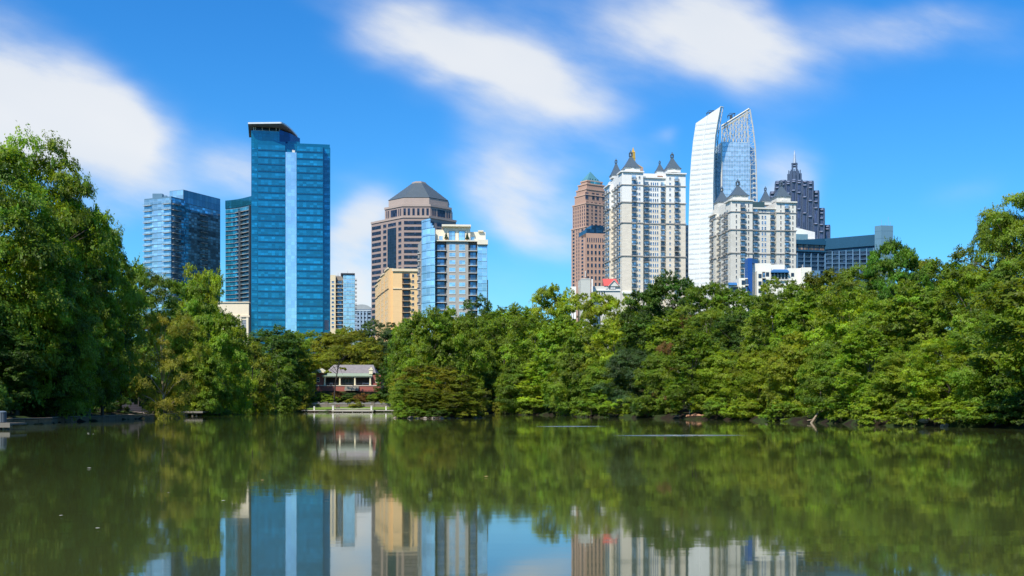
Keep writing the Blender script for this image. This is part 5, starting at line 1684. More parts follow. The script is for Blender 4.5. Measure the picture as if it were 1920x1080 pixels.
# ---------------------------------------------------------------- boathouse, dock and shore things
def boathouse():
    d = 362
    p0 = pt(592, d)
    z0 = zz(729.5, d)
    b = Bld('boathouse', 'red brick boathouse with a cream columned porch and grey shingle roof above the far dock', 'house', p0, z=z0)
    brick = M('red brick', (0.34, 0.085, 0.065), noise=0.15, nscale=1.5, brick=(0.5, 0.2, 0.02, (0.3, 0.14, 0.11)))
    cream = M('cream paint', (0.78, 0.70, 0.48), noise=0.05)
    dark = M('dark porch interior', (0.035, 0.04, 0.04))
    f = Face(p0, pt(713.5, d))
    U = f.U
    zb = zz(722.5, d)
    zp = zz(707.5, d)
    blk = lambda x0, x1, o0, o1, za, zt, mat, nm='wall', **k: b.solid(nm, [f.P(U(x0), o0), f.P(U(x1), o0), f.P(U(x1), o1), f.P(U(x0), o1)], za, zt, mat, **k)
    base = blk(592, 713.5, 0, -11, z0 - 2.5, zb, brick, 'plinth')
    b.on('stringcourse', f, f.L / 2, zb - 0.1, MB().box(-f.L / 2, f.L / 2, -0.12, 0.2, -0.1, 0.16), [M('pale coping', (0.55, 0.50, 0.42))])
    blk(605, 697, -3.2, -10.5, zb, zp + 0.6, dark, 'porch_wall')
    blk(592.5, 604.8, -0.6, -10, zb, zz(699, d), brick, 'wall')
    blk(697.2, 713, -1.4, -10, zb, zz(703, d), brick, 'wall')
    # porch: columns, beam, glazed centre doors
    def column(mb, w, h):
        mb.lathe([(w * .62, -h / 2), (w * .62, -h / 2 + 0.2), (w * .5, -h / 2 + 0.25), (w * .42, h / 2 - 0.3), (w * .6, h / 2 - 0.22), (w * .6, h / 2)], 12)
    hc = zp - zb
    for px in (608.6, 637, 665.3, 694):
        b.rep('porch_column', f, column, [(U(px), zb + hc / 2, 0.62, hc)], [cream], out=-0.55)
    b.on('porch_beam', f, (U(604.5) + U(698)) / 2, zp, MB().box(-(U(698) - U(604.5)) / 2, (U(698) - U(604.5)) / 2, 0.2, 0.9, 0, 0.5), [cream])
    door = MB()
    for k in range(4):
        x = -1.6 + k * 1.05
        door.box(x - .42, x + .42, -0.06, 0.1, 0, 2.1, 0).box(x - .5, x - .43, -0.1, 0.1, 0, 2.2, 1)
    door.box(-2.4, 2.4, -0.1, 0.1, 2.15, 2.3, 1)
    b.on('door', f, U(651), zb + 0.02, door, [G('porch door glass', (0.10, 0.17, 0.16), pane=(0.8, 1), metal=0.2), M('grey green frame', (0.25, 0.30, 0.28))], out=-3.1)
    for px, w in ((619, 1.0), (684, 2.2)):
        b.on('bench', f, U(px), zb, MB().box(-w / 2, w / 2, -0.3, 0.3, 0.38, 0.46).box(-w / 2, w / 2, 0.25, 0.32, 0.5, 0.85).box(-w / 2, -w / 2 + .1, -.28, .28, 0, .38).box(w / 2 - .1, w / 2, -.28, .28, 0, .38), [M('pale bench', (0.60, 0.60, 0.58))], out=-2.2)
    b.on('railing', f, (U(608) + U(694)) / 2, zb, MB().box(-(U(694) - U(608)) / 2, (U(694) - U(608)) / 2, 0.5, 0.56, 0.62, 0.7), [dark_rail])
    # roofs
    def hip(x0, x1, o0, o1, xa, xb, za, zt, mat, ov=0.0, parent=None):
        m0, m1 = U(x0), U(x1)
        mid = -(o0 + o1) / 2
        mb = MB().add([(m0, -o0, 0), (m1, -o0, 0), (m1, -o1, 0), (m0, -o1, 0), (U(xa), mid, zt - za), (U(xb), mid, zt - za)],
                      [(0, 1, 5, 4), (1, 2, 5), (2, 3, 4, 5), (3, 0, 4), (0, 3, 2, 1)])
        return b.on('roof', f, 0, za, mb, [mat])
    shing = M('grey weathered shingle', (0.225, 0.20, 0.20), noise=0.35, nscale=1.2, bands=(0.3, 0.2, (0.16, 0.14, 0.14)), rough=0.85)
    green = M('green grey porch roof', (0.27, 0.33, 0.235), noise=0.15, bands=(0.4, 0.12, (0.21, 0.25, 0.19)))
    zr = zz(699, d + 3)
    mb = MB()
    m0, m1 = U(603), U(698)
    zlow = zp + 0.5
    mb.loft([[(m0, -0.1, 0), (m0 + .4, 3.4, zr - zlow), (m0 + .4, 3.4, zr - zlow - 0.25), (m0, -0.1, -0.22)], [(m1, -0.1, 0), (m1 - .4, 3.4, zr - zlow), (m1 - .4, 3.4, zr - zlow - 0.25), (m1, -0.1, -0.22)]])
    b.on('porch_roof', f, 0, zlow, mb, [green])
    hip(606, 703, -2.9, -11.5, 619, 695, zr - 0.15, zz(684, d + 7), shing)
    mb = MB()
    m0, m1 = U(584), U(611)
    b.on('gable', f, 0, zz(699, d), MB().add([(m0, -0.3, 0), (m1, -0.3, 0), ((m0 + m1) / 2, -0.3, 1.6), (m0, 8, 0), (m1, 8, 0), ((m0 + m1) / 2, 8, 1.6)], [(0, 1, 2), (5, 4, 3), (0, 3, 4, 1), (1, 4, 5, 2), (2, 5, 3, 0)]), [cream])
    b.on('chimney', f, U(694.5), zz(701, d), MB().box(-0.55, 0.55, 1.2, 2.3, 0, 1.6).box(-0.7, 0.7, 1.05, 2.45, 1.2, 1.6).box(-.35, .35, 1.5, 2.1, 1.6, 2.1), [cream])
    b.rep('window', f, w_sash, [(U(596), zz(711.5, d), 0.9, 1.35)], [dark_glass, cream], out=-0.6)
    b.rep('window', f, w_sash, [(U(705.5), zz(713, d), 0.8, 1.5)], [dark_glass, cream], out=-1.4)
    # steps down from the porch
    stp = MB()
    for k in range(4):
        stp.box(-2.2, 2.2, -0.4 * (k + 1), -0.4 * k - 0.002, -0.3 * (k + 1) - .3, -0.3 * k - 0.12)
    b.on('step', f, U(660), zb - 0.2, stp, [M('grey step stone', (0.26, 0.24, 0.20), noise=0.3)], out=0.05)
boathouse()

STONE = M('stacked grey stone', (0.22, 0.185, 0.145), noise=0.35, nscale=1.4, brick=(0.9, 0.35, 0.03, (0.14, 0.12, 0.10)), rough=0.85)
WOOD = M('shaded weathered plank', (0.17, 0.145, 0.115), noise=0.25, nscale=0.9, bands=(0.25, 0.08, (0.12, 0.10, 0.08)), rough=0.8)  # plank colour darkened to stand for the shade over the pier
WOODL = M('pale dock timber', (0.50, 0.46, 0.40), noise=0.2, nscale=0.8, rough=0.8)
PILE = M('dark wet pile', (0.10, 0.085, 0.065), noise=0.3, nscale=2, rough=0.7)

def far_dock():
    d = 341.5
    p0, p1 = pt(564, d), pt(744, d)
    deck = zz(769.0, d)
    t = thing('dock', 'long low pale timber dock in front of the boathouse lawn', 'dock', (p0[0], p0[1], 0))
    f = Face(p0, p1)
    mb = MB().box(0, f.L, 0, 5.0, deck - 0.22, deck)
    link('deck', mb.mesh('deck', [WOODL]), t, (0, 0, 0), f.rz)
    # the projecting pier head
    u0, u1 = f.U(627), f.U(704)
    mb = MB().box(u0, u1, -5.0, -0.002, deck - 0.25, deck + 0.002)
    mb.box(u0, u1, -5.06, -5.0, deck - 0.35, deck + 0.05)
    link('pier_head', mb.mesh('pier_head', [WOODL]), t, (0, 0, 0), f.rz)
    k = 0
    me = MB().lathe([(0.14, -1.6), (0.12, deck - 0.25)], 8).mesh('pile', [PILE])
    for px in (572, 590, 608, 720, 735):
        link('pile', me, t, (f.U(px) * cos(f.rz), 0.1, 0))
    me2 = MB().lathe([(0.14, -1.6), (0.12, deck - 0.3)], 8).mesh('pile', [WOODL])
    for px in (629, 647, 665, 683, 702):
        link('pile', me2, t, (f.U(px), -4.8, 0))
    rm = MB()
    white = M('white painted rail', (0.74, 0.72, 0.66))
    pm = MB().box(-0.25, 0.25, -0.25, 0.25, deck, deck + 1.25).box(-0.32, 0.32, -0.32, 0.32, deck + 1.25, deck + 1.38).mesh('rail_post', [white])
    for px in (629, 700):
        link('rail_post', pm, t, (f.U(px), -4.6, 0))
    rm.box(f.U(631), f.U(698.5), -4.68, -4.6, deck + 0.3, deck + 0.48)
    link('kick_board', rm.mesh('kick_board', [WOODL]), t)
    return f, deck
dockF, dockZ = far_dock()
zl = dockZ
for px, lab in ((589.2, 'white bollard on the dock, left of the pier head'), (724, 'white bollard on the dock, right of the pier head')):
    x, y = pt(px, 342.5)
    mb = MB().lathe([(0.2, 0), (0.2, 0.9), (0.24, 0.92), (0.24, 1.05), (0.12, 1.12)], 10)
    thing('bollard', lab, 'bollard', (x, y, zl), 0, 'white bollards on the far dock', me=mb.mesh('bollard', [M('white post paint', (0.80, 0.78, 0.72))]))

def stone_wall():
    d = 349
    p0, p1 = pt(560, d), pt(748, d)
    t = thing('stone_wall', 'low grey stone retaining wall with piers between the lawn and the flowering bank', 'wall', (p0[0], p0[1], 0.4))
    f = Face(p0, p1)
    zt = zz(757.5, d) - 0.4
    link('wall_face', MB().box(0, f.L, 0, 0.6, 0, zt).mesh('wall_face', [STONE]), t)
    link('coping', MB().box(-0.1, f.L + .1, -0.08, 0.68, zt, zt + 0.14).mesh('coping', [M('coping stone', (0.36, 0.34, 0.31), noise=0.3, nscale=2)]), t)
    me = MB().box(-0.45, 0.45, -0.15, 0.85, 0, zt + 0.5).box(-0.55, 0.55, -0.25, 0.95, zt + 0.5, zt + 0.68).mesh('pier', [STONE])
    for px in (567, 612, 674, 699, 738):
        link('pier', me, t, (f.U(px), 0, 0))
    # upper terrace wall
    rb = MB()
    for k in range(28):
        u = f.L * (0.12 + 0.8 * k / 28)
        rb.box(u, u + 0.9, 0.1 + 0.05 * (k % 3), 0.5, zt + 0.14, zt + 0.35 + 0.15 * ((k * 7) % 3))
    link('rubble_course', rb.mesh('rubble_course', [M('dark rubble', (0.15, 0.145, 0.14), noise=0.4, nscale=2)]), t)
stone_wall()

def lawn():
    m, t, bs = new_mat('lawn grass')
    c = t.n('ShaderNodeTexCoord').outputs['Object']
    n1 = t.noise(c, 1.5, 4).outputs[0]
    t.put(bs.inputs['Base Color'], t.mix(n1, (0.06, 0.12, 0.012, 1), (0.16, 0.22, 0.03, 1)))
    bs.inputs['Roughness'].default_value = 0.9
    p0, p1 = pt(560, 346.6), pt(748, 346.6)
    n = 40
    mb = MB()
    for i in range(n):
        for j in range(4):
            x0 = p0[0] + (p1[0] - p0[0]) * i / n; x1 = p0[0] + (p1[0] - p0[0]) * (i + 1) / n
            y0, y1 = 346.5 + 0.62 * j, 346.5 + 0.62 * (j + 1)
            hh = lambda x, y: zl + 0.12 + 0.06 * sin(x * 1.7) * cos(y * 2.1) + (y - 346.5) * 0.34
            mb.add([(x0, y0, hh(x0, y0)), (x1, y0, hh(x1, y0)), (x1, y1, hh(x1, y1)), (x0, y1, hh(x0, y1))], [(0, 1, 2, 3)])
    link('lawn', mb.mesh('lawn', [m]))['kind'] = 'structure'
lawn()

def stairs_left():
    d = 352
    x, y = pt(583, d)
    t = thing('garden_stairs', 'dark shaded stone stairs with handrails climbing the bank left of the boathouse', 'stairs', (x, y, 1.4), radians(10))
    mb = MB()
    for k in range(10):
        mb.box(-1.5, 1.5, 0.5 * k, 0.5 * k + 0.6, -1.5 if k == 0 else 0.32 * (k - 1), 0.32 * k + 0.3)
    link('flight', mb.mesh('flight', [M('dark step stone', (0.12, 0.11, 0.10), noise=0.3)]), t)
    hb = MB()
    for sx in (-1.6, 1.6):
        hb.bar((sx, 0, 1.2), (sx, 5, 4.4), 0.05)
        for k in range(6):
            hb.bar((sx, k, 0.2 + .62 * k), (sx, k, 1.2 + .64 * k), 0.04)
    link('handrail', hb.mesh('handrail', [dark_rail]), t)
stairs_left()

# ---- people on the dock
def skin_mesh(name, joints, edges, radii, mats, parent):
    me = bpy.data.meshes.new(name)
    me.from_pydata(joints, edges, [])
    for m in mats:
        me.materials.append(m)
    o = link(name, me, parent)
    md = o.modifiers.new('skin', 'SKIN')
    for i, r in enumerate(radii):
        me.skin_vertices[0].data[i].radius = (r, r * 0.85)
    me.skin_vertices[0].data[0].use_root = True
    sb = o.modifiers.new('subd', 'SUBSURF'); sb.levels = 1; sb.render_levels = 2
    return o
def person(px, d, z, lab, shirt, pants, lean, rz):
    x, y = pt(px, d)
    t = thing('person', lab, 'person', (x, y, z), rz, 'people on the far dock')
    J = [(0, 0, .95), (0, 0, 1.15), (0, 0, 1.38), (0, 0, 1.50), (0, -.01, 1.60), (0, -.02, 1.70),
         (-.19, 0, 1.40), (-.25, -.03, 1.13), (-.22, -.16, .92), (-.20, -.2, .83), (.19, 0, 1.40), (.26, .0, 1.13), (.25, -.1, .88), (.24, -.13, .8),
         (-.10, 0, .90), (-.12, -.03, .48), (-.13, .02, .08), (-.13, -.14, .04), (.10, 0, .90), (.13, .02 - lean, .48), (.14, .06 - lean, .08), (.14, -.1 - lean, .04)]
    E = [(0, 1), (1, 2), (2, 3), (3, 4), (4, 5), (2, 6), (6, 7), (7, 8), (8, 9), (2, 10), (10, 11), (11, 12), (12, 13), (0, 14), (14, 15), (15, 16), (16, 17), (0, 18), (18, 19), (19, 20), (20, 21)]
    R = [.15, .14, .16, .06, .095, .085, .065, .045, .035, .03, .065, .045, .035, .03, .095, .065, .045, .04, .095, .065, .045, .04]
    skin_mesh('body', J, E, R, [M('skin tone', (0.42, 0.24, 0.16))], t)
    Js = [J[0], J[1], J[2], J[6], J[7], J[10], J[11]]
    skin_mesh('shirt', Js, [(0, 1), (1, 2), (2, 3), (3, 4), (2, 5), (5, 6)], [.17, .16, .18, .085, .065, .085, .065], [M('shirt ' + lab[:12], shirt)], t)
    Jp = [J[0], J[14], J[15], (J[16][0], J[16][1], .14), J[18], J[19], (J[20][0], J[20][1], .14)]
    skin_mesh('trousers', Jp, [(0, 1), (1, 2), (2, 3), (0, 4), (4, 5), (5, 6)], [.17, .115, .085, .07, .115, .085, .07], [M('trousers ' + lab[:12], pants)], t)
    link('hair', MB().lathe([(.02, 1.82), (.09, 1.79), (.115, 1.70), (.10, 1.62)], 10, cy=0.015).mesh('hair', [M('dark hair', (0.03, 0.02, 0.015))], True), t)
person(631.5, 342.2, dockZ, 'person in a dark top standing on the far dock behind the rail post', (0.12, 0.05, 0.05), (0.05, 0.06, 0.09), .05, 0.4)
person(635.5, 342.4, dockZ, 'person in a pale top standing on the far dock beside a companion', (0.55, 0.48, 0.42), (0.10, 0.09, 0.08), -.04, -0.5)

# ---- left bank: seawall, platforms, bin, path, steps
def seawall():
    mat = M('mossy concrete seawall', (0.20, 0.12, 0.06), noise=0.35, nscale=1.2, streak=0.3, rough=0.85)
    pts = []
    a0 = atan2(97 - C0[1], -45 - C0[0]); 
    angs = []
    for px in list(range(-60, 396, 12)):
        x, y = bank(px, -0.15)
        pts.append((x, y))
    # follow the shoreline
    q = []
    for (x, y) in pts:
        if not q or math.hypot(x - q[-1][0], y - q[-1][1]) > 1.2:
            q.append((x, y))
    t = thing('seawall', 'low dark mossy concrete seawall edging the shaded left bank', 'wall', (q[0][0], q[0][1], 0))
    for i in range(0, len(q) - 1):
        f = Face(q[i + 1], q[i]) if False else Face(q[i], q[i + 1])
        mb = MB().box(0.03, f.L - 0.03, -0.02, 0.45, -1.2, 0.46 + 0.03 * sin(i * 2.3))
        link('panel', mb.mesh('panel', [mat]), t, (q[i][0] - q[0][0], q[i][1] - q[0][1], 0), f.rz)
    cap = MB()
    for i in range(len(q) - 1):
        f = Face(q[i], q[i + 1])
        cap.at((q[i][0] - q[0][0], q[i][1] - q[0][1], 0), f.rz).box(-0.02, f.L - 0.02, -0.06, 0.52, 0.50, 0.60)
    link('coping', cap.mesh('coping', [M('worn coping', (0.22, 0.155, 0.10), noise=0.3, nscale=1.5)]), t)
seawall()

def small_platform():
    x0, y0 = pt(345, 196)
    t = thing('fishing_platform', 'small plank platform on dark piles jutting from the left bank seawall', 'platform', (x0, y0, 0))
    w = pt(385, 196)[0] - x0
    z = 0.86
    link('deck', MB().box(-2.2, w, -1.6, 2.2, z - 0.2, z).mesh('deck', [WOOD]), t)
    link('fascia', MB().box(-2.2, w, -1.7, -1.61, z - 0.3, z + 0.02).mesh('fascia', [M('grey fascia board', (0.20, 0.18, 0.15), noise=0.2, nscale=0.8)]), t)
    me = MB().box(-0.14, 0.14, -0.14, 0.14, -1.4, z - 0.2).mesh('pile', [PILE])
    for u, v in ((w * .25, -1.3), (w * .5, -1.3), (w * .68, -1.2), (w * .45, 1.2), (w * .7, 1.2), (-1.2, -1.3)):
        link('pile', me, t, (u, v, 0))
small_platform()

def near_pier():
    x1, y = pt(32, 80)
    t = thing('pier', 'short shaded weathered plank pier at the edge of the left bank', 'pier', (x1, y, 0))
    z = zz(793, 80)
    link('deck', MB().box(-9, 0, -1.1, 1.6, z - 0.12, z).mesh('deck', [WOOD]), t)
    link('fascia', MB().box(-9, 0.02, -1.2, -1.101, z - 0.30, z + 0.02).mesh('fascia', [M('grey fascia board', (0.20, 0.18, 0.15), noise=0.2, nscale=0.8)]), t)
    me = MB().box(-0.12, 0.12, -0.12, 0.12, -1.4, z - 0.12).mesh('pile', [PILE])
    for u in (-0.35, -0.85, -2.2, -4.5):
        link('pile', me, t, (u, -0.85, 0))
    bx, by = pt(4, 79.6)
    bn = thing('litter_bin', 'grey slatted litter bin standing on the plank pier', 'bin', (bx, by, z))
    mb = MB()
    for k in range(12):
        a = 2 * pi * k / 12
        mb.at((0.27 * cos(a), 0.27 * sin(a), 0), a).box(-0.02, 0.02, -0.055, 0.055, 0.05, 0.72)
    mb.at().lathe([(0.22, 0.02), (0.25, 0.06), (0.25, 0.66), (0.22, 0.7)], 14)
    link('body', mb.mesh('body', [M('grey bin slats', (0.11, 0.13, 0.15), rough=0.5)]), bn)
    link('lid', MB().lathe([(0.31, 0.72), (0.31, 0.78), (0.2, 0.84), (0.05, 0.85)], 14).mesh('lid', [M('blue grey lid', (0.12, 0.15, 0.18), rough=0.4)]), bn)
near_pier()

def path_left():
    m = M('dirt path', (0.26, 0.19, 0.14), noise=0.3, nscale=0.8, rough=0.95)
    mb = MB()
    rows = []
    for k in range(14):
        x, y = bank(272 - 1.2 * k, 0.75 + 0.55 * k)
        rows.append((x, y))
    L = []
    prev = None
    for k in range(13):
        (x, y) = rows[k]
        ring = []
        for s in range(9):
            u = -4.2 + 8.4 * s / 8
            xx, yy2 = x + u * 0.25, y + u * 1.0
            ring.append((xx, yy2, ground(xx, yy2) + 0.05))
        L.append(ring)
    for a, c in zip(L, L[1:]):
        for s in range(8):
            mb.add([a[s], a[s + 1], c[s + 1], c[s]], [(3, 2, 1, 0)])
    link('path', mb.mesh('path', [m]))['kind'] = 'structure'
    x, y = bank(256, 5.6)
    z = ground(x, y) - 0.35
    t = thing('path_steps', 'broad shaded earth steps edged with timber climbing from the left bank path', 'steps', (x, y, z), radians(60))
    mb, ed = MB(), MB()
    for k in range(6):
        zt = 0.32 * (k + 1) + 0.2
        mb.box(-2.4, 2.4, 0.85 * k, 0.85 * (k + 1) - 0.002, -0.5, zt)
        link('riser', MB().box(-2.45, 2.45, 0.85 * k - 0.1, 0.85 * k - 0.002, zt - 0.25, zt + 0.03).mesh('riser', [M('worn riser timber', (0.33, 0.25, 0.19), noise=0.3)]), t)
    link('tread', mb.mesh('tread', [M('packed earth', (0.22, 0.16, 0.12), noise=0.3, nscale=1)]), t)
    post = MB().box(-0.07, 0.07, -0.07, 0.07, 0, 2.2)
    link('post', post.mesh('post', [M('dark post', (0.06, 0.05, 0.04))]), t, (2.2, 2.0, 0.6))
path_left()

# ---- rocks on the right bank and round the island
def rock_mesh(seed, mat):
    rg = np.random.default_rng(seed)
    mb = MB()
    n, m_ = 9, 6
    prof = []
    ph = rg.random(8) * 6.28
    rings = []
    for j in range(m_ + 1):
        el = -0.5 + 1.0 * j / m_
        r0 = cos(el * pi * 0.96)
        ring = []
        for i in range(n):
            a = 2 * pi * i / n
            r = r0 * (1 + 0.22 * sin(2 * a + ph[0]) + 0.15 * sin(3 * a + ph[1] + j) + 0.06 * rg.normal())
            ring.append((r * cos(a), r * 0.7 * sin(a), 0.55 * sin(el * pi) * (1 + 0.12 * sin(a + ph[2]))))
        rings.append(ring)
    mb.loft(rings)
    return mb.mesh('rock', [mat])
RK = [rock_mesh(k, M('red clay rock', (0.34, 0.17, 0.10), noise=0.3, nscale=2)) for k in range(3)] + [rock_mesh(k + 5, M('grey brown rock', (0.24, 0.20, 0.16), noise=0.3, nscale=2)) for k in range(3)]
rr = random.Random(4)
def rocks(pxs, off, lab, grp, kinds, smin, smax):
    for px in pxs:
        x, y = bank(px, off + rr.uniform(-0.3, 1.2))
        s = rr.uniform(smin, smax)
        o = thing('rock', lab, 'rock', (x, y, max(0.0, ground(x, y)) + s * 0.12), rr.uniform(0, 6), grp, me=RK[rr.choice(kinds)])
        o.scale = (s, s, s * rr.uniform(0.7, 1.1))
rocks([1268, 1275, 1281, 1286, 1290, 1294, 1299, 1304, 1310, 1318], 0.3, 'reddish rock in the eroded clay patch of the right bank', 'red rocks in the eroded bank', (0, 1, 2), 0.25, 0.5)
rocks([1405, 1440, 1452, 1470, 1700, 1735, 1772, 1800], 0.1, 'grey brown rock at the waterline under the overhanging right bank trees', 'rocks along the right waterline', (3, 4, 5), 0.3, 0.6)
rocks([402, 410, 418, 427, 444], 0.1, 'pinkish rock at the waterline beyond the plank platform', 'rocks beyond the platform', (0, 3, 4), 0.4, 0.8)
ISL = (pt(818, 166))
def island_ground():
    m = M('island soil', (0.06, 0.045, 0.028), noise=0.4, nscale=0.8, rough=0.95)
    rings = []
    for k, (r, z) in enumerate(((1.06, -0.9), (1.0, 0.02), (0.95, 0.22), (0.8, 0.42), (0.4, 0.6), (0.05, 0.65))):
        ring = []
        for i in range(48):
            a = 2 * pi * i / 48
            w = 1 + 0.05 * sin(3 * a + 1) + 0.035 * sin(7 * a)
            ring.append((ISL[0] + 6.4 * r * w * cos(a), ISL[1] + 8.5 * r * w * sin(a), z))
        rings.append(ring)
    link('island_ground', MB().loft(rings).mesh('island_ground', [m], True))['kind'] = 'structure'
island_ground()
for k, px in enumerate((745, 752, 761, 790, 801, 812, 822, 832, 843, 858, 888, 900)):
    a = -pi / 2 + (px - 820) / 82 * 1.35
    w = 1 + 0.05 * sin(3 * a + 1) + 0.035 * sin(7 * a)
    x, y = ISL[0] + 6.45 * w * cos(a), ISL[1] + 8.6 * w * sin(a)
    s = rr.uniform(0.25, 0.5)
    o = thing('rock', 'grey brown rock along the waterline of the small island', 'rock', (x, y, 0.06), rr.uniform(0, 6), 'rocks round the island', me=RK[3 + k % 3])
    o.scale = (s, s, s * 0.8)

def driftwood():
    m = M('bleached bark', (0.26, 0.20, 0.14), noise=0.3, nscale=1.5)
    x, y = bank(1524, 0.2)
    t = thing('fallen_branch', 'pale bare fallen branch slanting into the water under the right bank trees', 'branch', (x, y, 0), 0,
              me=MB().tube([(-0.6, -1.4, -0.15), (-0.2, -1.0, 0.3), (0.4, -0.4, 0.9), (0.9, 0.3, 1.9), (1.0, 0.8, 3.2)], [0.14, 0.13, 0.11, 0.09, 0.05], 7).tube([(-0.2, -1.0, 0.3), (-0.9, -1.3, 0.25)], [0.09, 0.04], 6).tube([(0.5, -0.3, 1.0), (1.6, -0.4, 1.5)], [0.06, 0.02], 6).mesh('fallen_branch', [m], True))
driftwood()
def snag(px, d, py, s, lab):
    x, y = pt(px, d)
    z0 = ground(x, y)
    h = zz(py, d) - z0
    rg = random.Random(px)
    mb = MB().tube([(0, 0, -0.2), (0.1, 0, h * .35), (-.1, .1, h * .7), (0.15, 0, h)], [.13 * s, .10 * s, .07 * s, .02 * s], 7)
    for k in range(9):
        q = 0.3 + 0.65 * k / 9
        a = rg.uniform(0, 6.28) if k % 2 else rg.uniform(2.4, 4.2)
        L = rg.uniform(1.2, 2.6) * s * (1.2 - q * .5)
        p0 = (0, 0, h * q)
        p1 = (L * .55 * cos(a), L * .55 * sin(a), h * q + L * .35)
        p2 = (L * cos(a + .2), L * sin(a + .2), h * q + L * .42)
        mb.tube([p0, p1, p2], [.055 * s, .038 * s, .01 * s], 5)
        mb.tube([p1, (p1[0] + .4 * cos(a - .8), p1[1] + .4 * sin(a - .8), p1[2] + .5)], [.025 * s, .008 * s], 4)
    thing('dead_tree', lab, 'dead tree', (x, y, z0), 0, None, me=mb.mesh('dead_tree', [M('grey dead wood', (0.38, 0.33, 0.27), noise=0.3, nscale=2)], True))
snag(1292, 150.5, 742, 0.5, 'thin bare sapling stem above the red rocks')

# ---- things floating on the lake
def feathers():
    rg = random.Random(11)
    mt = M('pale feather', (0.38, 0.36, 0.30), noise=0.1)
    mo = M('fallen leaf', (0.42, 0.28, 0.10), noise=0.2)
    for (px, py, L, kind) in ((165, 813, 9, 0), (175, 814, 5, 0), (168, 879, 14, 0), (114, 969, 15, 0), (183, 993, 17, 0), (316, 926, 9, 0), (418, 941, 16, 0), (492, 902, 13, 1), (912, 895, 15, 1), (126, 836, 4, 0), (563, 860, 6, 1)):
        d = F * CH / (py - HZ)
        x, y = pt(px, d)
        s = 0.6 * L / F * d
        n = 6
        a = rg.uniform(-0.9, 0.9)
        mb = MB()
        up, lo = [], []
        for i in range(n + 1):
            t = i / n
            w = s * 0.22 * sin(pi * min(1, t * 0.9 + 0.08)) + 0.002
            xx = s * (t - 0.5); yc = s * 0.25 * (t - 0.5) ** 2 * 4; zc = 0.012 + s * 0.12 * (t - 0.4) ** 2
            up.append((xx, yc + w, zc + w * 0.5)); lo.append((xx, yc - w, zc + 0.004))
        for i in range(n):
            mb.add([lo[i], lo[i + 1], up[i + 1], up[i]], [(0, 1, 2, 3)])
        if kind:
            thing('floating_leaf', 'small yellow brown leaf floating on the dark lake', 'leaf', (x, y, 0.004), a, 'leaves floating on the lake', me=mb.mesh('floating_leaf', [mo]))
        else:
            thing('floating_feather', 'small pale feather floating on the shaded left side of the lake', 'feather', (x, y, 0.004), a, 'feathers floating on the lake', me=mb.mesh('floating_feather', [mt]))
feathers()

def ripple(px0, px1, py, name_i):
    """a band of low wind wavelets whose near slopes mirror the sky"""
    d = F * CH / (py - HZ)
    x0, x1 = pt(px0, d)[0], pt(px1, d)[0]
    rg = random.Random(name_i)
    mb = MB()
    nrow = 3
    for r in range(nrow):
        yb = d + (r - nrow / 2) * 0.55
        n = 46
        top, a, c = [], [], []
        for i in range(n + 1):
            t = i / n
            env = sin(pi * t) ** 1.6
            h = 0.024 * env * (0.75 + 0.5 * rg.random())
            yj = yb + 0.1 * sin(i * 0.9 + r) + t * 0.8
            x = x0 + (x1 - x0) * t
            hw = 0.01 + 0.16 * env
            a.append((x, yj - hw, 0.002)); top.append((x, yj, 0.003 + h)); c.append((x, yj + hw, 0.002))
        for i in range(n):
            mb.add([a[i], a[i + 1], top[i + 1], top[i]], [(0, 1, 2, 3)])
            mb.add([top[i], top[i + 1], c[i + 1], c[i]], [(0, 1, 2, 3)])
    m, t, bs = new_mat('ripple water')
    bs.inputs['Base Color'].default_value = (0.04, 0.045, 0.015, 1)
    bs.inputs['Roughness'].default_value = 0.12
    bs.inputs['IOR'].default_value = 1.333
    o = link('water_ripple', mb.mesh('water_ripple', [m], True))
    o['kind'] = 'structure'
ripple(1005, 1135, 799.5, 1)
ripple(1150, 1400, 816.5, 2)

# ---------------------------------------------------------------- trees
def leaf_material(name, trans=0.5):
    m, t, bs = new_mat(name)
    oi = t.n('ShaderNodeObjectInfo')
    at = t.n('ShaderNodeAttribute'); at.attribute_name = 'tint'
    s = t.n('ShaderNodeSeparateColor'); t.put(s.inputs[0], at.outputs['Color'])
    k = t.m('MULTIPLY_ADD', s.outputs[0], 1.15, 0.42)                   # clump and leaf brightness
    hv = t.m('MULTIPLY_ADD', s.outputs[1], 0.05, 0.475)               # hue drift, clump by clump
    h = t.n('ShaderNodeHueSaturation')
    t.put(h.inputs['Hue'], hv)
    t.put(h.inputs['Color'], oi.outputs['Color'])
    col = t.mix(1.0, h.outputs[0], t.comb(k, k, k), 'MULTIPLY')
    t.put(bs.inputs['Base Color'], col)
    bs.inputs['Roughness'].default_value = 0.5
    bs.inputs['Specular IOR Level'].default_value = 0.35
    tr = t.n('ShaderNodeBsdfTranslucent')
    t.put(tr.inputs[0], t.mix(1.0, col, (1.7, 1.5, 0.6, 1), 'MULTIPLY'))
    mx = t.n('ShaderNodeMixShader')
    mx.inputs[0].default_value = trans
    t.put(mx.inputs[1], bs.outputs[0]); t.put(mx.inputs[2], tr.outputs[0])
    t.put(m.node_tree.nodes['Material Output'].inputs[0], mx.outputs[0])
    return m
LEAF = leaf_material('leaf')
BARK = M('tree bark', (0.085, 0.065, 0.05), noise=0.35, nscale=3, rough=0.9)
GREYBARK = M('grey tree bark', (0.19, 0.16, 0.125), noise=0.3, nscale=3, rough=0.9)
PALEBARK = M('pale tree bark', (0.36, 0.29, 0.20), noise=0.3, nscale=3, rough=0.9)

def unit(v):
    return v / np.maximum(np.linalg.norm(v, axis=-1, keepdims=True), 1e-9)

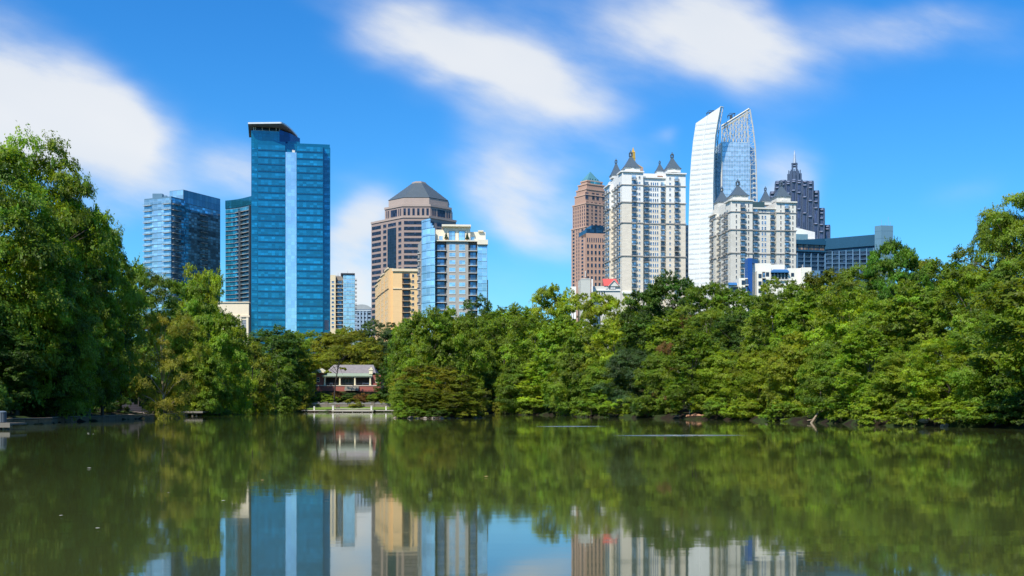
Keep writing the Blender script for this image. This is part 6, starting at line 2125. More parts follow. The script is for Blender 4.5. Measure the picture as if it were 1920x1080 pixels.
def crown_mesh(name, seed, centers, crad, flat, n_spray, n_leaf, leaf, spray_len, droop, up=0.7, aspect=0.5, axis=None, spread=0.34):
    """centers Nx3 clump centres, crad N radii; each clump is a burst of leafy sprays"""
    rg = np.random.default_rng(seed)
    N = len(centers)
    ctr = np.asarray(centers, float)
    ax = np.array((0, 0, 0.42)) if axis is None else np.asarray(axis)
    # spray roots
    dirs = unit(rg.normal(size=(N, n_spray, 3)))
    dirs[..., 2] = np.abs(dirs[..., 2]) * 0.9 - 0.18
    out = unit(ctr - ax)[:, None, :]
    dirs = unit(dirs + 0.55 * out * np.array((1, 1, 0.5)))
    R = crad[:, None, None]
    sc = np.array((1, 1, flat))
    root = ctr[:, None, :] + dirs * sc * R * rg.uniform(0.25, 0.75, (N, n_spray, 1))
    sdir = unit(dirs * np.array((1, 1, 0.45)) + 0.35 * rg.normal(size=dirs.shape) * np.array((1, 1, 0.5)))
    L = R * spray_len * rg.uniform(0.6, 1.25, (N, n_spray, 1))
    # leaves along sprays
    t = rg.uniform(0.05, 1.0, (N, n_spray, n_leaf, 1))
    side = unit(np.cross(sdir, np.array((0, 0, 1.0))) + 1e-6)
    lat = rg.normal(size=t.shape) * spread * (1.1 - 0.7 * t)
    vert = rg.normal(size=t.shape) * spread * 0.32
    pos = root[:, :, None, :] + sdir[:, :, None, :] * L[:, :, None, :] * t + side[:, :, None, :] * L[:, :, None, :] * lat
    pos[..., 2:3] += L[:, :, None, :] * (vert - droop * t * t - 0.12 * np.abs(lat))
    M_ = pos.reshape(-1, 3)
    n = len(M_)
    ls = leaf * rg.uniform(0.6, 1.35, (n, 1))
    nrm = unit(rg.normal(size=(n, 3)) * 0.5 + np.array((0, 0, up)) * 0.85 + 0.95 * np.repeat(dirs.reshape(-1, 3), n_leaf, axis=0))
    a = unit(np.cross(nrm, rg.normal(size=(n, 3))))
    b = np.cross(nrm, a)
    q = np.stack([M_ - a * ls, M_ + b * ls * aspect + nrm * ls * 0.12, M_ + a * ls, M_ - b * ls * aspect + nrm * ls * 0.12], 1).reshape(-1, 3)
    me = bpy.data.meshes.new(name)
    me.vertices.add(4 * n)
    me.vertices.foreach_set('co', q.astype(np.float32).ravel())
    me.loops.add(4 * n)
    me.loops.foreach_set('vertex_index', np.arange(4 * n, dtype=np.int32))
    me.polygons.add(n)
    me.polygons.foreach_set('loop_start', np.arange(0, 4 * n, 4, dtype=np.int32))
    me.update(calc_edges=True)
    # tint: per clump, spray and leaf variation; clump spread paints sunlit and dark patches
    cl = rg.normal(size=(N, 1, 1)) * 0.20; sp_ = rg.normal(size=(N, n_spray, 1)) * 0.14; lf = rg.normal(size=(N, n_spray, n_leaf)) * 0.12
    k = np.clip(0.5 + cl + sp_ + lf, 0.05, 1).reshape(-1)
    hu = np.clip(0.5 + rg.normal(size=(N, 1, 1)) * 0.16 + rg.normal(size=(N, n_spray, 1)) * 0.14 + lf * 0.8, 0, 1).reshape(-1)
    colr = np.stack([k, hu, np.zeros(n), np.ones(n)], 1)
    at = me.attributes.new('tint', 'FLOAT_COLOR', 'FACE')
    at.data.foreach_set('color', colr.astype(np.float32).ravel())
    me.materials.append(LEAF)
    return me

def trunk_mesh(name, centers, seed, base_r=0.02, top=0.8, mat=None, limbs=14, fork=0.25, lean=0.03, zmin=0.0):
    rg = np.random.default_rng(seed)
    mb = MB()
    n = 7
    ph = rg.random(2) * 6
    P = [(lean * sin(3 * i / n + ph[0]), lean * sin(2.5 * i / n + ph[1]), top * i / n - 0.04 * (i == 0)) for i in range(n + 1)]
    mb.tube(P, [base_r * (1.5 if i == 0 else 1.0 - 0.82 * i / n) for i in range(n + 1)], 8)
    idx = rg.permutation(len(centers))[:limbs]
    for i in idx:
        c = centers[i]
        zr = max(0.12, min(top * 0.92, c[2] * 0.62))
        k = zr / top * n
        i0 = int(min(k, n - 1)); f = k - i0
        s = tuple(P[i0][q] + (P[i0 + 1][q] - P[i0][q]) * f for q in range(3))
        r = base_r * (1 - 0.82 * k / n) * 0.5
        m1 = (s[0] + (c[0] - s[0]) * 0.45, s[1] + (c[1] - s[1]) * 0.45, s[2] + (c[2] - s[2]) * 0.62)
        mb.tube([s, m1, tuple(c)], [r, r * 0.65, r * 0.22], 5)
        for q in range(2):
            e = np.array(c) + rg.normal(size=3) * 0.025
            mb.tube([m1, tuple(e)], [r * 0.4, r * 0.1], 4)
    return mb.mesh(name, [mat or BARK], True)

def clumps(seed, n, prof, z0, z1, lobes=0.25, inner=0.25, rmin=0.10, rmax=0.17, zpow=1.0):
    """clump centres on a lumpy crown envelope; prof(t) gives its radius, t in 0..1 from bottom to top"""
    rg = np.random.default_rng(seed)
    ph = rg.random(6) * 6.28
    C, R = [], []
    tries = 0
    while len(C) < n and tries < 6000:
        tries += 1
        t = rg.random() ** zpow
        a = rg.uniform(0, 2 * pi)
        er = prof(t) * (1 + lobes * (0.6 * sin(2 * a + ph[0] + 2.5 * t) + 0.5 * sin(3 * a + ph[1] - 4 * t) + 0.4 * sin(5 * a + ph[2] + 7 * t)))
        rr_ = er * (1 - inner * rg.random() ** 1.5) if rg.random() < 0.82 else er * rg.uniform(0.2, 0.75)
        p = np.array((rr_ * cos(a), rr_ * sin(a), z0 + (z1 - z0) * t + rg.normal() * 0.012))
        r = rg.uniform(rmin, rmax) * (0.8 + 0.3 * (1 - t))
        if any(np.linalg.norm((p - q) * (1, 1, 1.4)) < 0.62 * min(r, s) for q, s in zip(C, R)):
            continue
        C.append(p); R.append(r)
    return np.array(C), np.array(R)

egg = lambda w, p=0.42: (lambda t: w * (sin(pi * min(1, max(0, (t * (1 - 0.06) + 0.06) ** p * 1.0))) ** 0.75 if False else w * sqrt(max(0.02, 1 - ((t - 0.42) / 0.60) ** 2))) / w)
def ell(w, c=0.42, a=0.60):
    return lambda t: w * sqrt(max(0.03, 1 - ((t - c) / (a if t > c else max(c, 0.35) * 1.12)) ** 2))
KINDS = {}
def make_kind(key, seed, n, prof, z0, z1, flat, ns, nl, leaf, sl_, droop, **kw):
    ck = {k: kw.pop(k) for k in list(kw) if k in ('lobes', 'inner', 'rmin', 'rmax', 'zpow')}
    tk = {k: kw.pop(k) for k in list(kw) if k in ('base_r', 'top', 'mat', 'limbs', 'lean')}
    C, R = clumps(seed, n, prof, z0, z1, **ck)
    cm = crown_mesh('crown', seed + 50, C, R, flat, ns, nl, leaf, sl_, droop, **kw)
    tm = trunk_mesh('trunk', C, seed + 90, **tk)
    KINDS[key] = (cm, tm)
# crowns of unit height; near ones carry finer leaves
make_kind('spread_a', 1, 92, ell(0.38, 0.45), 0.12, 0.93, 0.56, 26, 34, 0.0080, 0.60, 0.30, lobes=0.34, rmin=0.095, rmax=0.165)
make_kind('spread_b', 2, 90, ell(0.36, 0.40), 0.10, 0.93, 0.55, 26, 34, 0.0084, 0.64, 0.34, lobes=0.36, rmin=0.095, rmax=0.165)
make_kind('round_a', 3, 100, ell(0.37, 0.50, 0.56), 0.12, 0.93, 0.85, 26, 30, 0.0092, 0.42, 0.10, lobes=0.17, rmin=0.10, rmax=0.165)
make_kind('round_b', 4, 84, ell(0.40, 0.45), 0.12, 0.92, 0.72, 26, 26, 0.0112, 0.5, 0.18, lobes=0.22, rmin=0.115, rmax=0.18, mat=GREYBARK)
make_kind('upright', 14, 96, ell(0.30, 0.40, 0.64), 0.08, 0.94, 0.95, 26, 30, 0.0090, 0.40, 0.08, lobes=0.20, rmin=0.09, rmax=0.15, base_r=0.017, mat=GREYBARK)
make_kind('shore_a', 5, 104, ell(0.43, 0.30, 0.72), 0.03, 0.92, 0.80, 26, 30, 0.0098, 0.52, 0.22, lobes=0.24, rmin=0.11, rmax=0.18, zpow=0.9, top=0.7)
make_kind('shore_b', 6, 96, ell(0.45, 0.34, 0.68), 0.02, 0.91, 0.66, 28, 30, 0.0108, 0.60, 0.28, lobes=0.28, rmin=0.115, rmax=0.19, zpow=0.9, top=0.7)
make_kind('far_a', 7, 80, ell(0.37, 0.48), 0.10, 0.93, 0.80, 22, 26, 0.0115, 0.45, 0.14, lobes=0.16, rmin=0.115, rmax=0.18)
make_kind('far_b', 8, 80, ell(0.42, 0.42), 0.06, 0.92, 0.58, 22, 26, 0.0122, 0.56, 0.24, lobes=0.22, rmin=0.115, rmax=0.185)
make_kind('pine', 9, 110, ell(0.38, 0.40, 0.62), 0.30, 0.94, 0.8, 34, 30, 0.0105, 0.5, -0.15, lobes=0.10, rmin=0.085, rmax=0.125, up=0.3, aspect=0.26, spread=0.22)
make_kind('airy', 10, 60, ell(0.42, 0.5), 0.14, 0.95, 0.40, 20, 30, 0.0090, 0.75, 0.42, lobes=0.34, rmin=0.09, rmax=0.15, mat=PALEBARK, base_r=0.016, limbs=20, up=0.5, aspect=0.35)
make_kind('bush', 12, 40, ell(0.62, 0.30, 0.72), 0.04, 0.86, 0.62, 20, 24, 0.026, 0.5, 0.25, lobes=0.25, rmin=0.17, rmax=0.27, top=0.5, base_r=0.03)
make_kind('bush_b', 13, 38, ell(0.7, 0.25, 0.76), 0.02, 0.84, 0.5, 20, 24, 0.027, 0.6, 0.35, lobes=0.3, rmin=0.17, rmax=0.28, top=0.5, base_r=0.03)
WID = {'spread_a': 0.92, 'spread_b': 0.88, 'round_a': 0.86, 'round_b': 0.94, 'upright': 0.70, 'shore_a': 1.02, 'shore_b': 1.08, 'far_a': 0.92, 'far_b': 1.02, 'pine': 0.82, 'airy': 0.98, 'bush': 1.5, 'bush_b': 1.65}

TONE = {'deep': (0.078, 0.146, 0.018), 'mid': (0.160, 0.240, 0.019), 'bright': (0.250, 0.328, 0.020), 'yellow': (0.265, 0.310, 0.022), 'olive': (0.200, 0.228, 0.017),
        'blue': (0.078, 0.142, 0.042), 'rust': (0.20, 0.12, 0.035), 'fresh': (0.186, 0.280, 0.019), 'gold': (0.26, 0.26, 0.03)}
tr_rng = random.Random(21)
USED = {}
def tree(px, top, d, wpx, kind, tone, label, group, name=None, cat='tree', base=None, spot=None, zb=None):
    x, y = pt(px, d)
    z0 = (ground(x, y) - 0.1) if zb is None else zb
    h = max(1.0, zz(top, d) - z0)
    w = wpx / F * d * (1.0 if 'bush' in kind or kind in ('pine', 'airy') else 1.02 if 'left bank' in group else 1.12)
    sx = w / (WID[kind] * h) * h
    t = thing(name or {'pine': 'pine_tree', 'bush': 'shrub', 'bush_b': 'shrub', 'shore_a': 'waterside_tree', 'shore_b': 'waterside_tree', 'airy': 'slender_tree'}.get(kind, 'broadleaf_tree'), label, cat, (x, y, z0), tr_rng.uniform(0, 6.283), group)
    cm, tm = KINDS[kind]
    c = TONE[tone] if isinstance(tone, str) else tone
    j = tr_rng.uniform(0.9, 1.1)
    for nm, me in (('trunk', tm), ('crown', cm)):
        o = link(nm, me, t)
        o.scale = (sx, sx * tr_rng.uniform(0.9, 1.1), h)
        if nm == 'crown':
            o.color = (c[0] * j * tr_rng.uniform(0.93, 1.07), c[1] * j, c[2] * j, 1)
    if label in USED: print('DUP LABEL', label)
    USED[label] = 1
    return t

# --- left bank, near to far
LB = 'trees on the left bank'
for a in [
    (-45, 250, 112, 300, 'spread_b', 'mid', 'towering dark tree cut by the picture edge on the left bank'),
    (40, 246, 126, 250, 'spread_a', 'fresh', 'tallest broad tree of the left bank, its layered crown highest against the cloud'),
    (138, 318, 134, 165, 'spread_b', 'mid', 'tall layered tree whose ragged crown shoulder stands right of the tallest left bank tree'),
    (188, 408, 140, 120, 'spread_a', 'fresh', 'layered tree with a long bough reaching toward the glass apartment tower'),
    (35, 432, 116, 180, 'round_b', 'bright', 'sunlit yellow green tree in front of the tallest left bank tree'),
    (110, 470, 118, 150, 'spread_b', 'mid', 'dark shaded tree in the gap beside the sunlit yellow green tree'),
    (225, 478, 158, 130, 'round_a', 'mid', 'round tree left of the glass apartment tower, lowest shoulder of the tall group'),
    (282, 502, 196, 130, 'spread_a', 'mid', 'layered green tree directly below the glass apartment tower'),
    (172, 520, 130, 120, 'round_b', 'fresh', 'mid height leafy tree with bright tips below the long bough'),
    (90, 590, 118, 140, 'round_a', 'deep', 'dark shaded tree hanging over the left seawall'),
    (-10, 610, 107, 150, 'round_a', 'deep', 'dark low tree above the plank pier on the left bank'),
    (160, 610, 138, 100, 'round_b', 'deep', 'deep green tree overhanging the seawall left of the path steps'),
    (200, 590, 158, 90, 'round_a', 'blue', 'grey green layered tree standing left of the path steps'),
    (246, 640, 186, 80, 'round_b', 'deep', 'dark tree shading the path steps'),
    (306, 582, 160, 130, 'airy', 'gold', 'pale slender tree with light limbs and thin yellow foliage by the path'),
    (350, 520, 228, 100, 'round_b', 'fresh', 'bright round tree between the glass apartment tower and the curved tower'),
    (386, 499, 236, 98, 'round_a', 'bright', 'sunlit tree crown rising in front of the curved balcony tower'),
    (352, 590, 200, 100, 'shore_a', 'bright', 'bright green tree behind the pale slender tree'),
    (395, 580, 215, 110, 'round_b', 'fresh', 'fresh green tree below the sunlit crown beside the curved tower'),
    (426, 583, 238, 96, 'shore_b', 'bright', 'bright green tree in front of the beige podium'),
    (372, 655, 200, 110, 'shore_b', 'fresh', 'fresh green waterside tree above the plank platform'),
    (425, 680, 250, 90, 'shore_a', 'mid', 'mid green waterside tree right of the plank platform'),
]:
    tree(*a, LB)
# --- behind and beside the boathouse
BH = 'trees around the boathouse'
for a in [
    (470, 640, 288, 90, 'far_b', 'olive', 'olive tree left of the boathouse, in front of the beige podium'),
    (512, 610, 345, 100, 'far_a', 'deep', 'dark round tree below the left edge of the tallest blue tower'),
    (548, 622, 352, 80, 'far_b', 'mid', 'mid green tree below the pale stripe of the tallest blue tower'),
    (478, 690, 300, 80, 'shore_a', 'mid', 'waterside tree with mixed green leaves left of the far dock'),
    (518, 668, 318, 76, 'far_b', 'mid', 'grey green tree just left of the boathouse'),
    (532, 705, 326, 56, 'shore_b', 'deep', 'low dark tree beside the garden stairs'),
    (588, 618, 420, 90, 'far_a', 'mid', 'green tree below the right edge of the tallest blue tower'),
    (628, 622, 402, 110, 'far_b', 'olive', 'broad olive tree behind the boathouse roof'),
    (662, 612, 416, 90, 'far_a', 'olive', 'taller olive tree behind the boathouse, below the slim cream condo'),
    (690, 640, 396, 80, 'far_b', 'olive', 'low olive tree behind the boathouse chimney'),
    (712, 598, 440, 90, 'far_a', 'blue', 'dark blue green tree below the pink granite tower'),
    (745, 612, 430, 90, 'far_b', 'blue', 'dark blue green tree below the peach condo'),
    (600, 660, 385, 70, 'far_a', 'olive', 'olive tree rising over the cream gable of the boathouse'),
    (740, 660, 352, 70, 'far_a', 'deep', 'dark green tree right of the boathouse'),
    (762, 690, 336, 56, 'shore_a', 'mid', 'waterside tree at the right end of the far dock'),
    (566, 690, 349, 40, 'far_b', 'olive', 'small olive tree beside the left wing of the boathouse'),
]:
    tree(*a, BH)
# --- small open tree standing in front of the boathouse porch
def porch_tree():
    x, y = pt(627, 351)
    z0 = ground(x, y) - 0.2
    t = thing('slender_tree', 'slim dark trunked tree standing in front of the boathouse porch', 'tree', (x, y, z0), 0, BH)
    g = lambda px, py, dy=0: ((px - 627) / F * 351, dy, zz(py, 351) - z0)
    mb = MB()
    mb.tube([(0, 0, -0.1), g(627, 740), g(629, 715, .2), g(632, 700, .1), g(635, 684, 0), g(637, 665, 0.3)], [0.34, 0.25, 0.21, 0.18, 0.14, 0.05], 8)
    tips = [g(606, 688, 1), g(612, 672, -1.5), g(625, 668, 1.5), g(645, 690, -1), g(650, 668, 1), g(618, 698, -1.5), g(642, 702, .8), g(662, 660, 0), g(600, 672, 0.5)]
    for i, e in enumerate(tips):
        s = g(632 + (i % 3), 702 - i * 3)
        m_ = tuple((s[k] + e[k]) / 2 + (0.5 if k == 2 else 0) for k in range(3))
        mb.tube([s, m_, e], [0.09, 0.06, 0.02], 5)
    link('trunk', mb.mesh('trunk', [M('dark bark', (0.045, 0.036, 0.03), noise=0.3, nscale=3)], True), t)
    C = np.array([g(604, 690, .6), g(611, 676, -1.2), g(622, 664, 1.2), g(636, 655, .2), g(650, 660, .8), g(662, 655, .2), g(598, 676, 1), g(616, 699, -1.2), g(645, 693, -.8), g(590, 686, .2), g(672, 662, .5), g(628, 672, -1)])
    R = np.array([2.1, 2.4, 2.6, 2.6, 2.4, 2.1, 2.0, 1.2, 1.1, 1.5, 1.7, 1.9])
    cm = crown_mesh('crown', 77, C, R, 0.6, 22, 26, 0.20, 0.5, 0.2, axis=(0, 0, 5))
    o = link('crown', cm, t); o.color = (*TONE['olive'], 1)
porch_tree()
# --- island
IG = 'trees on the small island'
for a in [
    (812, 684, 168, 120, 'round_b', (0.185, 0.205, 0.014), 'broad olive tree filling the middle of the small island'),
    (866, 700, 166, 84, 'round_b', (0.175, 0.205, 0.014), 'olive tree leaning over the water at the right end of the island'),
    (768, 705, 164, 70, 'shore_a', 'mid', 'mid green tree at the left end of the small island'),
    (800, 728, 161, 70, 'round_a', (0.14, 0.175, 0.014), 'low tree at the front of the small island'),
    (850, 735, 161, 80, 'round_b', (0.16, 0.19, 0.014), 'low green tree overhanging the front rocks of the island'),
]:
    tree(*a, IG, zb=0.3)
for (px, top, d, w, tone, lab) in [(755, 752, 160.5, 40, 'fresh', 'fresh green shrub trailing in the water at the left tip of the island'), (775, 762, 158.6, 44, 'mid', 'low green shrub on the front left shore of the island'),
                                   (820, 764, 158, 46, 'deep', 'dark shrub above the front rocks of the island'), (872, 758, 160, 50, 'olive', 'olive shrub at the front right shore of the island'), (897, 750, 164, 36, 'olive', 'small olive shrub at the right tip of the island')]:
    tree(px, top, d, w, 'bush_b', tone, lab, 'shrubs on the small island', cat='shrub', zb=0.1)

# --- right bank: rows climbing from the water to the skyline
RB = 'trees on the right bank'
def dsh(px):
    return bank(px, 0)[1]
ROW1 = [   # along the water's edge: x, top, width, kind, tone, label
    (925, 668, 90, 'shore_a', 'deep', 'dark waterside tree just right of the island'),
    (975, 660, 96, 'shore_b', 'mid', 'waterside tree with drooping sprays, second from the island'),
    (1028, 668, 96, 'upright', 'bright', 'mid green waterside tree below the gap of open sky'),
    (1078, 650, 100, 'shore_b', 'mid', 'waterside tree straight below the brown granite tower'),
    (1130, 676, 100, 'shore_a', 'fresh', 'fresh green waterside tree straight below the red roofed house'),
    (1182, 655, 104, 'shore_b', 'blue', 'grey green waterside tree below the near corner of the tall white tower'),
    (1240, 662, 110, 'shore_a', 'mid', 'waterside tree just left of the red rock patch'),
    (1302, 628, 110, 'upright', 'mid', 'tall waterside tree standing over the red rock patch'),
    (1362, 660, 116, 'shore_a', 'fresh', 'fresh green waterside tree right of the red rock patch'),
    (1425, 640, 124, 'shore_b', 'bright', 'waterside tree with sunlit drooping boughs below the tall blue panel'),
    (1490, 625, 130, 'shore_a', 'yellow', 'yellow green waterside tree left of the fallen branch'),
    (1560, 640, 136, 'shore_b', 'fresh', 'leafy waterside tree right of the fallen branch'),
    (1630, 620, 140, 'upright', 'fresh', 'mid green waterside tree below the hotel end tower'),
    (1705, 640, 160, 'shore_b', 'fresh', 'fresh green waterside tree below the round pine'),
    (1785, 600, 170, 'shore_a', 'bright', 'large bright waterside tree two along from the picture edge'),
    (1872, 585, 190, 'shore_b', 'mid', 'large layered waterside tree cut by the right picture edge'),
]
for (px, top, w, kind, tone, lab) in ROW1:
    tree(px, top + (14 if int(px) % 2 else -6), dsh(px) + 4.0 + (px % 7) * 0.5, w * (0.86 + 0.05 * (px % 5)), kind, tone, lab, RB)
ROW2 = [   # middle of the slope
    (782, 640, 240, 84, 'round_b', 'fresh', 'fresh green tree behind the left end of the island'),
    (800, 580, 250, 110, 'round_a', 'mid', 'tall tree right behind the island, below the rounded glass corner condo'),
    (850, 585, 252, 100, 'round_b', 'fresh', 'leafy tree behind the right half of the island'),
    (905, 596, 292, 90, 'far_b', 'mid', 'mid slope tree right of the island, under the open sky'),
    (950, 590, 262, 96, 'round_a', 'mid', 'mid slope tree below the gap of open sky'),
    (1000, 590, 246, 96, 'round_b', 'fresh', 'sunlit mid slope tree left of the brown granite tower'),
    (1052, 596, 222, 90, 'upright', 'fresh', 'mid slope tree below the brown granite tower'),
    (1105, 600, 206, 96, 'far_a', 'mid', 'mid slope tree below the grey lift housing'),
    (1155, 612, 196, 100, 'round_b', 'bright', 'lime green mid slope tree below the red roofed house'),
    (1212, 592, 190, 104, 'round_a', 'deep', 'dark mid slope tree below the middle of the tall white tower'),
    (1268, 585, 178, 96, 'upright', 'mid', 'mid slope tree below the right corner of the tall white tower'),
    (1330, 578, 168, 112, 'spread_a', 'mid', 'layered mid slope tree below the white fin'),
    (1392, 584, 158, 112, 'round_a', 'deep', 'dark mid slope tree below the shorter turreted tower'),
    (1452, 560, 150, 120, 'round_b', 'mid', 'mid slope tree below the blue canopied pavilion'),
    (1520, 548, 140, 118, 'upright', 'fresh', 'fresh green mid slope tree below the hotel grid'),
    (1592, 540, 128, 140, 'round_b', 'bright', 'sunlit mid slope tree below the long blue hotel'),
    (1662, 552, 118, 150, 'spread_b', 'mid', 'layered mid slope tree below the round pine'),
    (1740, 530, 112, 160, 'round_a', 'mid', 'mid slope tree right of the round pine'),
    (1824, 500, 108, 130, 'round_b', 'fresh', 'tall fresh green tree left of the highest right hand tree'),
    (1915, 480, 100, 170, 'spread_b', 'mid', 'layered tree half out of the right picture edge'),
]
for (px, top, d, w, kind, tone, lab) in ROW2:
    tree(px, top, d, w, kind, tone, lab, RB)
ROW3 = [   # skyline
    (766, 598, 300, 76, 'far_a', 'fresh', 'skyline tree below the peach condo, left of the island'),
    (832, 574, 300, 100, 'far_b', 'fresh', 'skyline tree below the grey condo balconies'),
    (893, 553, 330, 76, 'far_a', 'deep', 'dark rounded skyline tree at the right foot of the grey condo'),
    (925, 580, 320, 80, 'far_b', 'mid', 'lowest skyline tree at the edge of the open sky gap'),
    (975, 572, 300, 84, 'upright', 'fresh', 'skyline tree under the middle of the open sky gap'),
    (1030, 530, 280, 84, 'far_b', 'bright', 'sunlit skyline tree with a bright crown left of the brown granite tower'),
    (1078, 540, 268, 84, 'far_a', 'bright', 'bright skyline tree at the foot of the brown granite tower'),
    (1128, 546, 258, 84, 'far_b', 'yellow', 'yellow green skyline tree in front of the red roofed house'),
    (1172, 552, 250, 76, 'far_a', 'bright', 'bright skyline tree at the near corner of the tall white tower'),
    (1212, 540, 244, 90, 'round_b', 'deep', 'dark skyline tree at the foot of the tall white tower'),
    (1262, 513, 236, 112, 'round_a', 'deep', 'dark rounded skyline tree crown that hides the tall white tower corner'),
    (1322, 528, 222, 104, 'far_b', 'mid', 'skyline tree in front of the foot of the white fin'),
    (1372, 535, 208, 90, 'round_a', 'mid', 'skyline tree at the foot of the shorter turreted tower'),
    (1420, 548, 196, 96, 'round_b', 'mid', 'skyline tree in front of the white apartments, left of the pavilion'),
    (1462, 518, 186, 92, 'far_a', 'mid', 'skyline tree hiding the right side of the white apartments'),
    (1508, 524, 178, 100, 'round_a', 'mid', 'skyline tree below the white apartments right end'),
    (1560, 502, 166, 110, 'round_b', 'olive', 'olive skyline tree below the hotel curtained lounge windows'),
    (1612, 494, 158, 110, 'spread_a', 'mid', 'layered skyline tree below the hotel end tower'),
    (1712, 478, 146, 110, 'spread_b', 'olive', 'brownish olive skyline tree behind the round pine'),
    (1768, 482, 140, 120, 'round_a', 'mid', 'skyline tree under open sky between the pine and the tall edge trees'),
    (1866, 392, 124, 100, 'spread_a', 'mid', 'tall layered skyline tree, second highest at the right picture edge'),
    (1908, 350, 120, 180, 'spread_b', 'mid', 'highest right hand tree, its crown reaching well above the skyline'),
]
for (px, top, d, w, kind, tone, lab) in ROW3:
    tree(px, top, d, w, kind, tone, lab, RB)
tree(1676, 452, 132, 122, 'pine', (0.13, 0.25, 0.022), 'round dense pine rising above the skyline beside the hotel end tower', RB)
tree(1248, 640, 172, 60, 'airy', 'rust', 'small rust brown tree among the green mid slope trees', RB)
tree(1290, 590, 176, 40, 'airy', 'rust', 'thin rust coloured tree top poking from the slope below the white fin', RB)
# the bank goes on beyond both sides of the picture
for (x, y, h, w, kind, tone, lab) in [(43, 78, 15, 15, 'round_b', 'mid', 'broad tree on the right bank just beyond the picture edge'), (50, 66, 14, 14, 'spread_a', 'fresh', 'layered tree further along the right bank beyond the picture edge'),
                                      (58, 48, 15, 15, 'shore_b', 'mid', 'waterside tree well beyond the right picture edge'), (56, 84, 17, 15, 'round_a', 'deep', 'dark tree behind the right bank beyond the picture edge'), (70, 66, 17, 16, 'round_b', 'mid', 'tall tree up the right bank beyond the picture edge'),
                                      (64, 30, 14, 15, 'shore_a', 'mid', 'waterside tree nearest the camera on the right bank'), (-62, 96, 24, 18, 'spread_b', 'mid', 'tall tree on the left bank just beyond the picture edge'), (-60, 74, 20, 17, 'round_b', 'mid', 'broad tree on the left bank beyond the plank pier')]:
    tree(960 + F * x / y, HZ - (h + ground(x, y) - CH) / y * F, y, w / y * F, kind, tone, lab, RB if x > 0 else LB)
# extra depth behind the skyline so the hill reads as wooded
for i, (px, top, d, w, tone, lab) in enumerate([(500, 622, 460, 90, 'deep', 'far dark tree behind the left boathouse trees'), (560, 620, 470, 90, 'mid', 'far tree at the foot of the pale stripe tower front'), (650, 616, 470, 90, 'mid', 'far tree between the blue tower and the slim condo'),
                                                (440, 612, 400, 90, 'mid', 'far tree at the foot of the beige podium'), (770, 604, 400, 90, 'deep', 'far dark tree at the foot of the peach condo'), (940, 576, 380, 100, 'deep', 'far dark tree showing in the open sky gap')]):
    tree(px, top, d, w, 'far_a' if i % 2 else 'far_b', tone, lab, 'far trees at the foot of the towers')
# --- shrubs
SG = 'shrubs along the left waterline'
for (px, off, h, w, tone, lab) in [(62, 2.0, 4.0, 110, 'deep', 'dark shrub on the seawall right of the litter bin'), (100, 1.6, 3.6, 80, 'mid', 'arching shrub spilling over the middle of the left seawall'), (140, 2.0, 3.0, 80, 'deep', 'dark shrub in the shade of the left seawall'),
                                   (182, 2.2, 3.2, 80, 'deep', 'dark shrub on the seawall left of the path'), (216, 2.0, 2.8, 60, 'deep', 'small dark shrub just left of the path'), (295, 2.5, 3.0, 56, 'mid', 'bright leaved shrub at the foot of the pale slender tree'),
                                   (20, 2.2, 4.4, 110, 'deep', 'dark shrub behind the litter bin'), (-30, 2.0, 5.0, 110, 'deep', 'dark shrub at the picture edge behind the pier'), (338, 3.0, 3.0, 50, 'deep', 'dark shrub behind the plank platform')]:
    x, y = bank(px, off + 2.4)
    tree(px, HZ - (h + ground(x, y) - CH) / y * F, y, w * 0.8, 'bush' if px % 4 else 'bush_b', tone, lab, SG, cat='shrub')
SG = 'shrubs along the far waterline'
for (px, off, h, w, tone, lab) in [(412, 2.0, 4.0, 50, 'mid', 'waterline shrub above the pinkish rocks'), (440, 2.0, 4.5, 50, 'deep', 'dark waterline shrub right of the pinkish rocks'), (470, 2.0, 5.0, 50, 'mid', 'green waterline shrub left of the far dock'), (500, 2, 5, 50, 'deep', 'dark waterline shrub halfway to the far dock'),
                                   (528, 2.0, 4.5, 46, 'mid', 'feathery waterline shrub near the far dock'), (551, 2.2, 3.6, 34, 'olive', 'olive shrub at the left end of the far dock')]:
    x, y = bank(px, off)
    tree(px, HZ - (h + ground(x, y) - CH) / y * F, y, w, 'bush' if px % 4 else 'bush_b', tone, lab, SG, cat='shrub')
SG = 'shrubs along the right waterline'
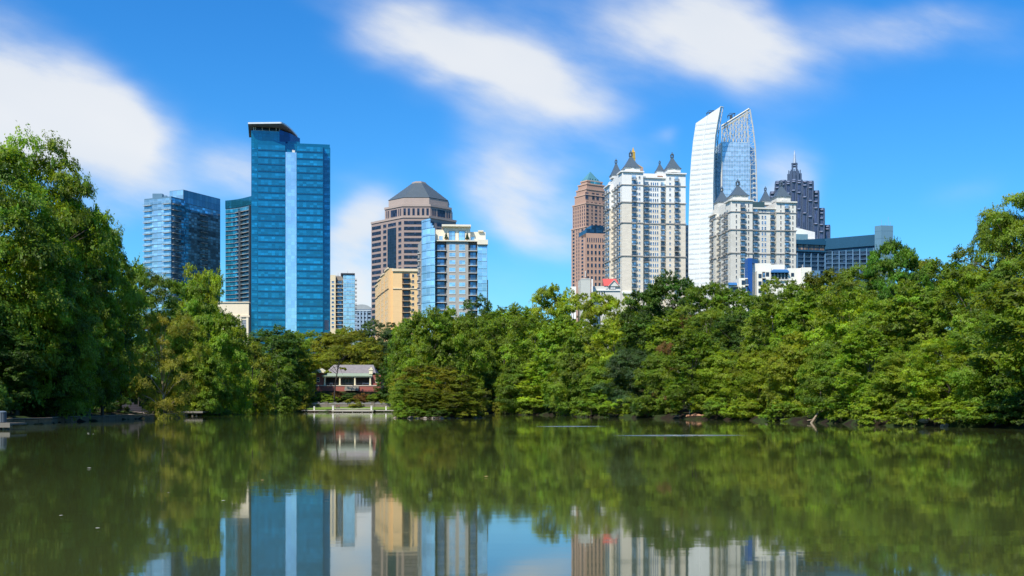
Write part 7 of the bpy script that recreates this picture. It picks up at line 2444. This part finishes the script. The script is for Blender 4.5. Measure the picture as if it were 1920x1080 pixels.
for i, (px, h, w, tone, lab) in enumerate([(945, 4.0, 46, 'olive', 'olive shrub dipping into the water right of the island'), (1000, 3.6, 56, 'mid', 'waterline shrub below the open sky gap'), (1050, 3.4, 56, 'deep', 'dark waterline shrub below the brown granite tower'),
                                           (1108, 3.2, 60, 'mid', 'waterline shrub below the grey lift housing'), (1155, 3.0, 60, 'fresh', 'fresh green waterline shrub below the red roofed house'), (1215, 3.0, 60, 'deep', 'dark waterline shrub below the tall white tower'),
                                           (1345, 2.8, 60, 'mid', 'waterline shrub right of the red rocks'), (1395, 2.6, 70, 'bright', 'bright waterline shrub below the tall blue panel'), (1465, 2.6, 76, 'fresh', 'fresh waterline shrub left of the fallen branch'),
                                           (1575, 2.6, 80, 'mid', 'waterline shrub right of the fallen branch'), (1640, 2.6, 90, 'bright', 'bright green waterline shrub below the hotel end tower'), (1710, 2.4, 100, 'mid', 'waterline shrub below the round pine'),
                                           (1790, 2.4, 110, 'bright', 'bright green leafy shrub over the water near the picture edge'), (1870, 2.4, 120, 'mid', 'green shrub over the water near the right picture edge'), (1925, 2.6, 130, 'deep', 'dark shrub over the water cut by the right picture edge')]):
    x, y = bank(px, 0.1)
    tree(px, HZ - (h + ground(x, y) - CH) / y * F, y, w, 'bush' if i % 2 else 'bush_b', tone, lab, SG, cat='shrub')
# --- planted bank under the boathouse
SG = 'shrubs on the bank below the boathouse'
for (px, py, d, w, tone, lab) in [(602, 735, 353, 40, 'mid', 'green shrub on the bank below the left wing of the boathouse'), (622, 741, 352.5, 34, 'fresh', 'bright shrub at the foot of the slim porch tree'), (634, 732, 355, 26, 'rust', 'orange flowering shrub below the porch'),
                                  (652, 736, 354, 34, 'deep', 'dark shrub below the middle of the porch'), (670, 738, 353, 26, 'rust', 'orange flowering shrub right of the dark shrub'), (684, 735, 354, 26, 'rust', 'orange brown flowering shrub below the right porch column'),
                                  (700, 736, 354, 36, 'mid', 'green shrub below the boathouse chimney'), (722, 732, 353, 44, 'olive', 'olive shrub below the right wing of the boathouse'), (590, 745, 351, 30, 'deep', 'dark shrub at the top of the garden stairs'), (740, 745, 351, 36, 'mid', 'green shrub at the right end of the stone wall'), (662, 746, 351, 40, 'olive', 'olive ground hugging shrub above the stone wall')]:
    tree(px, py, d, w, 'bush' if px % 4 else 'bush_b', tone, lab, SG, cat='shrub')
